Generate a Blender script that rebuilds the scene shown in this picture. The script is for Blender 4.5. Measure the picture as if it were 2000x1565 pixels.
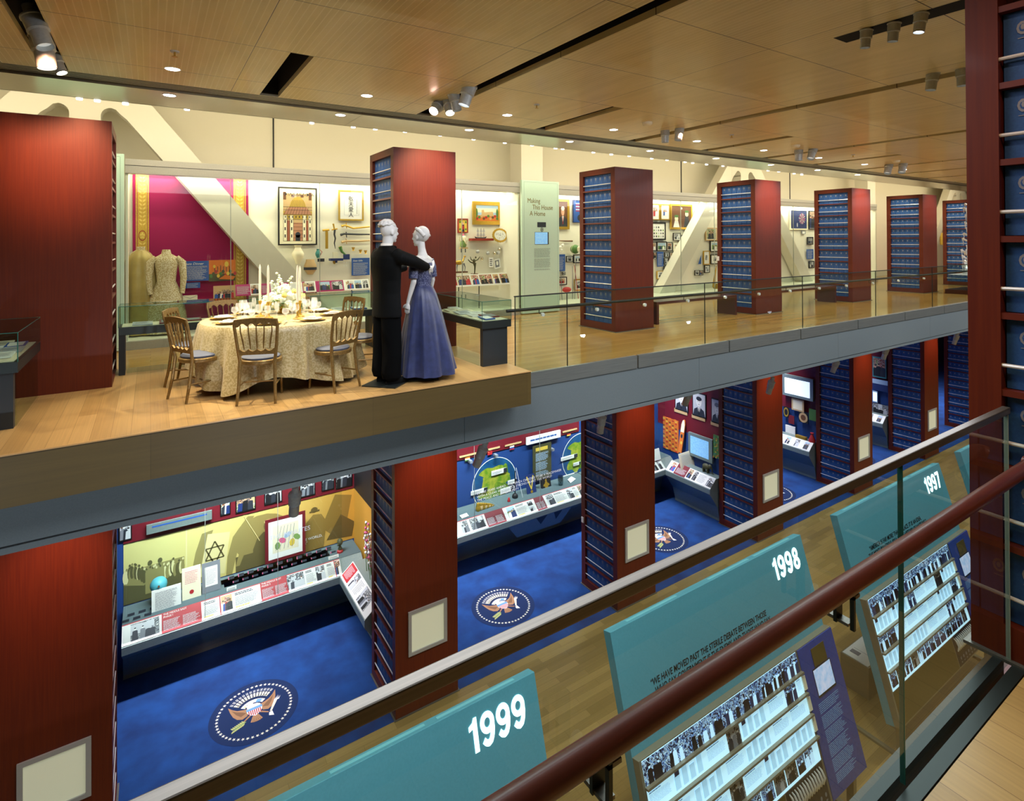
import bpy, math, random
from mathutils import Vector as V, Matrix
for o in list(bpy.data.objects): bpy.data.objects.remove(o, do_unlink=True)
C = bpy.context.scene.collection
R = random.Random(7)
# ------------------------------------------------------------------ camera, world, exposure
ZU, ZP, ZC, EYE = 4.815, 4.92, 8.19, 6.4346          # balcony floor, platform, ceiling, eye
FPX, CX, CY = 1109.8, 1035.0, 462.31
_y, _p, _r = math.radians(33.7493), math.radians(.327), math.radians(-.3128)
_ri = V((math.cos(_y), -math.sin(_y), 0)); _fw = V((math.sin(_y), math.cos(_y), 0)); _up = V((0, 0, 1))
FW = _fw*math.cos(_p)+_up*math.sin(_p); _u2 = _up*math.cos(_p)-_fw*math.sin(_p)
RI = _ri*math.cos(_r)+_u2*math.sin(_r); UP = _u2*math.cos(_r)-_ri*math.sin(_r)
cam = bpy.data.cameras.new('camera'); co = bpy.data.objects.new('camera', cam); C.objects.link(co)
cam.sensor_width = 36; cam.lens = 36*FPX/2000; cam.shift_x = (1000-CX)/2000; cam.shift_y = (CY-782.5)/2000
cam.clip_start = .05; cam.clip_end = 200
m = Matrix.Identity(4)
for i in range(3): m[i][0] = RI[i]; m[i][1] = UP[i]; m[i][2] = -FW[i]
m[2][3] = EYE; co.matrix_world = m
bpy.context.scene.camera = co
S = bpy.context.scene
S.view_settings.view_transform = 'Standard'; S.view_settings.look = 'None'
S.view_settings.exposure = 0.15; S.view_settings.gamma = 1; S.view_settings.use_curve_mapping = False
S.cycles.use_denoising = True; S.cycles.max_bounces = 8; S.cycles.diffuse_bounces = 4
S.cycles.transparent_max_bounces = 24; S.cycles.sample_clamp_indirect = 4
S.cycles.caustics_reflective = False; S.cycles.caustics_refractive = False
W = bpy.data.worlds.new('world'); S.world = W; W.use_nodes = True
W.node_tree.nodes['Background'].inputs[0].default_value = (.8, .9, 1, 1); W.node_tree.nodes['Background'].inputs[1].default_value = .15

def at(u, v, x=None, y=None, z=None):
    "measured photo point -> place on a real plane of the building"
    d = FW+RI*((u-CX)/FPX)-UP*((v-CY)/FPX)
    t = x/d.x if x is not None else (y/d.y if y is not None else (z-EYE)/d.z)
    p = d*t; p.z += EYE
    return p

# ------------------------------------------------------------------ materials
def srgb(c):
    if isinstance(c, str): c = tuple(int(c[i:i+2], 16)/255 for i in (0, 2, 4))
    return tuple(((x+.055)/1.055)**2.4 if x > .04045 else x/12.92 for x in c)+(1,)
MATS = {}
def mat(name, col, rough=.5, metal=0, spec=.5, emit=0, ecol=None, coat=0, sheen=0, trans=0):
    if name in MATS: return MATS[name]
    m = bpy.data.materials.new(name); m.use_nodes = True; b = m.node_tree.nodes['Principled BSDF']
    c = srgb(col); b.inputs['Base Color'].default_value = c; b.inputs['Roughness'].default_value = rough
    b.inputs['Metallic'].default_value = metal; b.inputs['Specular IOR Level'].default_value = spec
    if emit: b.inputs['Emission Color'].default_value = srgb(ecol or col); b.inputs['Emission Strength'].default_value = emit
    if coat: b.inputs['Coat Weight'].default_value = coat; b.inputs['Coat Roughness'].default_value = .1
    if sheen: b.inputs['Sheen Weight'].default_value = sheen
    if trans: b.inputs['Transmission Weight'].default_value = trans
    MATS[name] = m; return m
def nodes(m): return m.node_tree.nodes, m.node_tree.links
def noisy(name, c1, c2, scale=(1, 1, 1), ns=5, rough=.5, bump=0, detail=4, lo=.35, hi=.65, **k):
    m = mat(name, c1, rough, **k); N, L = nodes(m); b = N['Principled BSDF']
    tc = N.new('ShaderNodeTexCoord'); mp = N.new('ShaderNodeMapping'); mp.inputs['Scale'].default_value = scale
    ge = N.new('ShaderNodeNewGeometry'); L.new(ge.outputs['Position'], mp.inputs[0])
    n = N.new('ShaderNodeTexNoise'); n.inputs['Scale'].default_value = ns; n.inputs['Detail'].default_value = detail
    r = N.new('ShaderNodeValToRGB'); r.color_ramp.elements[0].position = lo; r.color_ramp.elements[1].position = hi
    r.color_ramp.elements[0].color = srgb(c1); r.color_ramp.elements[1].color = srgb(c2)
    L.new(mp.outputs[0], n.inputs[0]); L.new(n.outputs[0], r.inputs[0]); L.new(r.outputs[0], b.inputs['Base Color'])
    if bump:
        bp = N.new('ShaderNodeBump'); bp.inputs['Strength'].default_value = bump; bp.inputs['Distance'].default_value = .01
        L.new(n.outputs[0], bp.inputs['Height']); L.new(bp.outputs[0], b.inputs['Normal'])
    return m
def planks(name, c1, c2, c3, alongx=True, width=.13, length=2.2, rough=.25, grain=.5):
    "strip flooring: brick texture for the boards, stretched noise for the grain"
    m = mat(name, c1, rough); N, L = nodes(m); b = N['Principled BSDF']
    ge = N.new('ShaderNodeNewGeometry'); mp = N.new('ShaderNodeMapping')
    if not alongx: mp.inputs['Rotation'].default_value = (0, 0, math.pi/2)
    L.new(ge.outputs['Position'], mp.inputs[0])
    br = N.new('ShaderNodeTexBrick'); br.inputs['Scale'].default_value = 1; br.inputs['Mortar Size'].default_value = .0012
    br.inputs['Brick Width'].default_value = length; br.inputs['Row Height'].default_value = width
    br.inputs['Color1'].default_value = srgb(c1); br.inputs['Color2'].default_value = srgb(c2); br.inputs['Mortar'].default_value = srgb(c3)
    L.new(mp.outputs[0], br.inputs[0])
    m2 = N.new('ShaderNodeMapping'); m2.inputs['Scale'].default_value = (1.5, 90, 40); L.new(mp.outputs[0], m2.inputs[0])
    n = N.new('ShaderNodeTexNoise'); n.inputs['Scale'].default_value = 1; n.inputs['Detail'].default_value = 5; L.new(m2.outputs[0], n.inputs[0])
    mr = N.new('ShaderNodeMapRange'); mr.inputs[3].default_value = 1-grain*.5; mr.inputs[4].default_value = 1+grain*.35; L.new(n.outputs[0], mr.inputs[0])
    mx = N.new('ShaderNodeMix'); mx.data_type = 'RGBA'; mx.blend_type = 'MULTIPLY'; mx.inputs[0].default_value = 1
    L.new(br.outputs[0], mx.inputs[6]); L.new(mr.outputs[0], mx.inputs[7]); L.new(mx.outputs[2], b.inputs['Base Color'])
    return m
def glassy(name, tint='E6F2EC', refl=1.0, rough=0.0):
    m = bpy.data.materials.new(name); m.use_nodes = True; N, L = nodes(m); N.clear()
    o = N.new('ShaderNodeOutputMaterial'); t = N.new('ShaderNodeBsdfTransparent'); g = N.new('ShaderNodeBsdfGlossy')
    t.inputs[0].default_value = srgb(tint); g.inputs['Roughness'].default_value = rough
    f = N.new('ShaderNodeFresnel'); f.inputs[0].default_value = 1.45; mu = N.new('ShaderNodeMath'); mu.operation = 'MULTIPLY'; mu.inputs[1].default_value = refl
    x = N.new('ShaderNodeMixShader'); L.new(f.outputs[0], mu.inputs[0]); ge = N.new('ShaderNodeNewGeometry')
    iv = N.new('ShaderNodeMath'); iv.operation = 'SUBTRACT'; iv.inputs[0].default_value = 1; L.new(ge.outputs['Backfacing'], iv.inputs[1])
    m2 = N.new('ShaderNodeMath'); m2.operation = 'MULTIPLY'; L.new(mu.outputs[0], m2.inputs[0]); L.new(iv.outputs[0], m2.inputs[1]); L.new(m2.outputs[0], x.inputs[0])
    L.new(t.outputs[0], x.inputs[1]); L.new(g.outputs[0], x.inputs[2]); L.new(x.outputs[0], o.inputs[0]); MATS[name] = m
    return m
M = {}
M['tux2'] = mat('black_trouser_cloth', '040506', .8, spec=.08); M['glass'] = glassy('clear_glass', 'F7FBF9'); M['glass_g'] = glassy('green_tinted_glass', 'EDF5F1', 1.0)
M['edge'] = mat('glass_edge', '2E6E66', .15, spec=.8)
M['cherry'] = noisy('cherry_veneer', '5A200F', '64260F', (26, 26, .8), 3, .46, detail=6, coat=.06, spec=.3)
M['cherry_d'] = mat('cherry_shadow_gap', '3A120A', .5)
M['shelfw'] = mat('cherry_shelf', '632616', .4)
M['chrome'] = mat('polished_rod', 'F0F0EA', .3, .35)
M['steel'] = noisy('brushed_steel', '75736C', '827F77', (1, 60, 60), 3, .4, metal=.7)
M['steel_dk'] = mat('dark_steel', '3C4342', .4, .7)
M['fascia'] = noisy('painted_grey_fascia', '6C787B', '727D80', (90, 90, 90), 1, .55, metal=.1)
M['soffit'] = mat('satin_metal_soffit', 'B7AE98', .2, .75)
M['blue'] = noisy('blue_buckram', '22508E', '285A9A', (60, 60, 60), 2, .55)
M['steelf'] = noisy('brushed_steel_edge_strip', '848884', '929690', (1, 60, 60), 3, .36, metal=.6); M['blue_d'] = mat('navy_band', '12305E', .5)
M['gold2'] = mat('gold_lacquer', 'C29A3A', .3, .5); M['gold'] = mat('gold_crest', '8C9096', .5, .1)
M['carpet'] = noisy('royal_blue_carpet', '062A60', '0E4284', (1, 1, 1), 2.6, .95, .35, 12, .3, .7)
M['navy_c'] = mat('navy_carpet_inlay', '0A2450', .95)
M['floor_u'] = planks('bamboo_floor_along_hall', 'C89A58', 'B88A48', '8E6A36', True, rough=.13)
M['floor_p'] = planks('bamboo_platform_boards', 'CCA468', 'B38C54', '8A683A', False, .13, 1.8, .35)
M['floor_pf'] = planks('bamboo_fascia_shaded', '645228', '574620', '3E3216', True, .12, 1.8, .45)  # same bamboo as the boards, dim light on the front darkened into its colour
M['floor_l'] = planks('bamboo_lower_floor', 'B09258', '8E7442', '6E5830', True, .115, .9, .28, .6)
M['white'] = mat('matte_white', 'EDEAE0', .7)
M['cream'] = mat('cream_plaster', 'E4DFCB', .8)
M['casebk'] = noisy('cream_fabric_backing', 'E9E4D2', 'F1EDDE', (200, 200, 200), 1, .9)
M['casefr'] = noisy('grey_metal_case_frame', 'A8A79C', 'B2B0A4', (80, 80, 80), 1, .45, metal=.35)
M['mint'] = noisy('mint_glass_panel', 'BFE0CC', 'C6E6D2', (150, 150, 150), 1, .35)
M['black'] = mat('black', '0B0B0B', .5)
M['void'] = mat('slot_black', '050505', .9)
M['teal'] = noisy('teal_painted_panel', '5698AA', '5293A4', (60, 60, 60), 1, .4)
M['mahog'] = noisy('mahogany_handrail', '6A3226', '77392C', (3, 40, 40), 2, .4, coat=.15)

M['navyw'] = mat('navy_display_wall', '1B3F7E', .6)
M['nosing'] = mat('bright_bamboo_nosing', 'C79C62', .3)
M['bracem'] = mat('white_painted_steel', 'DAD6C6', .55)
M['darkw'] = mat('dark_hall_wall', '9A9484', .8)
M['tubel'] = mat('fluorescent_tube', 'FFFFFF', .5, emit=9, ecol='FFF3D6'); M['seam'] = mat('glass_seam_grey', '9AA49A', .3)
M['mintl'] = mat('mint_line', '7FA58E', .5); M['goldt'] = mat('gold_lettering', '7E7230', .5); M['greyt'] = mat('grey_small_print', '7E9488', .6)
def crystal(name, f=.08):
    m = glassy(name, 'FFFFFF', 1.6, .08); N, L = nodes(m); o = [n for n in N if n.type == 'OUTPUT_MATERIAL'][0]; old = o.inputs[0].links[0].from_socket
    d = N.new('ShaderNodeBsdfTranslucent'); d.inputs[0].default_value = (.95, .97, .95, 1); d2 = N.new('ShaderNodeBsdfDiffuse'); a = N.new('ShaderNodeAddShader'); x = N.new('ShaderNodeMixShader'); x.inputs[0].default_value = f
    L.new(d.outputs[0], a.inputs[0]); L.new(d2.outputs[0], a.inputs[1]); L.new(old, x.inputs[1]); L.new(a.outputs[0], x.inputs[2]); L.new(x.outputs[0], o.inputs[0]); return m
# ------------------------------------------------------------------ mesh builder
class F:
    "a flat frame: origin, unit U (right), unit Vv (up), normal Nn towards the viewer"
    def __init__(s, o, u, v): s.o = V(o); s.u = V(u).normalized(); s.v = V(v).normalized(); s.n = s.u.cross(s.v).normalized()
    def p(s, a, b, c=0): return s.o+s.u*a+s.v*b+s.n*c
class MB:
    def __init__(s): s.v = []; s.f = []; s.mi = []; s.mats = []
    def idx(s, m):
        m = M[m] if isinstance(m, str) else m
        if m not in s.mats: s.mats.append(m)
        return s.mats.index(m)
    def add(s, vs, fs, m):
        b = len(s.v); k = s.idx(m); s.v += [V(p) for p in vs]
        for f in fs: s.f.append(tuple(b+i for i in f)); s.mi.append(k)
        return s
    def box(s, x0, y0, z0, x1, y1, z1, m):
        vs = [(x, y, z) for z in (z0, z1) for y in (y0, y1) for x in (x0, x1)]
        return s.add(vs, [(0, 2, 3, 1), (4, 5, 7, 6), (0, 1, 5, 4), (2, 6, 7, 3), (0, 4, 6, 2), (1, 3, 7, 5)], m)
    def fbox(s, fr, a0, b0, c0, a1, b1, c1, m):
        vs = [fr.p(a, b, c) for c in (c0, c1) for b in (b0, b1) for a in (a0, a1)]
        return s.add(vs, [(0, 2, 3, 1), (4, 5, 7, 6), (0, 1, 5, 4), (2, 6, 7, 3), (0, 4, 6, 2), (1, 3, 7, 5)], m)
    def q(s, fr, a0, b0, a1, b1, m, c=.001):
        return s.add([fr.p(a0, b0, c), fr.p(a1, b0, c), fr.p(a1, b1, c), fr.p(a0, b1, c)], [(0, 1, 2, 3)], m)
    def poly(s, fr, pts, m, c=.001, th=0):
        n = len(pts); top = [fr.p(a, b, c) for a, b in pts]
        if not th: return s.add(top, [tuple(range(n))], m)
        bot = [fr.p(a, b, c-th) for a, b in pts]
        return s.add(top+bot, [tuple(range(n)), tuple(range(2*n-1, n-1, -1))]+[(i, (i+1) % n, n+(i+1) % n, n+i) for i in range(n)], m)
    def ell(s, fr, a, b, ra, rb, m, c=.001, n=14, th=0, rot=0):
        cr, sr = math.cos(rot), math.sin(rot); pts = []
        for i in range(n):
            t = 2*math.pi*i/n; x, y = ra*math.cos(t), rb*math.sin(t); pts.append((a+x*cr-y*sr, b+x*sr+y*cr))
        return s.poly(fr, pts, m, c, th)
    def tube(s, path, r, m, n=10, caps=True, close=False):
        path = [V(p) for p in path]; rs = r if isinstance(r, (list, tuple)) else [r]*len(path); L = len(path); rings = []
        up = None
        for i, p in enumerate(path):
            d = (path[(i+1) % L if close else min(i+1, L-1)]-path[i-1 if (i or close) else 0]).normalized()
            if up is None: up = V((0, 0, 1)) if abs(d.z) < .9 else V((0, 1, 0))
            a = d.cross(up)
            if a.length < 1e-4: a = d.orthogonal()
            a.normalize(); b = a.cross(d).normalized(); up = b
            rings.append([p+(a*math.cos(2*math.pi*k/n)+b*math.sin(2*math.pi*k/n))*rs[i] for k in range(n)])
        vs = [q for g in rings for q in g]; fs = []
        for i in range(L if close else L-1):
            j = (i+1) % L
            for k in range(n): fs.append((i*n+k, i*n+(k+1) % n, j*n+(k+1) % n, j*n+k))
        if caps and not close: fs += [tuple(range(n-1, -1, -1)), tuple((L-1)*n+k for k in range(n))]
        return s.add(vs, fs, m)
    def lathe(s, c, prof, m, n=20, sx=1, sy=1, ax=None):
        c = V(c); vs = []; fs = []; ax = ax or (V((1, 0, 0)), V((0, 1, 0)), V((0, 0, 1)))
        for r, z in prof:
            for k in range(n):
                t = 2*math.pi*k/n; vs.append(c+ax[0]*(r*sx*math.cos(t))+ax[1]*(r*sy*math.sin(t))+ax[2]*z)
        for i in range(len(prof)-1):
            for k in range(n): fs.append((i*n+k, i*n+(k+1) % n, (i+1)*n+(k+1) % n, (i+1)*n+k))
        if prof[0][0] > 1e-4: fs.append(tuple(range(n-1, -1, -1)))
        if prof[-1][0] > 1e-4: fs.append(tuple((len(prof)-1)*n+k for k in range(n)))
        return s.add(vs, fs, m)
    def ball(s, c, rx, ry, rz, m, n=12, h=8):
        return s.lathe(c, [(max(1e-5, math.sin(math.pi*i/h)), -rz*math.cos(math.pi*i/h)) for i in range(h+1)], m, n, rx, ry)
    def build(s, name, parent=None, smooth=False, bevel=0, local=False, sub=0):
        me = bpy.data.meshes.new(name)
        vs = s.v
        if local or not vs: base = V((0, 0, 0))
        else:
            xs = [p.x for p in vs]; ys = [p.y for p in vs]; base = V(((min(xs)+max(xs))/2, (min(ys)+max(ys))/2, min(p.z for p in vs)))
        me.from_pydata([tuple(p-base) for p in vs], [], s.f); me.update()
        for m in s.mats: me.materials.append(m)
        me.polygons.foreach_set('material_index', s.mi)
        if smooth: me.polygons.foreach_set('use_smooth', [True]*len(s.f))
        o = bpy.data.objects.new(name, me); C.objects.link(o)
        if not local:
            o['_w'] = tuple(base); o.location = base
        if parent is not None:
            o.parent = parent
            if not local: o.location = base-V(parent.get('_w', (0, 0, 0)))
        if bevel:
            b = o.modifiers.new('bevel', 'BEVEL'); b.width = bevel; b.segments = 2; b.limit_method = 'ANGLE'
        if sub:
            b = o.modifiers.new('sub', 'SUBSURF'); b.levels = sub; b.render_levels = sub
        if smooth:
            try: me.set_sharp_from_angle(angle=math.radians(40))
            except Exception: pass
        return o
def tag(o, label, cat, group=None, kind=None):
    o['label'] = label; o['category'] = cat
    if group: o['group'] = group
    if kind: o['kind'] = kind
    return o
def thing(name, label, cat, loc=(0, 0, 0), group=None):
    o = bpy.data.objects.new(name, None); C.objects.link(o); o.location = loc; o['_w'] = tuple(loc); o.empty_display_size = .1
    return tag(o, label, cat, group)
def struct(o): o['kind'] = 'structure'; return o
def dup(root, loc=None, rotz=None, label=None, group=None):
    r = root.copy(); C.objects.link(r)
    if loc is not None: r.location = loc; r['_w'] = tuple(loc)
    if rotz is not None: r.rotation_euler.z = rotz
    if label: r['label'] = label
    if group: r['group'] = group
    for ch in root.children:
        c = ch.copy(); C.objects.link(c); c.parent = r
        for g in ch.children: d = g.copy(); C.objects.link(d); d.parent = c
    return r
def text(name, body, fr, a, b, size, m, parent, depth=.002, c=.002, bold=0, shear=0, align='LEFT', sx=1, sp_=1):
    cu = bpy.data.curves.new(name, 'FONT'); cu.body = body; cu.space_character = sp_; cu.size = size; cu.extrude = depth/2; cu.offset = bold; cu.shear = shear; cu.align_x = align
    cu.materials.append(M[m] if isinstance(m, str) else m); cu.resolution_u = 3
    o = bpy.data.objects.new(name, cu); C.objects.link(o)
    mt = Matrix.Identity(4); p = fr.p(a, b, c)
    pw = V(parent.get('_w', (0, 0, 0))) if parent is not None else V((0, 0, 0))
    for i in range(3): mt[i][0] = fr.u[i]*sx; mt[i][1] = fr.v[i]; mt[i][2] = fr.n[i]; mt[i][3] = p[i]-pw[i]
    me = bpy.data.meshes.new_from_object(o); bpy.data.objects.remove(o); o = bpy.data.objects.new(name, me); C.objects.link(o)
    if parent is not None: o.parent = parent
    o.matrix_basis = mt
    return o
def lamp(kind, loc, target, energy, col='FFE2B0', size=.1, angle=60, blend=.6, name='lamp'):
    d = bpy.data.lights.new(name, kind); d.energy = energy; d.color = srgb(col)[:3]
    if kind == 'SPOT': d.spot_size = math.radians(angle); d.spot_blend = blend; d.shadow_soft_size = size
    elif kind == 'AREA':
        if isinstance(size, tuple): d.shape = 'RECTANGLE'; d.size, d.size_y = size
        else: d.size = size
    else: d.shadow_soft_size = size
    o = bpy.data.objects.new(name, d); C.objects.link(o); o.location = loc
    if target is not None: o.rotation_euler = (V(target)-V(loc)).to_track_quat('-Z', 'Y').to_euler()
    return o
ORD = ['first', 'second', 'third', 'fourth', 'fifth', 'sixth', 'seventh', 'eighth', 'ninth', 'tenth', 'eleventh', 'twelfth', 'thirteenth', 'fourteenth', 'fifteenth']
# ------------------------------------------------------------------ building shell
PX0, PP, PW, PY, PD, PT = -1.261, 3.9835, .927, 7.375, .978, 7.70      # bookcase towers: first x, spacing, width, front y, depth, top
XL, XR = -9, 46
def S_(name, fn, **k): b = MB(); fn(b); return struct(b.build(name, **k))
S_('floor', lambda b: b.box(XL, -4, -.1, XR, PY, 0, 'floor_l'))
S_('floor_carpet', lambda b: b.box(XL, PY, -.1, XR, 13.2, .003, 'carpet'))
S_('floor_balcony_far', lambda b: b.box(XL, 5.80, 4.6, XR, 13.2, ZU, 'floor_u').box(XL, 5.80, 4.12, XR, 13.2, 4.6, 'white'))
S_('floor_balcony_near', lambda b: b.box(XL, -4, 4.6, XR, .742, ZU, 'floor_p').box(XL, -4, 4.1, XR, .70, 4.6, 'fascia'))
def fas(b):
    for k in range(14):                                   # cladding panels with hairline joints
        x0 = XL+3.9835*k+.29-.29; x1 = min(x0+3.9785, XR)
        b.box(x0, 5.765, 4.15, x1, 5.80, 4.635 if x0 > 2.5 else ZU, 'fascia')
    b.box(XL, 5.78, 4.135, XR, 5.80, 4.155, 'black'); b.box(XL, 5.765, 4.087, XR, 5.80, 4.135, 'fascia')
S_('trim_1', fas)
S_('trim_2', lambda b: [b.box(XL+3.655+9+k*2.0, 5.752, 4.64, XL+3.63+9+k*2.0+1.995, 5.80, ZU+.002, 'steelf') for k in range(20)])
def cei(b):
    xs = [XL]; k = -5
    slots = []
    while True:
        xc = PX0+PW/2+k*PP/2
        if xc > XR-2: break
        slots.append((xc, k)); k += 1
    y0, y1 = -4, 7.45; x = XL
    for xc, k in slots:
        if xc < XL+1: continue
        b.box(x, y0, ZC, xc-.105, y1, ZC+.06, 'ceil')
        ye = 5.62 if k % 2 else (-4 if k != 0 else 2.0)   # slots above towers run long, the ones between are short
        if k % 4 == 2: ye = 2.4
        if ye > y0: b.box(xc-.105, y0, ZC, xc+.105, ye, ZC+.06, 'ceil')
        x = xc+.105
    b.box(x, y0, ZC, XR, y1, ZC+.06, 'ceil')
    b.box(4.98, 1.0, ZC-.001, 5.2, 2.65, ZC+.0, 'void')
m = noisy('perforated_bamboo_ceiling', 'EAD9A4', 'DCCB92', (3, .5, 1), 2.2, .42, coat=.15)
N, L = nodes(m); b_ = N['Principled BSDF']; old = b_.inputs['Base Color'].links[0].from_socket
ge = N.new('ShaderNodeNewGeometry'); sx = N.new('ShaderNodeSeparateXYZ'); L.new(ge.outputs['Position'], sx.inputs[0])
def stripe(src, per, w, off=0):
    a = N.new('ShaderNodeMath'); a.operation = 'ADD'; a.inputs[1].default_value = 100+off; L.new(src, a.inputs[0])
    d = N.new('ShaderNodeMath'); d.operation = 'DIVIDE'; d.inputs[1].default_value = per; L.new(a.outputs[0], d.inputs[0])
    f = N.new('ShaderNodeMath'); f.operation = 'FRACT'; L.new(d.outputs[0], f.inputs[0])
    l = N.new('ShaderNodeMath'); l.operation = 'LESS_THAN'; l.inputs[1].default_value = w; L.new(f.outputs[0], l.inputs[0]); return l.outputs[0]
def over(a, fac, col, amt=1):
    mu = N.new('ShaderNodeMath'); mu.operation = 'MULTIPLY'; mu.inputs[1].default_value = amt; L.new(fac, mu.inputs[0])
    x = N.new('ShaderNodeMix'); x.data_type = 'RGBA'; L.new(mu.outputs[0], x.inputs[0]); L.new(a, x.inputs[6]); x.inputs[7].default_value = srgb(col); return x.outputs[2]
c_ = over(old, stripe(sx.outputs['X'], .052, .16), 'F8EBC4', .8)
c_ = over(c_, stripe(sx.outputs['Y'], 1.24, .006, -.21), '3A2710')
c_ = over(c_, stripe(sx.outputs['X'], PP/2, .003, -(PX0+PW/2)), '4A3214')
L.new(c_, b_.inputs['Base Color']); M['ceil'] = m
S_('ceiling', cei)
S_('ceiling_void', lambda b: b.box(XL, -4, ZC+.5, XR, 8.6, ZC+.55, 'void').box(XL, -4, ZC+.86, XR, 13.2, ZC+.9, 'void').box(XL, 7.78, ZC+.06, XR, 7.8, ZC+.5, 'void'))
def slotw(b):
    k = -5
    while PX0+PW/2+k*PP/2 < XR-2:
        xc = PX0+PW/2+k*PP/2
        if xc > XL+1:
            for s in (-1, 1): b.box(xc+s*.107-.002, -4, ZC+.06, xc+s*.107+.002, 7.45, ZC+.5, 'void')
        k += 1
    b.box(XL, 7.45, ZC+.06, XR, 7.46, ZC+.5, 'void')
S_('trim_3', slotw)
S_('trim_4', lambda b: [b.box(XL, 7.46+i*.053, ZC+.005, XR, 7.46+i*.053+.026, ZC+.03, 'casefr') for i in range(6)]+[b.box(XL, 7.45, ZC+.04, XR, 7.78, ZC+.05, 'void')])
S_('ceiling_soffit', lambda b: [b.box(-1.55+PP*k, 7.78, ZC-.02, -1.55+PP*k+PP-.004, 8.66, ZC+.02, 'soffit') for k in range(-2, 12)])
S_('trim_5', lambda b: b.box(XL, 8.64, ZC-.02, XR, 8.66, ZC+.12, 'cream').box(XL, 8.66, ZC+.78, XR, 12.0, ZC+.82, 'cream').box(XL, 8.64, ZC+.1, XR, 8.66, ZC+.8, 'cream'))
S_('wall_back', lambda b: b.box(XL, 11.9, 4.6, XR, 12.0, ZC+.8, 'cream').box(XL, 12.8, 0, XR, 12.9, 4.6, 'navyw'))
S_('wall_near', lambda b: b.box(XL, -4.1, 0, XR, -4, ZC+.5, 'darkw'))
S_('wall_left', lambda b: b.box(XL-.1, -4, 0, XL, 13.2, ZC+.5, 'darkw'))
S_('wall_right', lambda b: b.box(XR, -4, 0, XR+.1, 13.2, ZC+.5, 'cream'))
# black hairline slits in the upper wall
S_('trim_6', lambda b: [b.box(at(u, 270, y=11.89).x-.012, 11.88, 7.6, at(u, 270, y=11.89).x+.012, 11.9, ZC+.78, 'black') for u in (534, 1013, 1330, 1542, 1690)])
# platform for the dinner display
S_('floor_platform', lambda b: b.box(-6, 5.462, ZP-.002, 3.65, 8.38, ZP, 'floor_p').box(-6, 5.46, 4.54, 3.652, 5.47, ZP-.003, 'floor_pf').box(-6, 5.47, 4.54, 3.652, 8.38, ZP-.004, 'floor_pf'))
S_('trim_7', lambda b: b.box(-6, 5.452, ZP-.008, 3.655, 5.47, ZP+.002, 'nosing'))
# steel structural frame: A-shaped braces and posts along the back wall
def frame(b, xn):
    fr = F((xn, 10.92, ZU), (1, 0, 0), (0, 0, 1)); H = 4.10; G = 3.70
    for s in (-1, 1):
        pts = [(s*.08, H), (s*.61, H), (s*3.875, 0), (s*3.29, 0)]
        if s > 0: pts = pts[::-1]
        # outer edge: slope fitted to the photo
        b.poly(fr, pts, 'bracem', 0, .30)
    b.poly(fr, [(-.19, 2.9), (.19, 2.9), (.19, H), (-.19, H)], 'bracem', .004, .30)
    for s in (-1, 1):                                     # curved gusset at the head of the post
        P = [(s*.19, H-.01), (s*.19, G-.15)]
        for i in range(7):
            t = math.pi*i/6*.5; P.append((s*(.32-.13*math.cos(t)*1), G-.13+.13*math.sin(t)))
        P += [(s*.38, G-.02), (s*.44, G-.09), (s*.62, G-.25), (s*.62, H-.01)]
        if s > 0: P = P[::-1]
        b.poly(fr, P, 'bracem', .002, .30)
for i, xn in enumerate((-.82, 15.3, 31.3)):
    S_('trim_%d' % (8+i), lambda b: frame(b, xn))
S_('trim_11', lambda b: [b.box(x-.3, 10.92, 7.7, x+.3, 11.4, ZC+.78, 'bracem') for x in (7.37, 23.2)])

# ------------------------------------------------------------------ upper wall cases
CY0, CY1, CT, CH0, CB = 10.40, 11.28, 7.683, 7.47, 4.94               # case front, back, header top, header bottom, plinth top
def wall_case(x0, x1, lab):
    t = thing('display_case', lab, 'display case', (x0, CY0, ZU))
    b = MB(); b.box(x0, CY0, 7.59, x1, CY1, CT, 'casefr').box(x0, CY0+.012, CH0, x1, CY0+.2, 7.585, 'casefr').box(x0, CY0+.02, 7.575, x1, CY0+.1, 7.592, 'black'); b.build('header', t)
    MB().box(x0, CY0, ZU, x1, CY1, CB, 'casefr').box(x0, CY0+.03, CB, x1, CY1, CB+.01, 'casebk').build('plinth', t)
    MB().box(x0, CY1, CB, x1, CY1+.05, CT-.02, 'casebk').build('back_panel', t)
    b = MB(); b.box(x0, CY0+.05, CB, x0+.03, CY1, 7.6, 'casebk'); b.box(x1-.03, CY0+.05, CB, x1, CY1, 7.6, 'casebk'); b.build('side_panel', t)
    b = MB(); b.box(x0+.03, CY0+.35, 7.52, x1-.03, CY0+.42, 7.56, 'tubel').box(x0+.03, 11.14, 7.53, x1-.03, 11.2, 7.57, 'tubel'); b.build('light_strip', t)
    n = max(1, round((x1-x0)/1.33)); w = (x1-x0)/n
    for i in range(n): MB().box(x0+i*w+.004, CY0+.028, CB, x0+(i+1)*w-.004, CY0+.036, CH0+.02, 'glass').build('glass_pane', t)
    b = MB(); [b.box(x0+i*w-.004, CY0+.02, CB, x0+i*w+.004, CY0+.04, CH0, 'seam') for i in range(1, n)]; b.build('glass_seam', t)
    return t
cases = [(-.31, 6.70, 'long glass wall case with magenta backdrop behind the dinner table'),
         (7.70, 14.6, 'glass wall case full of framed pictures behind the two benches'),
         (15.75, 22.5, 'glass wall case beyond the second mint panel, far right'),
         (-9, -1.31, 'wall case at the far left, hidden behind the left bookcase tower')]
for x0, x1, lab in cases[:3]: wall_case(x0, x1, lab)
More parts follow.
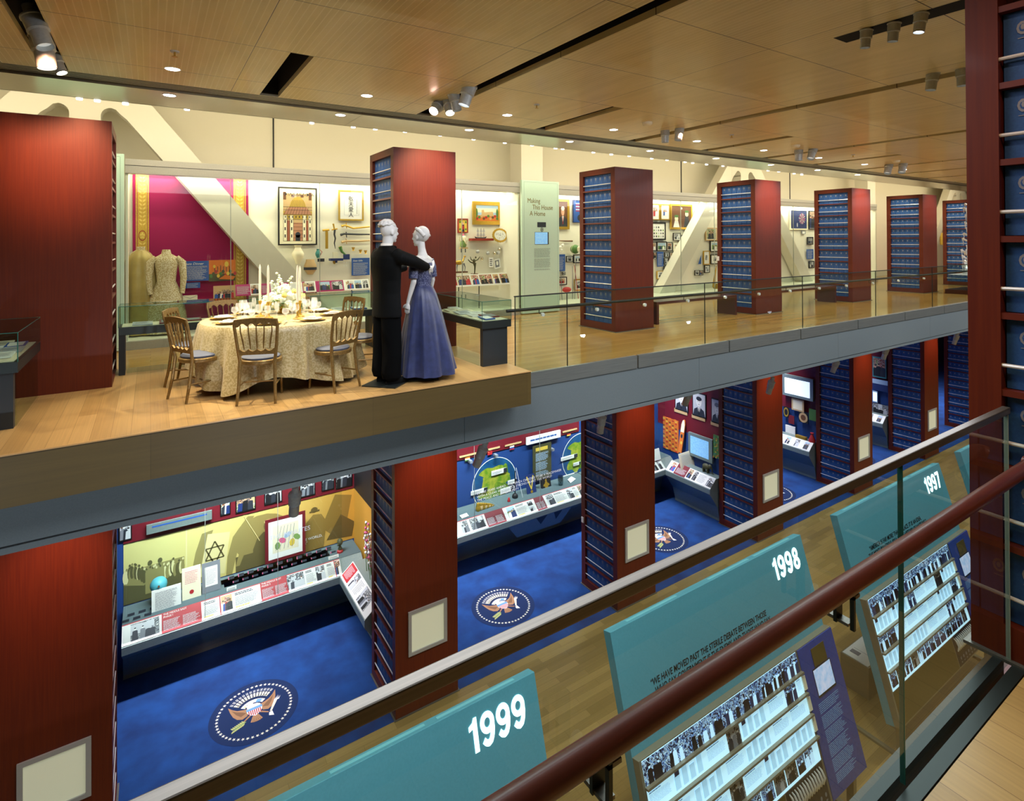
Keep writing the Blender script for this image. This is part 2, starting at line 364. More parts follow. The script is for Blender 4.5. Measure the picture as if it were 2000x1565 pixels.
def mint(x0, x1, lab, kids):
    t = thing('heading_sign', lab, 'sign', ((x0+x1)/2, 10.36, ZU))
    MB().box(x0, 10.33, ZU+.015, x1, 10.40, 7.74, 'mint').build('board', t, bevel=.004)
    fr = F((x0, 10.33, ZU), (1, 0, 0), (0, 0, 1)); w = x1-x0
    b = MB(); e = .05
    for a in ((e, e, e+.005, 2.88), (w-e, e, w-e+.005, 2.88), (e, 2.88, w-e, 2.885), (e, e, w-e, e+.005)): b.q(fr, *a, 'mintl')
    b.build('engraved_line', t); kids(t, fr, w); return t
def greek(b, fr, a0, b0, a1, b1, n, m, c=.002, fill=.5, gap=0, seed=1, ragged=.25):
    rr = random.Random(seed); h = (b1-b0)/n
    for i in range(n):
        if gap and i % gap == gap-1: continue
        y = b1-(i+1)*h; x = a0; end = a1-(a1-a0)*ragged*rr.random()
        while x < end:
            l = min(end, x+(a1-a0)*(.06+.12*rr.random())); b.q(fr, x, y, l, y+h*fill, m, c); x = l+(a1-a0)*.018
def k1(t, fr, w):
    for tx, a, z in (('Making', .14, 2.43), ('This House', .27, 2.29), ('A Home', .20, 2.15)): text('heading', tx, fr, a, z, .15, 'goldt', t, sx=.80)
    b = MB(); greek(b, fr, .31, .95, .75, 1.44, 26, 'greyt', gap=12, fill=.35, ragged=.1); b.build('small_print', t)
    b = MB(); b.fbox(fr, .40, 1.90, 0, .63, 2.01, .006, 'steel_dk'); b.build('speaker_grille', t)
    b = MB(); b.ell(fr, .52, 1.845, .04, .045, 'black', .004).ell(fr, .52, 1.845, .028, .032, 'mint', .006).ell(fr, .52, 1.845, .015, .018, 'black', .008); b.build('dial', t)
    b = MB(); b.fbox(fr, .33, 1.52, 0, .70, 1.79, .008, 'black'); b.fbox(fr, .33, 1.525, .008, .67, 1.785, .011, 'scrn'); b.build('screen', t)
M['scrn'] = noisy('blue_video_screen', '6FA8D8', '8FC0E6', (9, 9, 9), 3, .3); bb = M['scrn'].node_tree.nodes['Principled BSDF']; bb.inputs['Emission Color'].default_value = srgb('79B4E0'); bb.inputs['Emission Strength'].default_value = .55
mint(6.70, 7.70, 'mint green panel headed Making This House A Home', k1)
mint(-1.31, -.32, 'mint green panel edge beside the left bookcase tower', lambda t, fr, w: None)
mint(14.65, 15.7, 'narrow mint green panel between the fifth and sixth towers', lambda t, fr, w: text('heading', 'People', fr, .2, 2.2, .16, 'goldt', t))

# ------------------------------------------------------------------ bookcase towers
SP = .2955
def tower(kind):
    "kind U: 2.885 m tall on the balcony; L: lower storey. local origin: centre of the base"
    H, rows = (PT-ZU, 9) if kind == 'U' else (4.60, 15)
    t = bpy.data.objects.new('bookcase_tower', None); C.objects.link(t)
    w, d = PW/2, PD/2; b = MB()
    b.box(-w, -d, 0, w, -d+.02, H, 'cherry'); b.box(-w, d-.02, 0, w, d, H, 'cherry')                     # front and back veneer
    b.box(-w+.2, -d+.02, 0, w-.2, d-.02, H-.01, 'cherry_d')                                              # core
    for s in (-1, 1):
        xa, xb = (-w, -w+.17) if s < 0 else (w-.17, w)
        b.box(xa, -d+.02, 0, xb, -d+.105, H, 'cherry'); b.box(xa, d-.105, 0, xb, d-.02, H, 'cherry')
        b.box(xa, -d+.105, 0, xb, d-.105, .135, 'cherry'); b.box(xa, -d+.105, H-.10, xb, d-.105, H, 'cherry')
    b.box(-w+.18, -d+.02, H-.02, w-.18, d-.02, H, 'cherry'); b.build('carcass', t, local=True)
    b = MB(); b.box(-w-.02, -d-.02, 0, w+.02, d+.02, .012, 'steel'); b.build('base_plate', t, local=True)
    for s in (-1, 1):
        s0 = MB().box(*( (-w+.004, -d+.105, -.012, -w+.17, d-.105, .012) if s < 0 else (w-.17, -d+.105, -.012, w-.004, d-.105, .012)), 'shelfw').build('shelf', t, local=True); s0.location.z = .135+SP
        r0 = MB().tube([(s*(w-.012), -d+.1, 0), (s*(w-.012), d-.1, 0)], .0075, 'chrome', 8).build('rod', t, local=True, smooth=True); r0.location.z = .135+.105
        for i in range(1, rows):
            if i < rows-1 and .135+SP*(i+1) < H-.12: c = s0.copy(); C.objects.link(c); c.location.z = .135+SP*(i+1)
            if .135+SP*i < H-.12: c = r0.copy(); C.objects.link(c); c.location.z = .135+.105+SP*i
    return t
def book_mesh():
    b = MB(); bw, bd, bh = .125, .12, .268                # spine faces -X; base centre at origin
    b.box(-bd/2, -bw/2+.002, 0, bd/2, bw/2-.002, bh, 'blue')
    b.box(-bd/2-.002, -bw/2+.003, .088, -bd/2, bw/2-.003, .091, 'blue_d')
    fr = F((-bd/2-.0025, 0, 0), (0, -1, 0), (0, 0, 1))
    b.ell(fr, 0, .20, .020, .026, 'gold', n=10); b.ell(fr, 0, .20, .012, .016, 'blue', .002, n=8); b.ell(fr, 0, .203, .007, .012, 'gold', .003, n=6)
    b.q(fr, -.016, .160, .016, .163, 'gold')
    me = b.build('book', local=True, bevel=.003); return me
bk = book_mesh(); C.objects.unlink(bk)
TOW = []
tU, tL = tower('U'), tower('L')
names = ['showing a plain red side beside the dining table', 'behind the dancing mannequins', 'past the Making This House panel', 'between the two benches', 'past the second bench', 'before the narrow mint panel', 'behind the white glass sculpture', 'eighth along the balcony', 'ninth along the balcony']
cand = []
usedU = usedL = False
def put_tower(proto, used, x, y, z, lab):
    o = proto if not used else dup(proto)
    if used:
        for c, g in zip(proto.children, o.children): pass
    o.location = (x, y, z); o['_w'] = (x, y, z); tag(o, lab, 'bookcase', 'cherry bookcase towers'); return o
for k in range(9):
    x = PX0+PP*k+PW/2; y = PY+PD/2
    put_tower(tU, usedU, x, y, ZU if k > 1 else ZU, 'cherry bookcase tower on the balcony, '+names[k]); usedU = True
    if k < 8: put_tower(tL, usedL, x, y, 0, 'bookcase tower on the blue carpet, '+['under the dining table end', 'directly below the dancing mannequins', 'beyond the globe wall', 'beyond the suited portraits', 'beyond the bright wall screen', 'sixth along', 'seventh along', 'eighth along'][k]); usedL = True
    TOW.append((x, y, k))
put_tower(tU, True, PX0+PP+PW/2, .92-PD/2, ZU, 'large cherry bookcase tower where the steel rail ends, upper storey')
put_tower(tL, True, PX0+PP+PW/2, .92-PD/2, 0, 'large cherry bookcase tower where the steel rail ends, below floor level')
def faces():
    for x, y, k in TOW:
        for st in ('U', 'L'):
            if st == 'L' and k > 7: continue
            yield (x, y, k, st, -1 if k else 1)
    yield (PX0+PP+PW/2, .92-PD/2, 99, 'U', -1); yield (PX0+PP+PW/2, .92-PD/2, 99, 'L', -1)
for x, y, k, st, s in faces():
    rows = 9 if st == 'U' else 14
    z0 = ZU if st == 'U' else 0
    for r in range(rows):
        for j in range(6):
            bx = x+s*(PW/2-.10); by = y-PD/2+.108+.0635+.127*j; bz = z0+.137+SP*r+(.012 if r else 0)
            c = V((bx, by, bz+.13)); d = c-V((0, 0, EYE)); dep = d.dot(FW)
            if dep < .3: continue
            u = CX+FPX*d.dot(RI)/dep; v = CY-FPX*d.dot(UP)/dep
            vis = -20 < u < (2120 if k == 99 else 2010) and -30 < v < 1590
            if k == 99 and u > 2120: continue
            if st == 'L' and k != 99 and (EYE-bz-.27)/by < (EYE-4.087)/5.80: vis = False   # hidden by the slab
            if k != 99 and u > 1880: vis = False
            if k != 99 and st == 'L' and v > 1640-.45*u+110 and False: vis = False
            ar = abs(s)*.125*.268*abs(d.x)/dep**3 if vis else 0
            cand.append((ar, k, st, r, j, s, bx, by, bz))
cand.sort(key=lambda c: -c[0])
BT = {'U': ['dining-table end tower', 'tower behind the mannequins', 'tower past the mint panel', 'tower between the benches', 'tower past the second bench', 'tower before the narrow panel', 'sculpture tower'], 'L': ['ground-floor first tower', 'ground-floor tower under the mannequins', 'ground-floor globe-wall tower', 'ground-floor portrait-bay tower', 'ground-floor screen-bay tower', 'sixth ground-floor tower', 'seventh ground-floor tower']}
tn = lambda k, st: ('upper tower at the rail end' if st == 'U' else 'lower tower at the rail end') if k == 99 else BT[st][min(k, 6)]
rest = MB()
n = 0
for ar, k, st, r, j, s, bx, by, bz in cand:
    if ar > 0 and n < 300:
        o = bk.copy(); C.objects.link(o); o.location = (bx, by, bz); n += 1
        if s > 0: o.rotation_euler.z = math.pi
        o.name = 'book'
        rw = (8-r if st == 'U' else r)
        tag(o, 'blue crested volume, %s row %s, %s from the front, %s' % (ORD[rw], 'down' if st == 'U' else 'up', ORD[j], tn(k, st)), 'book', 'blue volumes on the bookcase towers')
    elif ar > 0 or (k < 9 and j % 1 == 0):
        rest.box(bx-.06, by-.0605, bz, bx+.06, by+.0605, bz+.268, 'blue')
        fr = F((bx+s*.0605, by, bz), (0, s*1., 0), (0, 0, 1)); rest.q(fr, -.06, .088, .06, .091, 'blue_d'); rest.ell(fr, 0, .2, .017, .024, 'gold', n=6)
o = rest.build('blue_volumes', local=True); tag(o, 'remaining blue volumes on the more distant and hidden shelves', 'books', kind='stuff')
# ------------------------------------------------------------------ printed pictures
for n_, c_ in dict(p_black='14151A', p_dk='2A2E38', p_grey='7C8088', p_lt='C9CCD0', p_wht='F2F1EC', p_skin='D9A58A', p_skin2='8C5A40', p_red='B3262C', p_grn='4C7A3A', p_grn2='7FA05A', p_blue='2C59A8',
                   p_sky='A8C4DE', p_tan='C9A878', p_brn='6B4428', p_org='D9762A', p_yel='E0C04A', p_cream='EFE6C8', p_mag='A3104F', p_navy='1B2F66', p_maroon='6E1220', p_pink='D9668A', p_teal='3D8A8A', p_sep='A89A5C', p_sep2='6E6A3C', p_sep3='4A4A2E', p_sep4='D2C884').items():
    M[n_] = mat('print_'+n_[2:], c_, .55)
def grad(name, c1, c2, axis, a, b, noise=0):
    m = mat(name, c1, .6); N, L = nodes(m); ge = N.new('ShaderNodeNewGeometry'); sx = N.new('ShaderNodeSeparateXYZ'); L.new(ge.outputs['Position'], sx.inputs[0])
    mr = N.new('ShaderNodeMapRange'); mr.inputs[1].default_value = a; mr.inputs[2].default_value = b; L.new(sx.outputs[axis], mr.inputs[0])
    x = N.new('ShaderNodeMix'); x.data_type = 'RGBA'; x.inputs[6].default_value = srgb(c1); x.inputs[7].default_value = srgb(c2); L.new(mr.outputs[0], x.inputs[0])
    L.new(x.outputs[2], N['Principled BSDF'].inputs['Base Color']); return m
M['board_blue'] = noisy('deep_blue_text_board', '1E3C90', '22439A', (30, 30, 30), 1, .35); M['boxfr'] = mat('taupe_metal_box_frame', '8C8672', .4, .4)
M['yearlit'] = mat('backlit_year_numerals', 'FFFFFF', .4, emit=3.2, ecol='E8FFFA'); M['inset'] = mat('frosted_strip', '6FB2BE', .3, emit=.12)
M['bronze'] = mat('bronze_and_wood_reflection', '5E5228', .35, .3)
M['vid'] = noisy('flickering_video_screen', '8FB6E8', 'E6D8F2', (1, 1, 1), 14, .3); bb = M['vid'].node_tree.nodes['Principled BSDF']; bb.inputs['Emission Strength'].default_value = .55; bb.inputs['Emission Color'].default_value = srgb('B4C8EE')
M['leafpile'] = mat('pale_olive_pile', 'B9BE7C', .9); M['starc'] = mat('cream_star_pile', 'E6E4D0', .9); M['wingb'] = mat('brown_pile', 'A87C58', .9); M['wingd'] = mat('dark_brown_pile', '7E5A40', .9); M['shieldb'] = mat('sky_blue_pile', '6FA0D0', .9)
def blot(name, cols, sc, em=0):
    m = mat(name, cols[0], .5); N, L = nodes(m); b = N['Principled BSDF']; ge = N.new('ShaderNodeNewGeometry'); n = N.new('ShaderNodeTexNoise'); n.inputs['Scale'].default_value = sc; n.inputs['Detail'].default_value = 5; n.inputs['Distortion'].default_value = 1.2
    r = N.new('ShaderNodeValToRGB'); r.color_ramp.interpolation = 'CONSTANT'; e = r.color_ramp.elements
    while len(e) < len(cols): e.new(.5)
    for i, c in enumerate(cols): e[i].position = 0 if i == 0 else .33+.34*i/len(cols); e[i].color = srgb(c)
    L.new(ge.outputs['Position'], n.inputs[0]); L.new(n.outputs[0], r.inputs[0]); L.new(r.outputs[0], b.inputs['Base Color'])
    if em: L.new(r.outputs[0], b.inputs['Emission Color']); b.inputs['Emission Strength'].default_value = em
    M[name] = m
blot('n_bw1', ('101216', '3A3E44', '8A8E92', 'D8D8D4', '5A5E62'), 34); blot('n_bw2', ('22262C', 'B4B8BA', '6A6E74', '1A1C20', 'E4E4E0'), 26)
blot('n_col1', ('3A2A20', 'B07A50', 'E0C8A0', '6A3A30', '2C3A50', 'C8B090'), 30); blot('n_col2', ('24343A', '8A6A4A', 'C03A34', 'E6DCC8', '4A5A3A'), 28); blot('n_col3', ('4A5A2E', '8AA058', 'D8D0B0', '3A2E24'), 24)
blot('n_lb1', ('0A0E20', '1A2C5A', '5A84C4', 'C4E2FA', '14204A', '0C1230'), 26, .45); blot('n_lb2', ('0C1024', '3A5C9A', '9CC4EE', '101838', '24407A'), 20, .45)
PAL = dict(col=(['n_col1', 'n_col2', 'n_col3', 'n_col1', 'p_tan'], ['p_black', 'p_dk', 'p_navy', 'p_red', 'p_wht', 'p_black', 'p_blue'], ['p_skin', 'p_skin', 'p_skin2']),
           bw=(['n_bw1', 'n_bw2', 'n_bw1', 'p_lt'], ['p_black', 'p_dk', 'p_grey', 'p_black', 'p_lt'], ['p_lt', 'p_wht', 'p_grey']),
           out=(['p_grn', 'p_grn2'], ['p_black', 'p_wht', 'p_dk', 'p_navy'], ['p_skin']),
           lb=(['n_lb1', 'n_lb2', 'n_lb1'], ['lb_bk', 'lb_dk', 'lb_bk', 'lb_lt'], ['lb_lt', 'lb_md', 'lb_lt']))
def pic(b, fr, a0, b0, a1, b1, kind='col', seed=0, n=None, c=.002):
    "a photograph print: backdrop bands and overlapping head-and-shoulder figures"
    r = random.Random(seed); bg, bo, hd = PAL[kind]; w, h = a1-a0, b1-b0
    b.q(fr, a0, b0, a1, b1, r.choice(bg), c); hz = b0+h*r.uniform(.45, .7)
    if kind == 'out': b.q(fr, a0, hz, a1, b1, 'p_sky', c+.0006)
    else:
        x = a0
        for i in range(r.randint(2, 4)):
            x2 = min(a1, x+w*r.uniform(.15, .4)); b.q(fr, x, b0+h*.35, x2, b1-h*r.uniform(0, .2), r.choice(bg), c+.0006); x = x2
            if x >= a1: break
    n = n or r.randint(3, 6)
    for i in range(n):
        cx = a0+w*(.1+.8*(i+.5+r.uniform(-.3, .3))/n); s = h*r.uniform(.26, .36)*(1.3 if n < 3 else 1); y = b0+h*r.uniform(.45, .62); cc = c+.0012+.0004*i
        bw = min(s*.55, w*.3); xl, xr = max(a0, cx-bw), min(a1, cx+bw); m = r.choice(bo)
        b.poly(fr, [(xl, b0), (xr, b0), (max(a0, min(a1, cx+bw*.8)), y-s*.1), (cx+bw*.25, y), (cx-bw*.25, y), (max(a0, cx-bw*.8), y-s*.1)], m, cc)
        b.ell(fr, cx, min(y+s*.28, b1-s*.3), min(s*.2, w*.12), s*.28, r.choice(hd), cc+.0002, n=8)
        b.ell(fr, cx, min(y+s*.42, b1-s*.16), min(s*.19, w*.12), s*.14, r.choice(['p_black', 'p_brn', 'p_dk', 'p_lt']) if kind != 'lb' else 'lb_bk', cc+.0003, n=8)
for n_, c_, e_ in (('lb_bk', '0A0C1C', .05), ('lb_dk', '1E2A52', .25), ('lb_md', '5A7FC0', .6), ('lb_lt', 'B8DCFA', .85), ('lb_w', 'BFE6FF', .95), ('lb_w2', 'A6D2F2', .8), ('lb_tx', '6F97BC', .5)):
    M[n_] = mat('backlit_'+n_[3:], c_, .4, emit=e_*1.0)

# ------------------------------------------------------------------ balustrades
t = thing('glass_balustrade', 'balustrade close by: steel rail, mahogany handrail and glass panes', 'balustrade', (0, .8, ZU))
for a, b_ in ((-4.2, -1.2), (-1.194, 1.852), (1.858, 2.715)): MB().box(a, .794, ZU+.005, b_, .806, 5.765, 'glass_g').build('glass_pane', t)
b = MB(); b.box(1.853, .793, ZU, 1.857, .807, 5.762, 'edge'); b.box(2.716, .793, ZU, 2.720, .807, 5.76, 'seam'); b.build('glass_edge', t)
MB().box(-4.2, .787, 5.762, 2.722, .813, 5.787, 'steel').build('top_rail', t, bevel=.003)
MB().box(-4.2, .745, ZU-.05, 2.72, .785, ZU+.004, 'steel_dk').box(-4.2, .815, ZU-.08, 2.72, .86, ZU+.004, 'steel_dk').build('base_shoe', t)
MB().tube([(-4.2, .71, 5.61), (2.66, .71, 5.61), (2.69, .715, 5.605), (2.70, .735, 5.60)], .0235, 'mahog', 20).build('handrail', t, smooth=True)
for x in (-.75, .63, 1.40):
    b = MB(); b.box(x-.014, .742, 5.50, x+.014, .75, 5.60, 'steel_dk'); b.box(x-.014, .70, 5.574, x+.014, .75, 5.582, 'steel'); b.box(x-.014, .75, 5.505, x+.014, .792, 5.513, 'steel')
    b.box(x-.012, .715, 5.503, x+.012, .745, 5.51, 'steel'); b.box(x-.014, .70, 5.50, x-.006, .71, 5.59, 'steel_dk'); br = b.build('bracket', t)
    MB().lathe((x, .787, 5.545), [(.013, -.0), (.013, .006)], 'chrome', 14, ax=(V((1, 0, 0)), V((0, 0, 1)), V((0, -1, 0)))).build('clamp', br)
t = thing('glass_balustrade', 'black-capped glass balustrade along the edge of the opposite balcony', 'balustrade', (10, 5.81, ZU))
xs = [3.66, 4.45, 7.125, 9.80, 12.475, 15.15, 17.825, 20.5, 23.2, 25.9]
for a, c_ in zip(xs, xs[1:]): MB().box(a+.003, 5.806, ZU+.003, c_-.003, 5.816, 5.745, 'glass_g').build('glass_pane', t)
b = MB(); [b.box(x-.003, 5.804, ZU, x+.003, 5.818, 5.745, 'steel_dk') for x in xs]; b.build('glass_edge', t)
MB().box(3.65, 5.80, 5.743, 25.9, 5.822, 5.758, 'steel_dk').build('top_rail', t)
MB().tube([(3.60, 5.905, 5.569), (25.9, 5.905, 5.569)], .02, 'black', 12).build('handrail', t, smooth=True)
for u in (1055, 1161, 1254, 1338, 1411, 1477, 1538, 1595, 1648, 1700, 1750, 1800):
    x = at(u, 600, y=5.88).x
    b = MB(); b.tube([(x, 5.905, 5.55), (x, 5.905, 5.51), (x, 5.83, 5.50)], .006, 'steel_dk', 6)
    b.lathe((x, 5.83, 5.50), [(.024, -.02), (.024, .012)], 'chrome', 10, ax=(V((1, 0, 0)), V((0, 0, 1)), V((0, 1, 0)))); b.build('bracket', t)

# ------------------------------------------------------------------ year panels on the ground floor
def numerals(body, fr, a, b_, h, m, parent, c):
    mb = MB(); X = lambda x, y: (a+off+x*h*.82, b_+y*h)
    def ring(cx, cy, ro, so, ri, si):
        for i in range(24):
            t0, t1 = 2*math.pi*i/24, 2*math.pi*(i+1)/24; mb.poly(fr, [X(cx+ro*math.cos(t0), cy+so*math.sin(t0)), X(cx+ro*math.cos(t1), cy+so*math.sin(t1)), X(cx+ri*math.cos(t1), cy+si*math.sin(t1)), X(cx+ri*math.cos(t0), cy+si*math.sin(t0))], m, c)
    def stroke(P, w):
        for i in range(len(P)-1):
            (x0, y0), (x1, y1) = P[i], P[i+1]; l = math.hypot(x1-x0, y1-y0); nx, ny = -(y1-y0)/l*w/2, (x1-x0)/l*w/2
            mb.poly(fr, [X(x0+nx, y0+ny), X(x0-nx, y0-ny), X(x1-nx, y1-ny), X(x1+nx, y1+ny)], m, c)
            if 0 < i: mb.poly(fr, [X(x0+w/2*math.cos(k*.7854), y0+w/2*math.sin(k*.7854)) for k in range(8)], m, c+.0002)
    off = 0
    for d in body:
        if d == '1': mb.poly(fr, [X(.20, 0), X(.40, 0), X(.40, 1), X(.26, 1), X(.20, .88), X(.02, .80), X(.02, .65), X(.20, .70)], m, c); off += h*.82*.54
        elif d == '7': mb.poly(fr, [X(0, .82), X(.0, 1), X(.62, 1), X(.62, .84), X(.33, .0), X(.10, 0), X(.40, .82)][::-1], m, c); off += h*.82*.74
        elif d == '8': ring(.33, .74, .27, .265, .095, .10); ring(.33, .285, .32, .29, .12, .115); off += h*.82*.74
        elif d == '9': ring(.33, .68, .33, .325, .14, .145); stroke([(.56, .64), (.555, .45), (.50, .25), (.42, .13), (.31, .085), (.20, .12), (.10, .22)], .19); off += h*.82*.76
        elif d == '6': ring(.33, .32, .33, .325, .14, .145); stroke([(.10, .36), (.105, .55), (.16, .75), (.24, .87), (.35, .915), (.46, .88), (.56, .78)], .19); off += h*.82*.76
    return mb.build('year_numerals', parent)
def year_panel(x0, year, lines, detail=True):
    t = thing('year_panel', 'leaning teal panel with glowing numerals '+year+', '+dict([('1999', 'its timeline box out of frame'), ('1998', 'quotation on the sterile debate'), ('1997', 'behind the rail-end glass pane'), ('1996', 'a corner seen past the tower')])[year], 'display panel', (x0+1.56, 3.4, 0), 'leaning year panels')
    fr = F((x0, 3.343, .46), (1, 0, 0), (0, .678, 2.293)); W_, H_ = 3.13, 2.40
    MB().fbox(fr, 0, 0, -.10, W_, H_, 0, 'teal').build('board', t, bevel=.003)
    b = MB()
    for a in (.25, 1.45, 2.25): b.fbox(fr, a, H_-.001, -.07, a+.7, H_+.0015, -.035, 'inset')
    b.build('frosted_inset', t)
    numerals(year, fr, W_-.655, 2.075, .232, 'yearlit', t, .004)
    for i, (tx, a, sz) in enumerate(lines): text('quotation', tx, fr, a, 1.822-.078*i, sz*.95, 'black', t, .0012, shear=.18, sx=.80, bold=.0008)
    b = MB()                                                              # two feet and the back stay
    for a in (.12, W_-.2): b.fbox(F((x0+a, 3.30, 0), (0, 1, 0), (0, 0, 1)), 0, 0, 0, .08, .52, .06, 'boxfr').fbox(F((x0+a, 3.25, 0), (0, 1, 0), (0, 0, 1)), 0, 0, 0, 1.0, .03, .06, 'boxfr')
    b.build('stand', t)
    MB().fbox(fr, 0, 0, .0015, 2.41, 1.41, .085, 'boxfr').fbox(fr, 2.41, 0, .0015, 3.13, 1.41, .085, 'boxfr').build('light_box', t, bevel=.003)
    # lit pages
    b = MB(); r = random.Random(int(year)); z = .088
    b.q(fr, .03, .385, 2.40, 1.40, 'lb_w', .0865)
    x = .03
    while x < 2.38:
        w = min(r.uniform(.16, .34), 2.40-x); pic(b, fr, x, 1.21, x+w, 1.395, 'lb', r.random(), c=z); x += w
    for j, (lo, hi) in enumerate(((1.01, 1.19), (.81, .99), (.605, .79))):
        x = .03
        while x < 2.30:
            k = r.random()
            if k < .28: w = .20; pic(b, fr, x, lo, min(x+w, 2.38), hi, 'lb' if r.random() < .7 else 'bw', r.random(), c=z)
            elif k < .65:
                w = .30; greek(b, fr, x+.02, lo+.05, min(x+w-.02, 2.37), hi-.05, 9, 'lb_tx', z, fill=.25, seed=r.random(), ragged=.1); greek(b, fr, x+.02, hi-.045, min(x+w*.7, 2.37), hi-.012, 2, 'lb_tx', z, .6, seed=r.random())
            else:
                w = .44
                for q_ in range(4): b.q(fr, x+.02+.1*q_, lo+.02, min(x+.09+.1*q_, 2.38), hi-.05+.03*(q_ % 2), 'lb_w2', z)
                if r.random() < .6: b.q(fr, x+.03, hi-.06, x+.09, hi-.005, 'lb_dk', z+.001)
            x += w+.01
    x = .05
    while x < 2.3:
        w = r.uniform(.12, .2); pic(b, fr, x, .415, min(x+w, 2.38), .575, 'lb' if r.random() < .6 else 'bw', r.random(), n=r.choice((2, 3)), c=z); x += w+.015
    b.build('lit_pages', t)
    for v in (1.20, 1.0, .80, .595): MB().fbox(fr, .02, v-.009, .087, 2.425, v+.009, .125, 'boxfr').build('page_rail', t)
    b = MB(); [b.fbox(fr, 2.40, v+.03, .086, 2.45, v+.16, .10, 'p_cream') for v in (1.0, .8, .61)]; b.build('pull_tab', t)
    MB().fbox(fr, .03, .02, .086, 1.72, .375, .088, 'bronze').fbox(fr, 1.74, .02, .086, 2.395, .375, .088, 'p_black').build('lower_panel', t)  # brown strip paints in the wood reflected by the glass below the pages
    for i in range(13):
        a = 1.80+.045*i; c0 = MB().tube([fr.p(a, .19, .09), fr.p(a+.01, .25, .115), fr.p(a, .32, .105), fr.p(a-.01, .35, .09)], [.009, .014, .012, .006], 'chrome', 8).build('flip_tab', t, smooth=True)
    b = MB(); [b.ell(fr, 1.83+.085*i, .10, .016, .02, 'p_grey', .089+.001) for i in range(7)]; [b.q(fr, 1.815+.085*i, .045, 1.845+.085*i, .06, 'p_grey', .09) for i in range(7)]; b.build('dial', t)
    bd = MB().fbox(fr, 2.43, .0, .086, 3.125, 1.40, .096, 'board_blue').build('text_board', t)
    b = MB(); b.fbox(fr, 2.655, 1.16, .097, 2.91, 1.335, .103, 'bronze').build('speaker_grille', bd)
    MB().fbox(fr, 2.60, .88, .097, 2.955, 1.15, .101, 'p_black').fbox(fr, 2.605, .90, .1012, 2.94, 1.14, .103, 'vid').build('screen', bd)
    b = MB(); greek(b, fr, 2.56, .74, 2.98, .84, 6, 'lb_tx', .097, .3, seed=3); greek(b, fr, 2.56, .10, 2.98, .72, 42, 'lb_tx', .097, .3, gap=9, seed=4); b.build('small_print', bd)
year_panel(-.42, '1999', [])
year_panel(3.564, '1998', [('“WE HAVE MOVED PAST THE STERILE DEBATE BETWEEN THOSE', .36, .083), ('WHO SAY GOVERNMENT IS THE ENEMY AND THOSE WHO SAY', .40, .083), ('GOVERNMENT IS THE ANSWER.”', .44, .083), ('State of the Union, January 27', 1.55, .062)])
year_panel(7.547, '1997', [('“AMERICA IS FAR MORE THAN A PLACE. IT IS AN IDEA,', .52, .083), ('THE MOST POWERFUL IDEA IN THE HISTORY OF NATIONS.”', .46, .083), ('Inaugural Address, January 20', 1.5, .062)])
year_panel(11.53, '1996', [])
for i, x0 in enumerate((8.3, 12.28)):
    t = thing('plinth', 'low taupe plinth with a white top '+['partly behind the rail-end pane', 'farther along by the tower'][i], 'plinth', (x0+.3, 3.95, 0))
    MB().box(x0, 4.0, 0, x0+.8, 4.39, .44, 'boxfr').build('body', t); MB().box(x0+.02, 4.02, .44, x0+.78, 4.37, .45, 'p_wht').box(x0+.12, 4.2, .45, x0+.2, 4.32, .455, 'p_grey').box(x0+.24, 4.1, .45, x0+.25, 4.32, .452, 'p_lt').build('white_top', t)

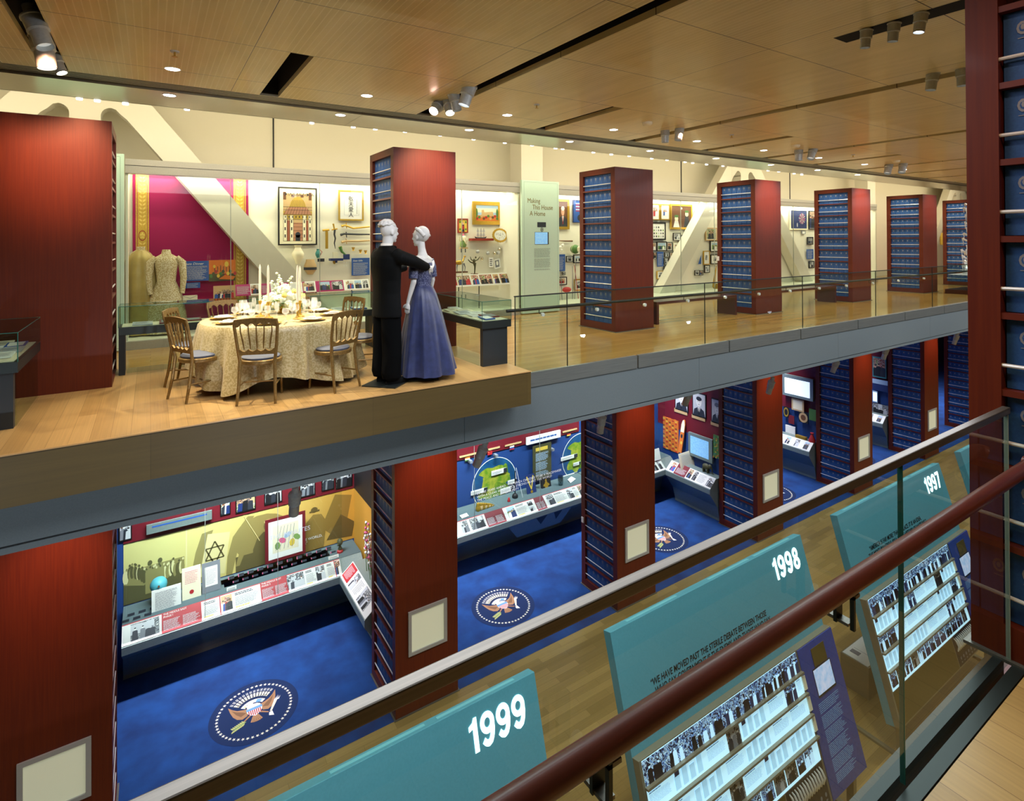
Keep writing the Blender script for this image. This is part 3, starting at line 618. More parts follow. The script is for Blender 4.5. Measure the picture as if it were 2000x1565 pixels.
# ------------------------------------------------------------------ woven seals on the carpet
def seal(b, cx, cy):
    fr = F((cx, cy, .004), (1, 0, 0), (0, 1, 0)); s = .4583
    b.ell(fr, 0, 0, .555, .555, 'navy_c', .001, 56)
    for i in range(50):
        t = 2*math.pi*i/50; a, c = s*math.cos(t), s*math.sin(t); P = []
        for k in range(10):
            q_ = t+math.pi*k/5; rr = .025 if k % 2 == 0 else .0105; P.append((a+rr*math.cos(q_), c+rr*math.sin(q_)))
        b.poly(fr, P, 'starc', .002)
    e = lambda pts, m, z: [b.poly(fr, [(sg*x, y) for x, y in (pts if sg > 0 else pts[::-1])], m, z) for sg in (1, -1)]
    # eagle: wings, head, shield, tail, legs, olive branch and arrows
    e([(.06, .02), (.10, -.05), (.16, -.075), (.22, -.04), (.26, .03), (.285, .13), (.30, .24), (.25, .17), (.20, .12), (.13, .09), (.08, .08)], 'wingb', .002)
    e([(.10, .01), (.17, -.02), (.22, .05), (.265, .16), (.21, .10), (.14, .05)], 'wingd', .003)
    for i in range(-6, 7):                                                # cloud of glory and its rays
        t = math.pi/2-i*.135; b.poly(fr, [(.0+.235*math.cos(t-.05), .0+.235*math.sin(t-.05)+.02), (.235*math.cos(t+.05), .235*math.sin(t+.05)+.02), (.31*math.cos(t+.045), .31*math.sin(t+.045)+.02), (.31*math.cos(t-.045), .31*math.sin(t-.045)+.02)], 'p_cream', .003)
        for k in (-.032, 0, .032): b.poly(fr, [(.325*math.cos(t+k-.007), .325*math.sin(t+k-.007)+.02), (.325*math.cos(t+k+.007), .325*math.sin(t+k+.007)+.02), (.37*math.cos(t+k+.006), .37*math.sin(t+k+.006)+.02), (.37*math.cos(t+k-.006), .37*math.sin(t+k-.006)+.02)], 'p_wht', .003)
    P = [(.20*math.cos(math.pi*.22+i*math.pi*.56/10), .20*math.sin(math.pi*.22+i*math.pi*.56/10)+.01) for i in range(11)]+[(.14*math.cos(math.pi*.78-i*math.pi*.56/10), .14*math.sin(math.pi*.78-i*math.pi*.56/10)+.01) for i in range(11)]
    b.poly(fr, P[:11]+P[11:], 'p_wht', .0025)
    for i in range(12): t = math.pi*.25+i*math.pi*.5/11; b.ell(fr, .255*math.cos(t), .255*math.sin(t)+.015, .008, .012, 'p_dk', .0045, 6, rot=t); b.ell(fr, .215*math.cos(t), .215*math.sin(t)+.012, .006, .009, 'p_dk', .0045, 6, rot=t)
    b.poly(fr, [(-.07, .02), (.07, .02), (.085, .09), (.05, .12), (.0, .13), (-.06, .12), (-.085, .09)], 'p_wht', .004)
    b.poly(fr, [(-.10, .135), (-.085, .10), (-.045, .10), (-.01, .115), (.0, .14), (-.03, .16), (-.07, .16)], 'p_wht', .005); b.poly(fr, [(-.10, .135), (-.12, .112), (-.10, .115), (-.085, .12)], 'p_yel', .006); b.ell(fr, -.075, .142, .006, .006, 'p_black', .006, 6)
    b.poly(fr, [(.03, .14), (.09, .12), (.12, .16), (.06, .19)], 'shieldb', .0045)
    b.poly(fr, [(-.095, .055), (.095, .055), (.095, .0), (.07, -.06), (0, -.105), (-.07, -.06), (-.095, .0)], 'p_wht', .006)
    b.poly(fr, [(-.098, .06), (.098, .06), (.098, .015), (-.098, .015)], 'shieldb', .007)
    for i in range(7):
        x = -.078+i*.0235; b.poly(fr, [(x, .015), (x+.0125, .015), (x+.0125, -.055-.04*(1-abs(x+.006)/.08)), (x, -.055-.04*(1-abs(x)/.08))], 'p_red', .0075)
    b.poly(fr, [(-.035, -.09), (.035, -.09), (.075, -.19), (.04, -.205), (0, -.21), (-.04, -.205), (-.075, -.19)], 'wingb', .003)
    for i in range(5): x = -.05+.025*i; b.poly(fr, [(x*.5, -.11), (x+.004, -.20), (x-.004, -.20)], 'wingd', .004)
    e([(.05, -.07), (.08, -.06), (.16, -.125), (.15, -.14)], 'wingb', .0035)
    b.poly(fr, [(-.14, -.13), (-.12, -.15), (-.27, -.20), (-.28, -.19)], 'p_grn2', .005)
    for i in range(7):
        for sg in (-1, 1): x = -.15-.022*i; b.ell(fr, x-.01, -.155-.008*i+sg*.026, .026, .010, 'leafpile', .006, 8, rot=math.pi-sg*.9)
    b.poly(fr, [(.17, -.135), (.20, -.13), (.30, .04), (.26, .055)], 'p_cream', .005); b.poly(fr, [(.16, -.15), (.20, -.135), (.21, -.23), (.15, -.20)], 'p_wht', .005)
    for i in range(6): b.poly(fr, [(.245+.011*i, .025), (.258+.011*i, .025), (.265+.016*i, .11-.014*abs(i-3))], 'p_wht', .006)
for i, (x, lab) in enumerate(((1.18, 'in the bay with the yellow mural'), (5.15, 'in the bay with the globe wall'), (9.12, 'partly behind the third tower'), (13.1, 'mostly hidden by the fourth tower'), (17.1, 'farthest along the carpet'))):
    b = MB(); seal(b, x, 8.62); tag(b.build('seal_medallion'), 'round woven eagle seal with a star ring '+lab, 'carpet medallion', 'carpet seals')
# ------------------------------------------------------------------ ground-floor alcoves
M['counter'] = noisy('grey_green_counter_metal', '7C8C8C', '86958F', (60, 60, 60), 1, .45, metal=.3); M['decktop'] = mat('grey_deck_felt', '55666A', .9)
M['railprint'] = mat('white_graphic_rail', 'E8E8E2', .4)
M['mural'] = grad('yellow_sepia_mural', 'DAD48A', 'D09A3A', 'X', .2, 3.0)
M['mural_dk'] = grad('sepia_shadow_tone', '96905A', '94702C', 'X', .2, 3.0); M['mural_dd'] = grad('sepia_dark_tone', '5C5A38', '6A5224', 'X', .2, 3.0); M['mural_lt'] = grad('sepia_pale_tone', 'E4DFA6', 'D2A858', 'X', .2, 3.0)
M['un_blue'] = mat('helmet_blue', '4FA8B8', .45)
M['sea'] = noisy('printed_ocean', '14406E', '1D5A86', (1, 1, 1), 5, .4); M['land'] = noisy('printed_land', '5E8A1E', 'A8A83A', (1, 1, 1), 9, .4); M['land2'] = noisy('printed_land_dark', '3E6E20', '7E9A2A', (1, 1, 1), 11, .4)
M['crystal'] = glassy('cut_crystal', 'C8D0D0', 1.6, .1)
M['vid2'] = mat('bright_screen', 'DCE8F4', .3, emit=.9, ecol='D8E8FA')
M['notice'] = mat('pale_green_lit_notice', 'D9DDBE', .5, emit=.25); M['nfr'] = mat('pale_metal_frame', 'A6A8A2', .4)
LY, LZ = 9.73, .80
def counter(xa, xb, lab, end=None):
    t = thing('exhibit_counter', lab, 'exhibit counter', ((xa+xb)/2, LY, 0))
    pr = [(LY, .69), (LY, LZ), (9.95, .985), (10.46, .985), (10.46, 0), (10.3, 0), (10.3, .06), (10.22, .35)]
    fr = F((xa, 0, 0), (0, 1, 0), (0, 0, 1))                      # n = +x
    b = MB(); b.poly(fr, pr, 'counter', xb-xa, xb-xa); b.build('body', t)
    MB().box(xa, 9.96, .986, xb, 10.46, .99, 'decktop').build('deck', t)
    return t
def rail_frame(xa): return F((xa, LY+.012, LZ+.012), (1, 0, 0), (0, .21, .183))
def graphic_rail(xa, xb, lab, items, top='p_red'):
    fr = rail_frame(xa); b = MB(); b.fbox(fr, 0, 0, 0, xb-xa, .275, .006, 'railprint'); b.q(fr, 0, .262, xb-xa, .275, top, .007)
    for k, a, w, *o in items:
        if k == 'bw' or k == 'col' or k == 'out': pic(b, fr, a, .03, a+w, .25, k, o[0] if o else a, c=.0075)
        elif k == 'hb': pic(b, fr, a, .03, a+w, .13, 'bw', a, c=.0075); pic(b, fr, a, .15, a+w, .25, 'bw', a+1, c=.0075)
        elif k == 'tx': greek(b, fr, a, .06, a+w, .19, 9, 'p_grey', .0075, .35, seed=a); greek(b, fr, a, .205, a+w*.8, .245, 2, 'p_dk', .0075, .6, seed=a); greek(b, fr, a, .025, a+w*.6, .05, 1, 'p_yel', .0075, .7, seed=a, ragged=0)
        else:
            b.q(fr, a, 0, a+w, .275, k, .0075); greek(b, fr, a+.02, .03, a+w*.48, .17, 9, 'p_lt', .0085, .45, seed=a); greek(b, fr, a+w*.52, .03, a+w-.02, .17, 9, 'p_lt', .0085, .45, seed=a+1)
    o = b.build('graphic_rail'); tag(o, lab, 'graphic rail')
    return fr, o
def side_counter(x, y0, y1, lab):
    t = thing('exhibit_counter', lab, 'exhibit counter', (x+.2, (y0+y1)/2, 0))
    fr = F((0, y1, 0), (1, 0, 0), (0, 0, 1))                      # n = -y
    b = MB(); b.poly(fr, [(x-.03, .69), (x-.03, LZ), (x+.2, .985), (x+.42, .985), (x+.42, 0), (x+.3, 0), (x+.3, .06), (x+.22, .35)][::1], 'counter', y1-y0, y1-y0); b.build('body', t)
    f2 = F((x-.018, y1, LZ+.012), (0, -1, 0), (.21, 0, .183)); b = MB(); b.fbox(f2, 0, 0, 0, y1-y0, .28, .006, 'railprint')
    return t, f2, b
W1 = lambda y=10.5: F((0, y, 0), (1, 0, 0), (0, 0, 1))
def wallp(u, v, y=10.49): p = at(u, v, y=y); return p.x, p.z
# maroon band and navy backing above the counters
b = MB(); b.box(-1.5, 10.5, 0, 20.6, 10.56, 4.3, 'navyw'); struct(b.build('wall_alcove'))
def slabrect(fr, b, u0, v0, u1, v1, m, c=.002, y=10.49):
    a0, z1 = wallp(u0, v0, y); a1, z0 = wallp(u1, v1, y); b.q(fr, a0, min(z0, z1), a1, max(z0, z1), m, c); return a0, min(z0, z1), a1, max(z0, z1)
MB_, T_ = MB, None
# --- bay 1: the yellow mural
c1 = counter(-.34, 3.06, 'grey sloping counter under the yellow mural')
g1, _ = graphic_rail(-.34, 2.68, 'red and white graphic rail below the yellow mural',
    [('bw', .10, .34), ('p_red', .47, .50), ('tx', 1.0, .2), ('p_red', 1.21, .015), ('col', 1.23, .15, 5), ('tx', 1.42, .33), ('p_red', 1.78, .40), ('bw', 2.17, .26, 3), ('tx', 2.46, .15), ('bw', 2.62, .14, 8), ('tx', 2.8, .12), ('p_red', 2.92, .01), ('col', 2.93, .08)])
text('heading', 'THE MIDDLE EAST\nPHASE I', g1, .49, .235, .036, 'p_wht', _, .001, c=.0095); text('heading', 'THE MIDDLE EAST\nPHASE II', g1, 1.80, .235, .036, 'p_wht', _, .001, c=.0095)
mu = thing('wall_mural', 'long yellow sepia photo mural of flags and soldiers', 'mural', (1.4, 10.49, .985))
fr = F((-.34, 10.498, .985), (1, 0, 0), (0, 0, 1)); H = .915
MB().fbox(fr, 0, 0, -.004, 3.5, H, 0, 'mural').build('printed_panel', mu)
b = MB(); r = random.Random(4)
b.q(fr, 0, 0, .78, .50, 'mural_dk', .001); b.poly(fr, [(0, .0), (.78, 0), (.78, .38), (.5, .35), (.25, .22), (0, .3)], 'mural_dd', .0015)
for i in range(34):
    x = .02+.75*(i/34)+r.uniform(-.01, .01); h = r.uniform(.02, .09)+(.08 if i < 9 else 0); b.ell(fr, x, .30+h, .026, .10, r.choice(['mural_dd', 'mural_dk', 'mural_dd', 'mural_lt']), .002+i*.00005, 10); b.ell(fr, x+.004, .42+h, .014, .020, r.choice(['mural_dd', 'mural_lt', 'mural_dk']), .004+i*.00005, 8)
for x in (.33, .46): b.poly(fr, [(x-.06, .08), (x+.06, .08), (x+.05, .45), (x+.02, .5), (x-.03, .5), (x-.06, .4)], 'mural_dk', .0045); b.ell(fr, x, .54, .03, .04, 'mural_dd', .005, 9)
b.build('crowd_scene', mu)
b = MB(); b.q(fr, .80, 0, .815, H, 'mural_lt', .001)
b.poly(fr, [(.86, .12), (1.02, .0), (1.14, .0), (1.06, .45), (1.18, .80), (1.02, .78), (.93, .5)], 'mural_dk', .0015)
def star(cx, cy, r_, m):
    for o_ in (0, math.pi):
        P = [(cx+r_*math.cos(math.pi/2+o_+k*2*math.pi/3), cy+r_*1.25*math.sin(math.pi/2+o_+k*2*math.pi/3)) for k in range(3)]
        for k in range(3):
            (x0, y0), (x1, y1) = P[k], P[(k+1) % 3]; dx, dy = x1-x0, y1-y0; l = math.hypot(dx, dy); nx, ny = -dy/l*.011, dx/l*.011
            b.poly(fr, [(x0-nx, y0-ny), (x1-nx, y1-ny), (x1+nx, y1+ny), (x0+nx, y0+ny)], m, .003)
b.poly(fr, [(.98, .10), (1.34, .05), (1.42, .7), (1.10, .75)], 'mural_lt', .002); star(1.20, .42, .15, 'mural_dd')
b.poly(fr, [(1.36, .0), (1.45, .0), (1.56, .5), (1.78, .86), (1.68, .88), (1.46, .6), (1.38, .3)], 'mural_dk', .0022); b.poly(fr, [(1.50, .1), (1.56, .1), (1.74, .55), (1.84, .80), (1.80, .84), (1.6, .5)], 'mural_dk', .0022)
b.build('flags_scene', mu)
b = MB(); b.q(fr, 1.50, 0, 2.35, .25, 'mural_dd', .0012); b.ell(fr, 1.9, .5, .45, .35, 'mural_dk', .0011, 18)
b.poly(fr, [(1.76, 0), (2.24, 0), (2.26, .35), (2.16, .50), (2.06, .55), (1.92, .55), (1.82, .46), (1.76, .3)], 'mural_dd', .003); b.ell(fr, 1.99, .64, .068, .09, 'mural_dd', .0035, 12); b.ell(fr, 1.99, .71, .06, .035, 'mural_lt', .004, 10)
b.tube([fr.p(1.62, .9, .004), fr.p(1.86, .42, .004)], .006, 'mural_lt', 4); b.build('soldier_scene', mu)
b = MB(); b.poly(fr, [(2.55, 0), (2.9, 0), (2.95, .45), (2.86, .6), (2.72, .62), (2.6, .5)], 'mural_dk', .003); b.ell(fr, 2.74, .70, .06, .05, 'mural_dd', .0035, 10); b.q(fr, 2.66, .66, 2.83, .69, 'mural_dd', .004)
b.poly(fr, [(2.86, .35), (3.1, .88), (3.4, .8), (3.3, .3), (3.1, .12)], 'mural_dk', .002); b.poly(fr, [(2.95, .1), (3.2, .5), (3.45, .3), (3.4, .05)], 'mural_dd', .0025); b.build('flag_bearer_scene', mu)
text('quotation', '“THROUGHOUT THE WORLD,\nTHE QUIET WITNESS”', fr, 2.02, .20, .062, 'p_wht', mu, .001, c=.008)
t = thing('maroon_wall_band', 'maroon picture band above the yellow mural', 'wall panel', (1.4, 10.49, 1.91)); fr = F((-.34, 10.49, 1.91), (1, 0, 0), (0, 0, 1)); MB().fbox(fr, 0, 0, 0, 3.5, 1.5, .004, 'p_maroon').build('panel', t)
for i, (u, w, m_) in enumerate(((232, .16, 'bw'), (430, .15, 'out'), (460, .3, 'col'), (516, .28, 'bw'), (585, .26, 'bw'), (628, .22, 'bw'), (655, .3, 'bw'))):
    x = wallp(u, 1000)[0]+.34; g = MB(); f3 = F(fr.p(x, .05+.02*(i % 2), .006), (1, 0, 0), (0, 0, 1)); g.fbox(f3, 0, 0, 0, w, .3, .01, 'black'); pic(g, f3, .015, .02, w-.015, .29, m_, i*3.3, c=.011)
    tag(g.build('framed_photo'), ['small monochrome', 'small landscape', 'red-toned', 'wide grey', 'dark crowd', 'dark group', 'long dark'][i]+' photo on the maroon band, '+ORD[i]+' along from the camera side', 'photo', 'photos on the maroon band')
# exhibits on the bay 1 deck
b = MB(); p = at(310, 1150, y=10.2); b.lathe((p.x, 10.25, 1.24), [(.105, 0), (.112, .03), (.108, .07), (.08, .115), (.04, .138), (.001, .142)], 'un_blue', 20, 1, 1.1)
h = thing('helmet', 'light blue helmet on a stand by the sepia crowd scene', 'helmet', (p.x, 10.2, .99)); b.build('shell', h, smooth=True); b = MB(); b.tube([(p.x-.07, 10.17, 1.25), (p.x, 10.17, 1.19), (p.x+.07, 10.17, 1.25)], .006, 'p_dk', 5).tube([(p.x, 10.25, .99), (p.x, 10.25, 1.3)], .008, 'steel', 6); b.ell(F((p.x, 10.125, 1.31), (1, 0, 0), (0, .3, 1)), 0, 0, .014, .018, 'p_brn', .002); b.build('strap', h)
def sheet(name, lab, cat, u0, v0, u1, v1, y, m, th=.012, kids=None, lean=.25, grp=None):
    "a leaning board whose lower edge stands at depth y"
    a = at(u0, v1, y=y); c_ = at(u1, v1, y=y); top = at(u0, v0, y=y); w = c_.x-a.x; z0 = min(a.z, c_.z); hh = max(.03, at((u0+u1)/2, v0, y=y).z-at((u0+u1)/2, v1, y=y).z)
    f = F((a.x, y, (at((u0+u1)/2, v1, y=y)).z), (1, 0, 0), (0, lean, 1)); t = thing(name, lab, cat, (a.x+w/2, y, f.o.z), grp); MB().fbox(f, 0, 0, -th, w, hh, 0, m).build('board', t)
    if kids: g = MB(); kids(g, f, w, hh); g.build('print', t)
    return t
gk = lambda m='p_grey', n=10, s=1, mg=.12, fl=.35: (lambda g, f, w, h: greek(g, f, w*mg, h*.1, w*(1-mg), h*.9, n, m, .002, fl, seed=s))
sheet('document', 'large white typed document leaning before the sepia mural', 'document', 296, 1151, 354, 1194, 10.05, 'p_wht', kids=gk(n=16))
sheet('document', 'cream letter with red seal standing in an open folder', 'document', 356, 1112, 393, 1170, 10.12, 'p_cream', kids=lambda g, f, w, h: (greek(g, f, w*.15, h*.5, w*.85, h*.9, 8, 'p_pink', .002, .3), g.ell(f, w*.5, h*.22, w*.12, w*.12, 'p_red', .002)))
sheet('document', 'white letter mounted in a grey fabric folder', 'document', 395, 1102, 431, 1156, 10.13, 'p_grey', kids=lambda g, f, w, h: (g.q(f, w*.15, h*.2, w*.85, h*.85, 'p_wht', .002), greek(g, f, w*.22, h*.28, w*.78, h*.78, 10, 'p_grey', .003, .25)))
mp = sheet('framed_map', 'coloured map in a dark red frame hanging before the mural', 'map', 518, 1008, 597, 1092, 10.36, 'p_maroon', kids=lambda g, f, w, h: (g.q(f, w*.08, h*.07, w*.92, h*.93, 'p_wht', .002), g.q(f, w*.18, h*.2, w*.82, h*.82, 'p_cream', .003), [g.ell(f, w*(.3+.12*i), h*(.35+.1*(i % 3)), w*.07, h*.09, ['p_grn2', 'p_pink', 'p_sky', 'p_yel'][i % 4], .004, 7, rot=i) for i in range(5)], [g.poly(f, [(w*(.25+.1*i), h*.25), (w*(.26+.1*i), h*.25), (w*(.40+.08*i), h*.78), (w*(.39+.08*i), h*.78)], 'p_grey', .005) for i in range(5)]), lean=.02)
sheet('label_card', 'small white label card on the counter by the grey folder', 'card', 443, 1147, 462, 1156, 10.0, 'p_wht', kids=gk(n=3))
sheet('label_card', 'small white label card by the bronze bust', 'card', 642, 1086, 662, 1096, 10.0, 'p_wht', kids=gk(n=3))
k = 0
for row in range(2):
    for i in range(11):
        u = 452+row*12+i*19.0-(0 if row == 0 else 3); v = 1129-i*5.75+row*8; y = 10.30-.10*row; p = at(u, v, y=y)
        b = MB(); b.fbox(F((p.x-.035, y, p.z-.02), (1, 0, 0), (0, .4, 1)), 0, 0, 0, .075, .042, .012, 'p_dk').fbox(F((p.x-.045, y, p.z-.02), (1, 0, 0), (0, .4, 1)), 0, 0, 0, .010, .042, .012, 'p_pink')
        tag(b.build('name_plate'), 'small dark name plate, %s from the folder in the %s row under the map' % (ORD[i], ['back', 'front'][row]), 'name plate', 'name plates on stepped ledges')
b = MB(); a = at(432, 1140, y=10.3); c_ = at(640, 1078, y=10.3); b.box(a.x, 10.24, .99, c_.x, 10.38, a.z-.015, 'p_tan').box(a.x+.03, 10.14, .99, c_.x, 10.24, a.z-.07, 'p_tan'); tag(b.build('stepped_ledge'), 'tan stepped ledge carrying the name plates', 'ledge')
p = at(664, 1078, y=10.15); t = thing('bust', 'small bronze bust on a red base at the counter corner', 'bust', (p.x, 10.15, .99)); b = MB(); b.lathe((p.x, 10.15, .99), [(.05, 0), (.05, .03), (.03, .05)], 'p_red', 12); b.build('base', t)
b = MB(); b.lathe((p.x, 10.15, 1.03), [(.03, 0), (.035, .03), (.02, .06), (.018, .08), (.04, .10), (.05, .135), (.045, .17), (.02, .195), (.001, .2)], 'p_sep3', 14, 1, 1.1).ball((p.x-.035, 10.12, 1.14), .02, .02, .02, 'p_sep3', 8, 6); b.build('head', t, smooth=True)
for i in range(6):
    p = at(238+i*11, 1200, y=10.02+.13*(i % 2)); p.z = .993; b = MB(); b.fbox(F((p.x, p.y, p.z), (1, 0, 0), (0, .4, 1)), 0, 0, 0, .085, .03, .01, 'p_dk'); tag(b.build('name_plate'), 'dark name plate near the tower end of the counter, %s along' % ORD[i], 'name plate', 'name plates by the left tower')
# side counter with flowers
t, f2, b = side_counter(2.66, 8.40, 9.72, 'white side counter turning towards the tower below the mannequins')
b.q(f2, .02, .03, .30, .27, 'p_red', .008); greek(b, f2, .05, .06, .27, .24, 10, 'p_lt', .009, .4); pic(b, f2, .36, .03, .52, .26, 'bw', 3, c=.008); greek(b, f2, .56, .05, .74, .25, 10, 'p_grey', .008, .3); pic(b, f2, .80, .03, 1.15, .26, 'bw', 6, c=.008); b.build('graphic', t)
b = MB(); b.box(3.1, 8.36, 0, 3.16, 10.5, 1.9, 'mural').box(3.1, 8.36, 1.9, 3.16, 10.5, 4.2, 'p_black'); struct(b.build('wall_partition'))
t = thing('gladioli', 'tall white gladioli leaning against the orange partition', 'flowers', (2.98, 9.1, .99)); r = random.Random(5)
for i in range(7):
    x, y = 2.98+r.uniform(-.05, .05), 9.0+r.uniform(-.3, .35); b = MB(); top = (x+r.uniform(-.1, .03), y+r.uniform(-.12, .12), 1.72+r.uniform(-.15, .1)); b.tube([(x, y, .99), ((x+top[0])/2, (y+top[1])/2, 1.35), top], .005, 'p_grn', 5); st = b.build('stem', t)
    b = MB(); 
    for k in range(9): q_ = V((x, y, 1.2)).lerp(V(top), k/8); b.ball(q_+V((r.uniform(-.02, .02), r.uniform(-.03, .03), 0)), .022, .026, .024, 'p_wht' if r.random() < .75 else 'p_pink', 7, 5)
    b.build('blossom', st, smooth=True)
# --- bay 2: globe wall
gc = counter(3.66, 8.28, 'long grey sloping counter below the globe wall')
g2, o2 = graphic_rail(3.66, 8.28, 'maroon and white graphic rail below the globe wall',
    [('bw', 1.3, .15), ('bw', 1.50, .30, 2), ('p_maroon', 1.84, .42), ('out', 2.34, .18), ('tx', 2.56, .25), ('hb', 2.84, .13), ('p_maroon', 3.02, .24), ('bw', 3.32, .18, 5), ('tx', 3.53, .3), ('bw', 3.86, .15, 9), ('tx', 4.03, .12), ('col', 4.17, .14, 4), ('p_maroon', 4.31, .30)])
g = thing('globe_graphic', 'large printed globe on the navy wall, green land and a white rim', 'wall graphic', (6.1, 10.49, 1.0))
def wp(u, v, y=10.495): p = at(u, v, y=y); return p
c0 = wp(990, 948); e0 = wp(921, 965); rad = .50
fr = F((5.93, 10.497, 1.36), (1, 0, 0), (0, 0, 1))
def globe(fr, g, rad, cut=None):
    def clip(P): return [(min(cut, a) if cut is not None else a, b_) for a, b_ in P]
    for rr, m_, z in ((rad, 'p_wht', .001), (rad*.975, 'sea', .002)):
        b = MB(); b.poly(fr, clip([(rr*math.cos(i*math.pi/24), rr*math.sin(i*math.pi/24)) for i in range(48)]), m_, z); b.build('rim' if z < .0015 else 'ocean', g)
    b = MB(); r = random.Random(3)
    for (cx, cy, sx, sy) in ((.05, .1, .55, .42), (-.35, -.2, .35, .4), (.25, -.3, .35, .3), (-.1, .45, .5, .22), (.4, .2, .3, .4)):
        P = [(rad*(cx+sx*math.cos(t)*(1+.25*math.sin(3*t+cx*9))), rad*(cy+sy*math.sin(t)*(1+.25*math.cos(4*t+cy*7)))) for t in [i*math.pi/12 for i in range(24)]]
        P = [(a, c) if math.hypot(a, c) < rad*.95 else (a*rad*.95/math.hypot(a, c), c*rad*.95/math.hypot(a, c)) for a, c in P]; b.poly(fr, clip(P), r.choice(['land', 'land2']), .003+.0005*r.random())
    b.build('continents', g)
p = wp(1000, 955); globe(F((6.08, 10.497, 1.27), (1, 0, 0), (0, 0, 1)), g, .54)
g = thing('globe_graphic', 'second printed globe, cut off by the third bookcase tower', 'wall graphic', (8.1, 10.49, 1.1)); globe(F((8.41, 10.497, 1.34), (1, 0, 0), (0, 0, 1)), g, .54)
t = thing('maroon_wall_band', 'maroon band with small flags and gold captions above the globes', 'wall panel', (6, 10.48, 1.93)); fr = F((3.66, 10.485, 1.94), (1, 0, 0), (0, 0, 1)); MB().fbox(fr, 0, 0, 0, 4.7, 1.2, .004, 'p_maroon').build('panel', t)
for i, (u, v, cols, vert) in enumerate(((913, 897, ('p_org', 'p_wht', 'p_grn'), 0), (957, 885, ('p_red',), 0), (1000, 875, ('p_wht', 'p_blue', 'p_red'), 0), (1111, 848, ('p_black', 'p_red', 'p_yel'), 0))):
    p = at(u, v, y=10.47); b = MB(); f3 = F((p.x-.055, 10.472, p.z-.04), (1, 0, 0), (0, 0, 1)); n_ = len(cols)
    for k, m_ in enumerate(cols): b.fbox(f3, 0, .08*(n_-1-k)/n_, 0, .11, .08*(n_-k)/n_, .004, m_)
    if n_ == 1: b.ell(f3, .022, .06, .01, .01, 'p_yel', .006, 6)
    tag(b.build('small_flag'), ['orange, white and green striped', 'plain red', 'white, blue and red striped', 'black, red and yellow striped'][i]+' small flag on the maroon band', 'flag', 'small flags')
    b = MB(); f3 = F((p.x-.18, 10.475, p.z+.06), (1, 0, 0), (0, 0, 1)); b.fbox(f3, 0, 0, 0, .42, .035, .012, 'p_tan'); tag(b.build('caption_plate'), 'gold caption plate above the '+['orange, white and green', 'plain red', 'white, blue and red', 'black, red and yellow'][i]+' flag', 'caption plate', 'gold caption plates')
sheet('text_board', 'black and gold text board with a yellow heading on the globe wall', 'text board', 1041, 868, 1077, 935, 10.44, 'p_sep3', lean=0, kids=lambda g, f, w, h: (g.q(f, w*.15, h*.83, w*.8, h*.93, 'p_yel', .002), greek(g, f, w*.15, h*.12, w*.85, h*.78, 22, 'p_sky', .002, .5, gap=9)))
for i, (u0, v0, u1, v1) in enumerate(((920, 956, 952, 964), (960, 917, 990, 926), (992, 937, 1010, 945), (978, 952, 1003, 962), (948, 975, 976, 984), (1096, 890, 1128, 897), (1099, 926, 1128, 933), (1120, 903, 1134, 909))):
    sheet('caption_strip', 'white caption strip on the globe wall, %s of eight' % ORD[i], 'caption strip', u0, v0, u1, v1, 10.47, 'p_wht', th=.008, lean=0, kids=lambda g, f, w, h: (greek(g, f, w*.04, h*.2, w*.7, h*.8, 3, 'p_grey', .002, .3), g.q(f, w*.78, 0, w, h, 'p_dk', .002)), grp='caption strips on the globe wall')
for i in range(9):
    s = 1-.1*i; p = at(934+i*(5.4-.2*i), 1000-i*2.0, y=10.13); t = thing('nesting_doll', 'nesting doll in the gold row, %s in size' % ORD[i], 'doll', (p.x, 10.13, .99), 'row of nesting dolls'); h = .165*s
    MB().lathe((p.x, 10.13, .99), [(.28*h, 0), (.33*h, .15*h), (.34*h, .35*h), (.24*h, .6*h)], ['gold2', 'p_tan'][i % 2], 12).build('body', t, smooth=True); MB().lathe((p.x, 10.13, .99), [(.24*h, .6*h), (.25*h, .72*h), (.2*h, .9*h), (.001, h)], 'gold2', 12).build('head', t, smooth=True)
p = at(994, 985, y=10.12); b = MB(); b.lathe((p.x, 10.12, .99), [(.03, 0), (.035, .02), (.022, .05), (.02, .07), (.001, .09)], 'p_red', 12); b.lathe((p.x, 10.12, 1.03), [(.022, 0), (.02, .02), (.001, .05)], 'gold2', 10); tag(b.build('figurine', smooth=True), 'single small red and gold figurine beside the doll row', 'figurine')
p = at(1006, 978, y=10.2); t = thing('ceremonial_staff', 'black stand with a tall thin beaded staff on the counter', 'staff', (p.x, 10.2, .99)); MB().lathe((p.x, 10.2, .99), [(.06, 0), (.065, .03), (.05, .07), (.02, .09)], 'p_black', 14).build('stand', t, smooth=True); a = at(1008, 914, y=10.25); c_ = at(1021, 972, y=10.1); MB().tube([a, c_], .007, 'p_lt', 6).build('rod', t); MB().tube([at(1006, 920, y=10.2), (p.x, 10.2, 1.05)], .012, 'p_black', 6).build('shaft', t)
sheet('medal_board', 'navy board with a medal on a yellow V-shaped ribbon', 'medal', 1031, 929, 1049, 971, 10.15, 'p_navy', kids=lambda g, f, w, h: (g.poly(f, [(w*.1, h*.9), (w*.2, h*.95), (w*.54, h*.38), (w*.46, h*.33)], 'p_yel', .003), g.poly(f, [(w*.8, h*.95), (w*.9, h*.9), (w*.54, h*.33), (w*.46, h*.38)], 'p_yel', .0035), g.ell(f, w*.5, h*.24, w*.13, w*.13, 'gold2', .004)))
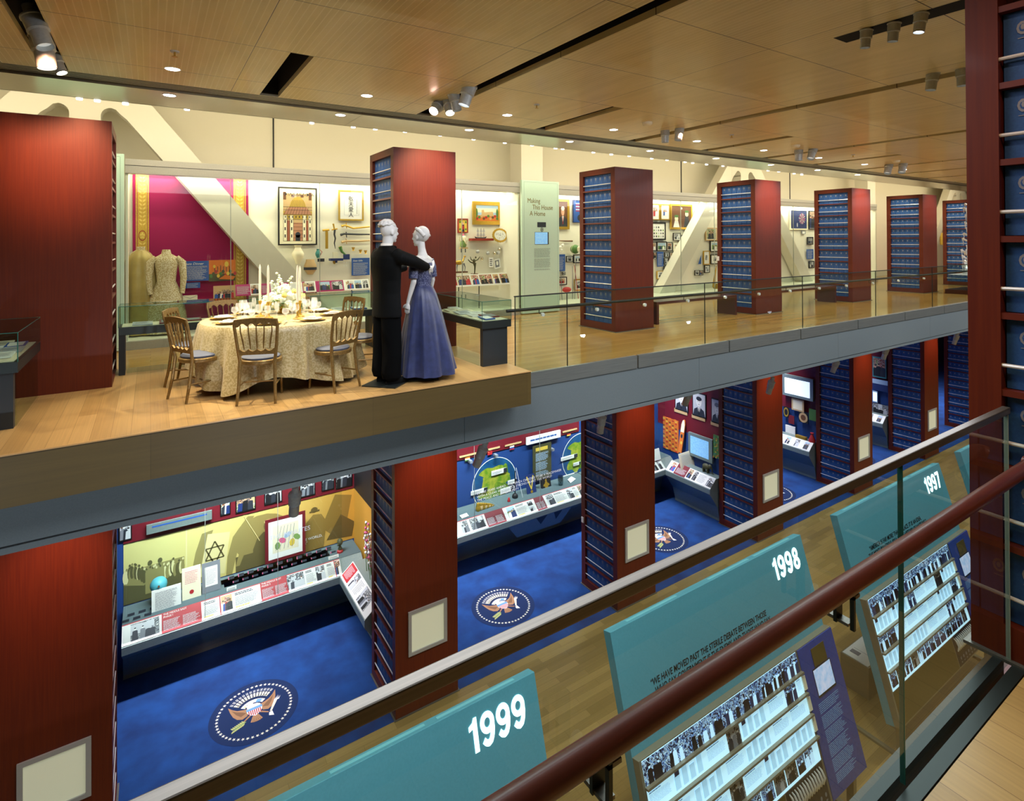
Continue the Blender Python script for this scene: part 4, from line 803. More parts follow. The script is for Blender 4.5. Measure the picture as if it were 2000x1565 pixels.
sheet('framed_figure', 'gold relief figure in a black box frame', 'framed relief', 1060, 934, 1078, 961, 10.2, 'p_black', th=.04, kids=lambda g, f, w, h: (g.ell(f, w*.5, h*.45, w*.18, h*.3, 'gold2', .003), g.ell(f, w*.5, h*.8, w*.1, h*.09, 'gold2', .004), g.ell(f, w*.3, h*.5, w*.14, h*.08, 'gold2', .0035, rot=.6), g.ell(f, w*.7, h*.5, w*.14, h*.08, 'gold2', .0035, rot=-.6)))
p = at(1095, 955, y=10.15); b = MB(); b.lathe((p.x, 10.15, .99), [(.05, 0), (.06, .06), (.065, .14), (.06, .2), (.055, .2), (.05, .1), (.001, .03)], 'crystal', 16); tag(b.build('crystal_vase', smooth=True), 'cut crystal vase on the counter beside the second globe', 'vase')
p = at(1118, 940, y=10.15); b = MB(); b.poly(F((p.x-.09, 10.1, .995), (1, .2, .1), (-.1, 1, .25)), [(0, 0), (.2, .02), (.17, .14), (.02, .12)], 'p_wht', .001, .004); tag(b.build('open_booklet'), 'open white booklet on a small stand near the second globe', 'booklet')
b = MB(); p = at(908, 1003, y=10.05); b.fbox(F((p.x-.09, 10.0, .995), (1, .1, 0), (0, 1, .2)), 0, 0, 0, .16, .10, .01, 'p_wht'); tag(b.build('label_card'), 'white card lying by the doll row', 'card')
for i in range(3): p = at(920+i*50+(60 if i == 2 else 0), 905-i*12, y=10.4); b = MB(); b.box(p.x-.03, 10.38, p.z, p.x+.03, 10.49, p.z+.05, 'p_grey'); tag(b.build('wall_spot'), 'small grey wall box above the globe, %s along' % ORD[i], 'fixture', 'small wall boxes')
# support brackets under the bay-2 counter
for i, (u0, u1) in enumerate(((985, 1110), )):
    a = at(u0, 1040, y=9.95).x; c_ = at(u1, 1010, y=9.95).x; b = MB(); fr = F((a, 9.93, .30), (1, 0, 0), (0, -.35, 1)); w = c_-a
    b.poly(fr, [(w*.18, 0), (w*.86, 0), (w, .37), (0, .37)], 'counter', 0, .02); b.poly(fr, [(w*.42, .36), (w*.52, .15), (w*.6, .36)], 'p_dk', .004); b.poly(fr, [(w*.70, .36), (w*.76, .15), (w*.84, .36)], 'p_dk', .004); b.build('bracket', gc)
# --- bay 3
counter(8.30, 10.86, 'short grey counter between the globe wall and the fourth tower')
graphic_rail(8.30, 10.47, 'white graphic rail ending at the bay corner by the fourth tower', [('bw', .4, .3), ('tx', .9, .4), ('tx', 1.55, .2), ('bw', 1.82, .13), ('bw', 2.0, .1)], 'p_grey')
t, f2, b = side_counter(10.46, 8.40, 9.72, 'white-topped side counter beside the fourth tower')
pic(b, f2, .08, .03, .22, .26, 'col', 3, c=.008); b.q(f2, .24, 0, .58, .28, 'p_maroon', .008); greek(b, f2, .27, .04, .55, .18, 8, 'p_lt', .009, .4); pic(b, f2, .60, .03, .72, .26, 'col', 6, c=.008); pic(b, f2, .76, .03, .86, .26, 'bw', 7, c=.008); greek(b, f2, .9, .05, 1.1, .25, 8, 'p_grey', .008, .3); pic(b, f2, 1.16, .03, 1.32, .26, 'bw', 9, c=.008); b.build('graphic', t)
def sidewall(x, lab):
    b = MB(); b.box(x, 8.36, 0, x+.06, 10.5, 1.66, 'navyw').box(x, 8.36, 1.66, x+.06, 10.5, 4.25, 'p_maroon'); return struct(b.build('wall_partition'))
sidewall(11.0, '')
SX = 10.98
def sw(u, v, x=SX): return at(u, v, x=x)
def swsheet(name, lab, cat, u0, v0, u1, v1, m, kids=None, x=SX, th=.02, grp=None):
    a = at(u0, v0, x=x); c_ = at(u1, v1, x=x); ym, y0 = max(a.y, c_.y), min(a.y, c_.y); z1 = at((u0+u1)/2, v0, x=x).z; z0 = at((u0+u1)/2, v1, x=x).z
    f = F((x, ym, z0), (0, -1, 0), (0, 0, 1)); t = thing(name, lab, cat, (x, (ym+y0)/2, z0), grp); MB().fbox(f, 0, 0, -th, ym-y0, z1-z0, 0, m).build('board', t)
    if kids: g = MB(); kids(g, f, ym-y0, z1-z0); g.build('print', t)
    return t
face = lambda seed: (lambda g, f, w, h: (g.q(f, w*.06, h*.04, w*.94, h*.96, 'p_lt', .002), g.poly(f, [(w*.06, h*.04), (w*.94, h*.04), (w*.85, h*.3), (w*.6, h*.4), (w*.4, h*.4), (w*.15, h*.3)], 'p_dk', .003), g.poly(f, [(w*.4, h*.4), (w*.6, h*.4), (w*.5, h*.1)], 'p_wht', .004), g.poly(f, [(w*.48, h*.38), (w*.52, h*.38), (w*.54, h*.12), (w*.5, h*.08), (w*.46, h*.12)], 'p_black', .005), g.ell(f, w*.5, h*.62, w*.2, h*.2, 'p_wht', .005, 14), g.ell(f, w*.5, h*.76, w*.2, h*.09, 'p_dk' if seed % 2 else 'p_grey', .006, 12), g.ell(f, w*.43, h*.64, w*.03, h*.012, 'p_black', .007, 6), g.ell(f, w*.57, h*.64, w*.03, h*.012, 'p_black', .007, 6), g.q(f, w*.45, h*.52, w*.55, h*.535, 'p_dk', .007)))
for i, (u0, v0, u1, v1) in enumerate(((1318, 760, 1344, 803), (1352, 768, 1379, 815), (1389, 780, 1412, 828))):
    swsheet('portrait_photo', 'black and white portrait of a person in suit and tie, %s from the corner' % ORD[i], 'photo', u0, v0, u1, v1, 'p_black', face(i), grp='portraits in the third bay')
    swsheet('caption_plate', 'gold caption plate under the %s suited portrait' % ORD[i], 'caption plate', u0-1, v1-2, u1-2, v1+5, 'p_tan')
swsheet('kente_cloth', 'orange and red patterned woven cloth hanging in the third bay', 'cloth', 1295, 818, 1325, 880, 'p_org', lambda g, f, w, h: [g.q(f, w*(i % 5)/5, h*j/14, w*((i % 5)+.6)/5, h*(j+.5)/14, ['p_red', 'p_yel', 'p_brn', 'p_org'][(i+j) % 4], .003) for j in range(14) for i in range(5)], x=10.985)
b = MB(); p0 = at(1328, 884, x=10.85); p1 = at(1336, 820, x=10.95); fr = F(p0, (0, -1, 0), (p1-p0)); L_ = (p1-p0).length; b.poly(fr, [(-.05, 0), (.05, 0), (.06, L_*.4), (.055, L_*.85), (.03, L_*.97), (0, L_), (-.03, L_*.97), (-.055, L_*.85), (-.06, L_*.4)], 'p_org', .01, .03); b.poly(fr, [(-.055, L_*.62), (.055, L_*.62), (.05, L_*.85), (.03, L_*.96), (0, L_*.99), (-.03, L_*.96), (-.05, L_*.85)], 'p_cream', .012); b.ell(fr, 0, L_*.5, .03, .05, 'p_dk', .012); b.ell(fr, .01, L_*.3, .03, .04, 'p_yel', .012); tag(b.build('painted_bat'), 'painted wooden bat, cream blade and orange lower half', 'bat')
t = swsheet('monitor', 'grey wall monitor with a pale blue screen in the third bay', 'monitor', 1344, 852, 1391, 897, 'counter', lambda g, f, w, h: g.q(f, w*.1, h*.12, w*.86, h*.88, 'scrn', .003), x=10.9, th=.06)
swsheet('textile', 'green and orange beaded textile beside the monitor', 'textile', 1393, 852, 1412, 896, 'p_grn', lambda g, f, w, h: [g.ell(f, w*((i*37) % 100)/100, h*((i*53) % 100)/100, w*.07, h*.03, ['p_org', 'p_yel', 'p_teal', 'p_grn2'][i % 4], .003, 6) for i in range(40)], x=10.9)
sheet('document', 'white card leaning on the side counter before the monitor', 'document', 1331, 884, 1361, 914, 9.3, 'p_cream', kids=gk('p_lt'))
sheet('document', 'white sheet leaning at the corner by the third tower', 'document', 1278, 878, 1291, 899, 9.9, 'p_wht')
t = thing('elephant_sculpture', 'small dark elephant sculpture on the side counter', 'sculpture', tuple(at(1379, 918, x=10.78))); p = V(t.location); p.z = .99; t.location.z = .99; t['_w'] = tuple(p)
b = MB(); b.ball(p+V((0, 0, .13)), .05, .10, .07, 'p_sep3', 12, 8).ball(p+V((0, -.11, .16)), .04, .05, .05, 'p_sep3', 10, 7); b.tube([p+V((0, -.15, .15)), p+V((0, -.18, .08)), p+V((0, -.17, .02))], [.02, .013, .009], 'p_sep3', 7); b.build('body', t, smooth=True)
for sx_ in (-.025, .025):
    for sy_ in (-.06, .06): MB().tube([p+V((sx_, sy_, .1)), p+V((sx_, sy_, 0))], [.022, .018], 'p_sep3', 8).build('leg', t, smooth=True)
# --- bays 4 and 5
for i, (cx, nm) in enumerate(((14.44, 'fourth'), (18.42, 'fifth'))):
    t, f2, b = side_counter(cx, 8.40, 9.72, 'white-topped side counter in the %s bay, seen between two towers' % nm)
    for k in range(5): pic(b, f2, .08+.26*k, .03, .2+.26*k, .25, 'bw' if k % 2 else 'out', k+i*7, c=.008)
    b.build('graphic', t); sidewall(cx+.54, ''); counter(cx-3.1, cx, 'grey counter along the back of the %s bay' % nm)
X4 = 14.95
swsheet('monitor', 'grey monitor with a bright white screen high in the fourth bay', 'monitor', 1528, 736, 1588, 778, 'counter', lambda g, f, w, h: g.q(f, w*.08, h*.12, w*.9, h*.85, 'vid2', .003), x=14.8, th=.08)
for i, (u0, v0, u1, v1, m_, lab, kk) in enumerate(((1546, 780, 1570, 803, 'p_tan', 'framed sheet in a bamboo frame', lambda g, f, w, h: g.q(f, w*.12, h*.12, w*.88, h*.88, 'p_cream', .003)),
    (1530, 795, 1541, 815, 'p_black', 'round gilt fretwork medallion on black', lambda g, f, w, h: (g.ell(f, w*.5, h*.5, w*.45, h*.45, 'gold2', .003), g.ell(f, w*.5, h*.5, w*.3, h*.3, 'p_black', .004))),
    (1560, 806, 1578, 826, 'p_black', 'round woven basket plate', lambda g, f, w, h: (g.ell(f, w*.5, h*.5, w*.48, h*.48, 'p_tan', .003), g.ell(f, w*.5, h*.5, w*.28, h*.28, 'p_brn', .004))),
    (1580, 800, 1594, 822, 'p_grn', 'green glass sheet', None), (1534, 832, 1553, 848, 'p_wht', 'white open booklet', None), (1540, 812, 1551, 828, 'p_maroon', 'deep red box', None))):
    swsheet('wall_exhibit', lab+' in the fourth bay', 'exhibit', u0, v0, u1, v1, m_, kk, x=14.86)
p = at(1586, 855, x=14.7); b = MB(); b.lathe((p.x, p.y, .99), [(.08, 0), (.09, .05), (.05, .14), (.03, .2), (.05, .24), (.001, .26)], 'p_red', 12); tag(b.build('red_figurine', smooth=True), 'red robed figurine on the counter of the fourth bay', 'figurine')
p = at(1565, 853, x=14.7); b = MB(); b.box(p.x-.05, p.y-.15, .99, p.x+.05, p.y+.15, 1.07, 'gold2'); tag(b.build('gilt_box', bevel=.01), 'small gilt box on the counter of the fourth bay', 'box')
for i, (u0, v0, u1, v1, m_, lab, kk) in enumerate(((1704, 698, 1731, 738, 'p_teal', 'framed group photo, men at a pool', lambda g, f, w, h: pic(g, f, w*.06, h*.06, w*.94, h*.94, 'col', 4, c=.003)), (1704, 742, 1734, 764, 'p_navy', 'blue landscape banner', lambda g, f, w, h: g.q(f, 0, h*.6, w, h, 'p_sky', .003)),
    (1704, 764, 1714, 786, 'p_sky', 'small glowing screen', lambda g, f, w, h: g.q(f, w*.1, h*.1, w*.9, h*.9, 'vid2', .003)), (1704, 790, 1735, 810, 'p_dk', 'dark crowd photo', lambda g, f, w, h: pic(g, f, 0, 0, w, h, 'bw', 8, c=.003)))):
    swsheet('wall_exhibit', lab+' in the fifth bay', 'exhibit', u0, v0, u1, v1, m_, kk, x=18.86)
# glass fronts of the alcoves
for xa, xb, n_, lab in ((-.33, 2.68, 3, 'under the dining display'), (3.66, 8.28, 3, 'across the globe wall'), (8.3, 10.47, 1, 'of the third bay')):
    t = thing('alcove_glazing', 'tall glass front '+lab, 'glazing', ((xa+xb)/2, 9.76, .99)); w = (xb-xa)/n_
    for i in range(n_): MB().box(xa+i*w+.003, 9.757, .84, xa+(i+1)*w-.003, 9.765, 4.25, 'glass').build('glass_pane', t)
    b = MB(); [b.box(xa+i*w-.003, 9.755, .84, xa+i*w+.003, 9.767, 4.25, 'seam') for i in range(1, n_)]
    if n_ > 1: b.build('glass_seam', t)
t = bpy.data.objects.get('alcove_glazing')
fr = F((1.55, 9.754, 1.72), (1, 0, 0), (0, 0, 1)); text('glass_lettering', 'THE MINUTES', fr, 0, 0, .10, 'p_lt', t, .001)
t = bpy.data.objects.get('alcove_glazing.001')
fr = F((5.25, 9.754, 1.50), (1, 0, 0), (0, 0, 1)); text('glass_lettering', 'IN THE YEARS AHEAD . . . AMERICA CHOOSES TO BE A PEACEMAKER\nWITH A CLEAR HEAD AND A STRONG HEART. THE WORLD\nTHE PEACE AND OPPORTUNITY', fr, 0, 0, .066, 'p_wht', t, .001)
# framed notices let into the ground-floor towers
for k in range(7):
    x = PX0+PP*k+PW/2; t = thing('framed_notice', 'pale lit notice in a grey frame on the front of the %s ground-floor tower' % ORD[k], 'notice', (x+.1, PY-.01, 1.1), 'notices on the tower fronts')
    fr = F((x-.284, PY-.002, .785), (1, 0, 0), (0, 0, 1)); w, h = .573, .60; b = MB()
    b.fbox(fr, 0, 0, 0, w, .045, .02, 'nfr').fbox(fr, 0, h-.045, 0, w, h, .02, 'nfr').fbox(fr, 0, .045, 0, .045, h-.045, .02, 'nfr').fbox(fr, w-.045, .045, 0, w, h-.045, .02, 'nfr'); b.build('frame', t)
    MB().fbox(fr, .045, .045, .0, w-.045, h-.045, .004, 'notice').build('sheet', t)

sheet('caption_board', 'long pale grey caption board with a blue line above the mural', 'caption board', 286, 1012, 414, 1030, 10.44, 'counter', th=.03, lean=0, kids=lambda g, f, w, h: g.q(f, w*.08, h*.62, w*.92, h*.78, 'p_blue', .002))
sheet('caption_board', 'white lit caption board on the maroon band above the globes', 'caption board', 1029, 848, 1095, 862, 10.42, 'p_wht', th=.04, lean=0, kids=lambda g, f, w, h: greek(g, f, w*.1, h*.4, w*.9, h*.75, 1, 'p_blue', .002, .6))
# ------------------------------------------------------------------ helpers for shaped things
def loft(b, rings, m, n=20, cap=True, wob=None):
    "rings: (cx, cy, z, rx, ry[, turn])"
    vs, fs = [], []
    for i, g in enumerate(rings):
        cx, cy, z, rx, ry = g[:5]; tw = g[5] if len(g) > 5 else 0
        for k in range(n):
            t = 2*math.pi*k/n; w = 1+(wob(i/(len(rings)-1), t) if wob else 0); x, y = rx*w*math.cos(t), ry*w*math.sin(t)
            vs.append((cx+x*math.cos(tw)-y*math.sin(tw), cy+x*math.sin(tw)+y*math.cos(tw), z))
    for i in range(len(rings)-1):
        for k in range(n): fs.append((i*n+k, i*n+(k+1) % n, (i+1)*n+(k+1) % n, (i+1)*n+k))
    if cap: fs += [tuple(range(n-1, -1, -1)), tuple((len(rings)-1)*n+k for k in range(n))]
    b.add(vs, fs, m); return b
def xf(b, loc, rz, s=1):
    c, n_ = math.cos(rz), math.sin(rz); b.v = [V((loc[0]+s*(p.x*c-p.y*n_), loc[1]+s*(p.x*n_+p.y*c), loc[2]+s*p.z)) for p in b.v]; return b
# ------------------------------------------------------------------ dinner table
TX, TY, TZ = 1.18, 6.80, ZP+.67
M['damask'] = noisy('gold_damask_cloth', 'A4925E', 'BCAC80', (1, 1, 1), 60, .36, detail=3, lo=.46, hi=.54, sheen=.2); M['gilt'] = noisy('antique_gilt_wood', '7A6034', '927440', (30, 30, 30), 2, .35, metal=.45)
M['cushion'] = mat('blue_grey_cushion', '5C6272', .6); M['china'] = mat('cream_china', 'F4EFDC', .2); M['crys'] = crystal('clear_crystal'); M['linen'] = mat('white_linen', 'F6F2E6', .8)
M['silver'] = mat('silver', 'D8D4C4', .2, 1); M['candle'] = mat('ivory_candle', 'EFE8CC', .5); M['hyd'] = noisy('hydrangea_white', 'E8F0CC', 'FAFCEC', (1, 1, 1), 60, .8); M['rose'] = mat('yellow_rose', 'F0DC7A', .7); M['leafg'] = mat('dark_leaf', '3E5E2A', .6); M['leafl'] = mat('lime_leaf', 'A8C060', .6)
t = thing('dinner_table', 'round dinner table hidden under the gold cloth', 'table', (TX, TY, ZP)); b = MB(); b.lathe((TX, TY, TZ-.03), [(.735, 0), (.735, .022)], 'p_brn', 36); b.build('tabletop', t)
for a in range(4): x, y = TX+.42*math.cos(a*1.571+.6), TY+.42*math.sin(a*1.571+.6); MB().tube([(x, y, ZP), (x, y, TZ-.03)], .018, 'black', 8).build('leg', t)
n, b = 180, MB(); rings = []; vs, fs = [], []
for j in range(15):
    q_ = max(0, (j-2)/12)
    for k in range(n):
        th = 2*math.pi*k/n; fold = .5*math.sin(11*th+.6)+.5*math.sin(17*th+1.7)+.35*math.sin(29*th); lob = .5+.5*math.sin(4*th-1.35+.5*math.sin(3*th))
        r_ = (.0, .72, .757)[j] if j < 3 else .757+.012+q_*(.07+.075*fold)+.05*q_*lob; drop = (0 if j < 3 else (q_-.03)*(.50+.15*lob))
        if j == 2: drop = .002
        vs.append((TX+r_*math.cos(th), TY+r_*math.sin(th), TZ+.002-drop))
for j in range(14):
    for k in range(n): fs.append((j*n+k, (j+1)*n+k, (j+1)*n+(k+1) % n, j*n+(k+1) % n))
b.add(vs, fs, 'damask'); tag(b.build('tablecloth', smooth=True), 'gold damask cloth draped in deep folds over the round table', 'tablecloth')
CH = []
def chair():
    t = bpy.data.objects.new('dining_chair', None); C.objects.link(t); lo = dict(local=True)
    sh = .405; b = MB(); loft(b, [(0, 0, sh-.045, .185, .175), (0, 0, sh-.04, .19, .18), (0, 0, sh-.012, .19, .18), (0, 0, sh-.005, .18, .17)], 'gilt', 24); b.build('seat_frame', t, smooth=True, **lo)
    b = MB(); loft(b, [(0, 0, sh-.006, .165, .158), (0, 0, sh+.012, .172, .165), (0, 0, sh+.026, .15, .145), (0, 0, sh+.032, .08, .08)], 'cushion', 24); b.build('seat_cushion', t, smooth=True, **lo)
    for s in (-1, 1):
        MB().tube([(s*.135, .135, sh-.02), (s*.15, .16, .2), (s*.155, .17, 0)], [.016, .013, .010], 'gilt', 8).build('leg', t, smooth=True, **lo)
        MB().tube([(s*.15, -.15, sh-.0), (s*.155, -.175, .2), (s*.165, -.215, 0)], [.017, .015, .012], 'gilt', 8).build('leg', t, smooth=True, **lo)
        MB().tube([(s*.15, -.15, sh-.02), (s*.17, -.175, .56), (s*.185, -.215, .74), (s*.175, -.222, .785)], [.016, .015, .014, .013], 'gilt', 8).build('back_post', t, smooth=True, **lo)
        MB().tube([(s*.152, .165, .17), (s*.157, -.18, .17)], .008, 'gilt', 6).build('stretcher', t, **lo)
    MB().tube([(-.15, 0, .17), (.15, 0, .17)], .008, 'gilt', 6).build('stretcher', t, **lo)
    fr = F((0, -.19, .44), (1, 0, 0), (0, -.115, 1)); fr = F((0, -.158, .43), (-1, 0, 0), (0, -.18, 1))
    b = MB(); P = [(-.185, .355)]; 
    for i in range(9): a = -.185+.37*i/8; P.append((a, .362+.018*math.cos((i-4)/4*1.4)))
    top = [(a, c) for a, c in P[1:]]; low = []
    for k in range(4):
        for i in range(7): a = .15-.075*k-.075*i/6; low.append((a, .305+.032*math.sin(math.pi*i/6)))
    b.poly(fr, [(-.178, .30)]+top[:]+[(.178, .30)]+low, 'gilt', .008, .018); b.build('crest_rail', t, bevel=.003, **lo)
    b = MB(); low = []
    for k in range(4):
        for i in range(5): low.append((-.145+.0725*k+.0725*i/4, .085-.022*math.sin(math.pi*i/4)))
    b.poly(fr, [(-.16, .03), (.16, .03), (.16, .09)]+low[::-1]+[(-.16, .09)], 'gilt', .008, .018); b.build('lower_rail', t, **lo)
    for i in range(5):
        a0, a1 = -.11+.055*i, -.135+.0675*i
        MB().tube([fr.p(a0, .085), fr.p(a0*.6+a1*.4, .17), fr.p(a1, .25), fr.p(a1, .315)], [.005, .009, .006, .005], 'gilt', 6).build('spindle', t, smooth=True, **lo)
    return t
c0 = chair(); c0['_w'] = (0, 0, 0)
spots = [(-155, 'beside the table edge nearest the tower'), (-110, 'with its back square to the camera'), (-63, 'turned away beside the tuxedo mannequin'), (-17, 'between table and tuxedo mannequin'), (25, 'behind the table near the tuxedo'), (70, 'behind the flowers'), (115, 'behind the table below the orange photo'), (158, 'behind the table below the lace dress')]
for i, (a, lab) in enumerate(spots):
    th = math.radians(a); r_ = .86; x, y = TX+r_*math.cos(th), TY+r_*math.sin(th)
    lab = lab.replace('the left cape', 'the table edge nearest the tower')
    o = c0 if i == 0 else dup(c0)
    o.location = (x, y, ZP); o.rotation_euler.z = th+math.pi/2; tag(o, 'gilt ballroom chair with grey cushion, '+lab, 'chair', 'ballroom chairs')
# place settings
plate = MB(); plate.lathe((0, 0, 0), [(.001, .002), (.10, .003), (.13, .010), (.132, .012), (.10, .007), (.001, .006)], 'gold2', 28); p0 = plate.build('charger_plate', local=True, smooth=True)

dp = MB(); dp.lathe((0, 0, 0), [(.001, .001), (.06, .002), (.095, .010), (.097, .012), (.06, .005), (.001, .004)], 'china', 26); d0 = dp.build('dinner_plate', local=True, smooth=True)
def goblet(h, r_, name):
    b = MB(); b.lathe((0, 0, 0), [(.001, .001), (r_*.9, .001), (r_*.85, .004), (.006, .012), (.004, h*.45), (.012, h*.5), (r_, h*.66), (r_*1.02, h*.8), (r_*.82, h), (r_*.80, h), (r_*.98, h*.8), (r_*.95, h*.67), (.008, h*.53)], 'crys', 16); return b.build(name, local=True, smooth=True)
gl = [goblet(.185, .036, 'wine_glass'), goblet(.165, .032, 'wine_glass'), goblet(.20, .022, 'champagne_flute'), goblet(.14, .034, 'water_goblet')]
nb = MB(); nb.poly(F((0, 0, 0), (1, 0, 0), (0, 1, 0)), [(-.07, -.045), (.07, -.05), (.075, .05), (-.068, .048)], 'linen', .012, .01).poly(F((0, 0, .012), (1, .1, 0), (0, 1, 0)), [(-.055, -.04), (.05, -.045), (.0, .045)], 'linen', .010, .008); n0 = nb.build('napkin', local=True, bevel=.002)
fb = MB(); fb.box(-.004, -.09, 0, .004, .03, .003, 'silver').box(-.011, .03, 0, .011, .045, .003, 'silver'); [fb.box(x-.0018, .045, 0, x+.0018, .085, .003, 'silver') for x in (-.009, -.003, .003, .009)]; f0 = fb.build('fork', local=True)
kb = MB(); kb.box(-.005, -.09, 0, .005, .0, .004, 'silver').box(-.007, .0, 0, .006, .10, .002, 'silver'); k0 = kb.build('knife', local=True)
SE = ['near the camera, by the square-on chair', 'at the edge nearest the red tower', 'nearest the tuxedo mannequin', 'beside the tuxedo mannequin, second', 'on the far side near the tuxedo', 'on the far side behind the flowers', 'on the far side below the orange photo', 'on the far side below the lace dress']
SE = ['at the chair beside the table edge nearest the tower', 'at the chair square to the camera', 'at the chair turned away by the tuxedo', 'at the chair between table and tuxedo', 'at the far chair near the tuxedo', 'at the far chair behind the flowers', 'at the far chair below the orange photo', 'at the far chair below the lace dress']
first = set()
def put(src, loc, rz, lab, cat, grp):
    if src.name in first: o = src.copy(); C.objects.link(o)
    else: o = src; first.add(src.name)
    o.location = loc; o.rotation_euler.z = rz; o['_w'] = tuple(loc); tag(o, lab, cat, grp); return o
srcn = {}
for i, (a, _l) in enumerate(spots):
    th = math.radians(a); P = lambda r_, da=0: (TX+r_*math.cos(th+da), TY+r_*math.sin(th+da), TZ+.005)
    put(p0, P(.56), th, 'gold charger plate '+SE[i], 'plate', 'charger plates'); q_ = P(.56); put(d0, (q_[0], q_[1], TZ+.013), th, 'cream dinner plate '+SE[i], 'plate', 'dinner plates')
    q_ = P(.56); put(n0, (q_[0], q_[1], TZ+.020), th+.4, 'folded white napkin '+SE[i], 'napkin', 'folded napkins')
    for k, (rr, da) in enumerate(((.40, -.30), (.35, -.12), (.37, .14), (.43, .34))):
        put(gl[k], P(rr, da), i, ['large crystal wine glass ', 'small crystal wine glass ', 'tall crystal flute ', 'short crystal goblet '][k]+SE[i], 'glass', 'crystal glasses')
    put(f0, P(.58, .29), th+math.pi/2, 'silver fork '+SE[i], 'fork', 'silver cutlery'); put(k0, P(.58, -.29), th+math.pi/2, 'silver knife '+SE[i], 'knife', 'silver cutlery')
for i, (u, v, hh) in enumerate(((508, 619, .52), (524, 622, .52), (581, 624, .52), (586, 619, .50))):
    p = at(u, v, z=TZ); t = thing('candlestick', 'gilt candlestick with a tall ivory candle, %s along' % ORD[i], 'candlestick', (p.x, p.y, TZ+.003), 'tall candlesticks')
    MB().lathe((p.x, p.y, TZ+.003), [(.05, 0), (.05, .006), (.02, .02), (.009, .05), (.014, .08), (.008, .11), (.018, .17), (.014, .18)], 'gold2', 16).build('stick', t, smooth=True)
    MB().lathe((p.x, p.y, TZ+.18), [(.013, 0), (.012, hh-.20), (.009, hh-.14), (.001, hh-.11)], 'candle', 12).build('candle', t, smooth=True)
fx, fy = at(550, 612, z=TZ).x+.02, at(550, 612, z=TZ).y; t = thing('flower_arrangement', 'large centrepiece of white hydrangeas and yellow roses', 'flowers', (fx, fy, TZ+.003))
MB().lathe((fx, fy, TZ+.003), [(.07, 0), (.075, .01), (.04, .03), (.05, .06), (.10, .11), (.095, .12)], 'gold2', 20).build('vase', t, smooth=True)
r = random.Random(12)
def head(c, rad, m, name, nn=46):
    b = MB()
    for i in range(nn):
        d = V((r.gauss(0, 1), r.gauss(0, 1), r.gauss(0, 1))).normalized()*rad*r.uniform(.75, 1); a = d.orthogonal().normalized(); e_ = a.cross(d).normalized(); s = rad*.27; c_ = V(c)+d
        b.add([c_+a*s, c_+e_*s, c_-a*s, c_-e_*s, c_+d.normalized()*s*.35], [(0, 1, 4), (1, 2, 4), (2, 3, 4), (3, 0, 4)], m)
    b.ball(c, rad*.85, rad*.85, rad*.8, m, 10, 7); b.build(name, t, smooth=False)
for (dx, dy, dz, rd) in ((0, -.02, .27, .085), (-.13, -.05, .19, .075), (.12, -.04, .18, .078), (-.05, -.11, .17, .08), (.06, -.12, .20, .07), (.0, .10, .2, .08), (-.16, .05, .16, .07), (.17, .05, .15, .07), (-.09, -.1, .12, .065), (.11, -.11, .11, .062), (-.2, -.02, .11, .055), (.21, -.03, .10, .055), (.02, -.15, .12, .06)): head((fx+dx, fy+dy, TZ+dz), rd, 'hyd', 'hydrangea')
for (dx, dy, dz) in ((-.02, -.15, .22), (.15, -.12, .17), (.09, -.15, .26), (-.17, -.08, .13), (.2, -.08, .2)): head((fx+dx, fy+dy, TZ+dz), .035, 'rose', 'rose', 24)
for i in range(22):
    an = r.uniform(0, 6.28); c_ = V((fx+.15*math.cos(an), fy+.15*math.sin(an), TZ+r.uniform(.06, .16))); d = V((math.cos(an), math.sin(an), r.uniform(-.3, .5)))*r.uniform(.07, .11); s_ = d.cross(V((0, 0, 1))).normalized()*.025
    MB().add([c_, c_+d*.5+s_, c_+d, c_+d*.5-s_, c_+d*.5+V((0, 0, .012))], [(0, 1, 4), (1, 2, 4), (2, 3, 4), (3, 0, 4)], r.choice(['leafg', 'leafl'])).build('leaf', t)
for (dx, dy, hz) in ((-.05, .02, .47), (-.02, -.03, .40), (.07, .03, .42), (-.10, 0, .38), (.16, 0, .33)):
    st = MB().tube([(fx+dx*.4, fy+dy, TZ+.15), (fx+dx*.8, fy+dy, TZ+hz*.7), (fx+dx*1.2, fy+dy, TZ+hz)], .0035, 'leafl', 5).build('stem', t)
    for k in range(6): q_ = V((fx+dx*.9, fy+dy, TZ+hz*.72)).lerp(V((fx+dx*1.2, fy+dy, TZ+hz)), k/5); b = MB(); b.ball(q_+V((r.uniform(-.02, .02), r.uniform(-.02, .02), 0)), .017, .017, .013, 'hyd', 6, 4); b.build('blossom', st)

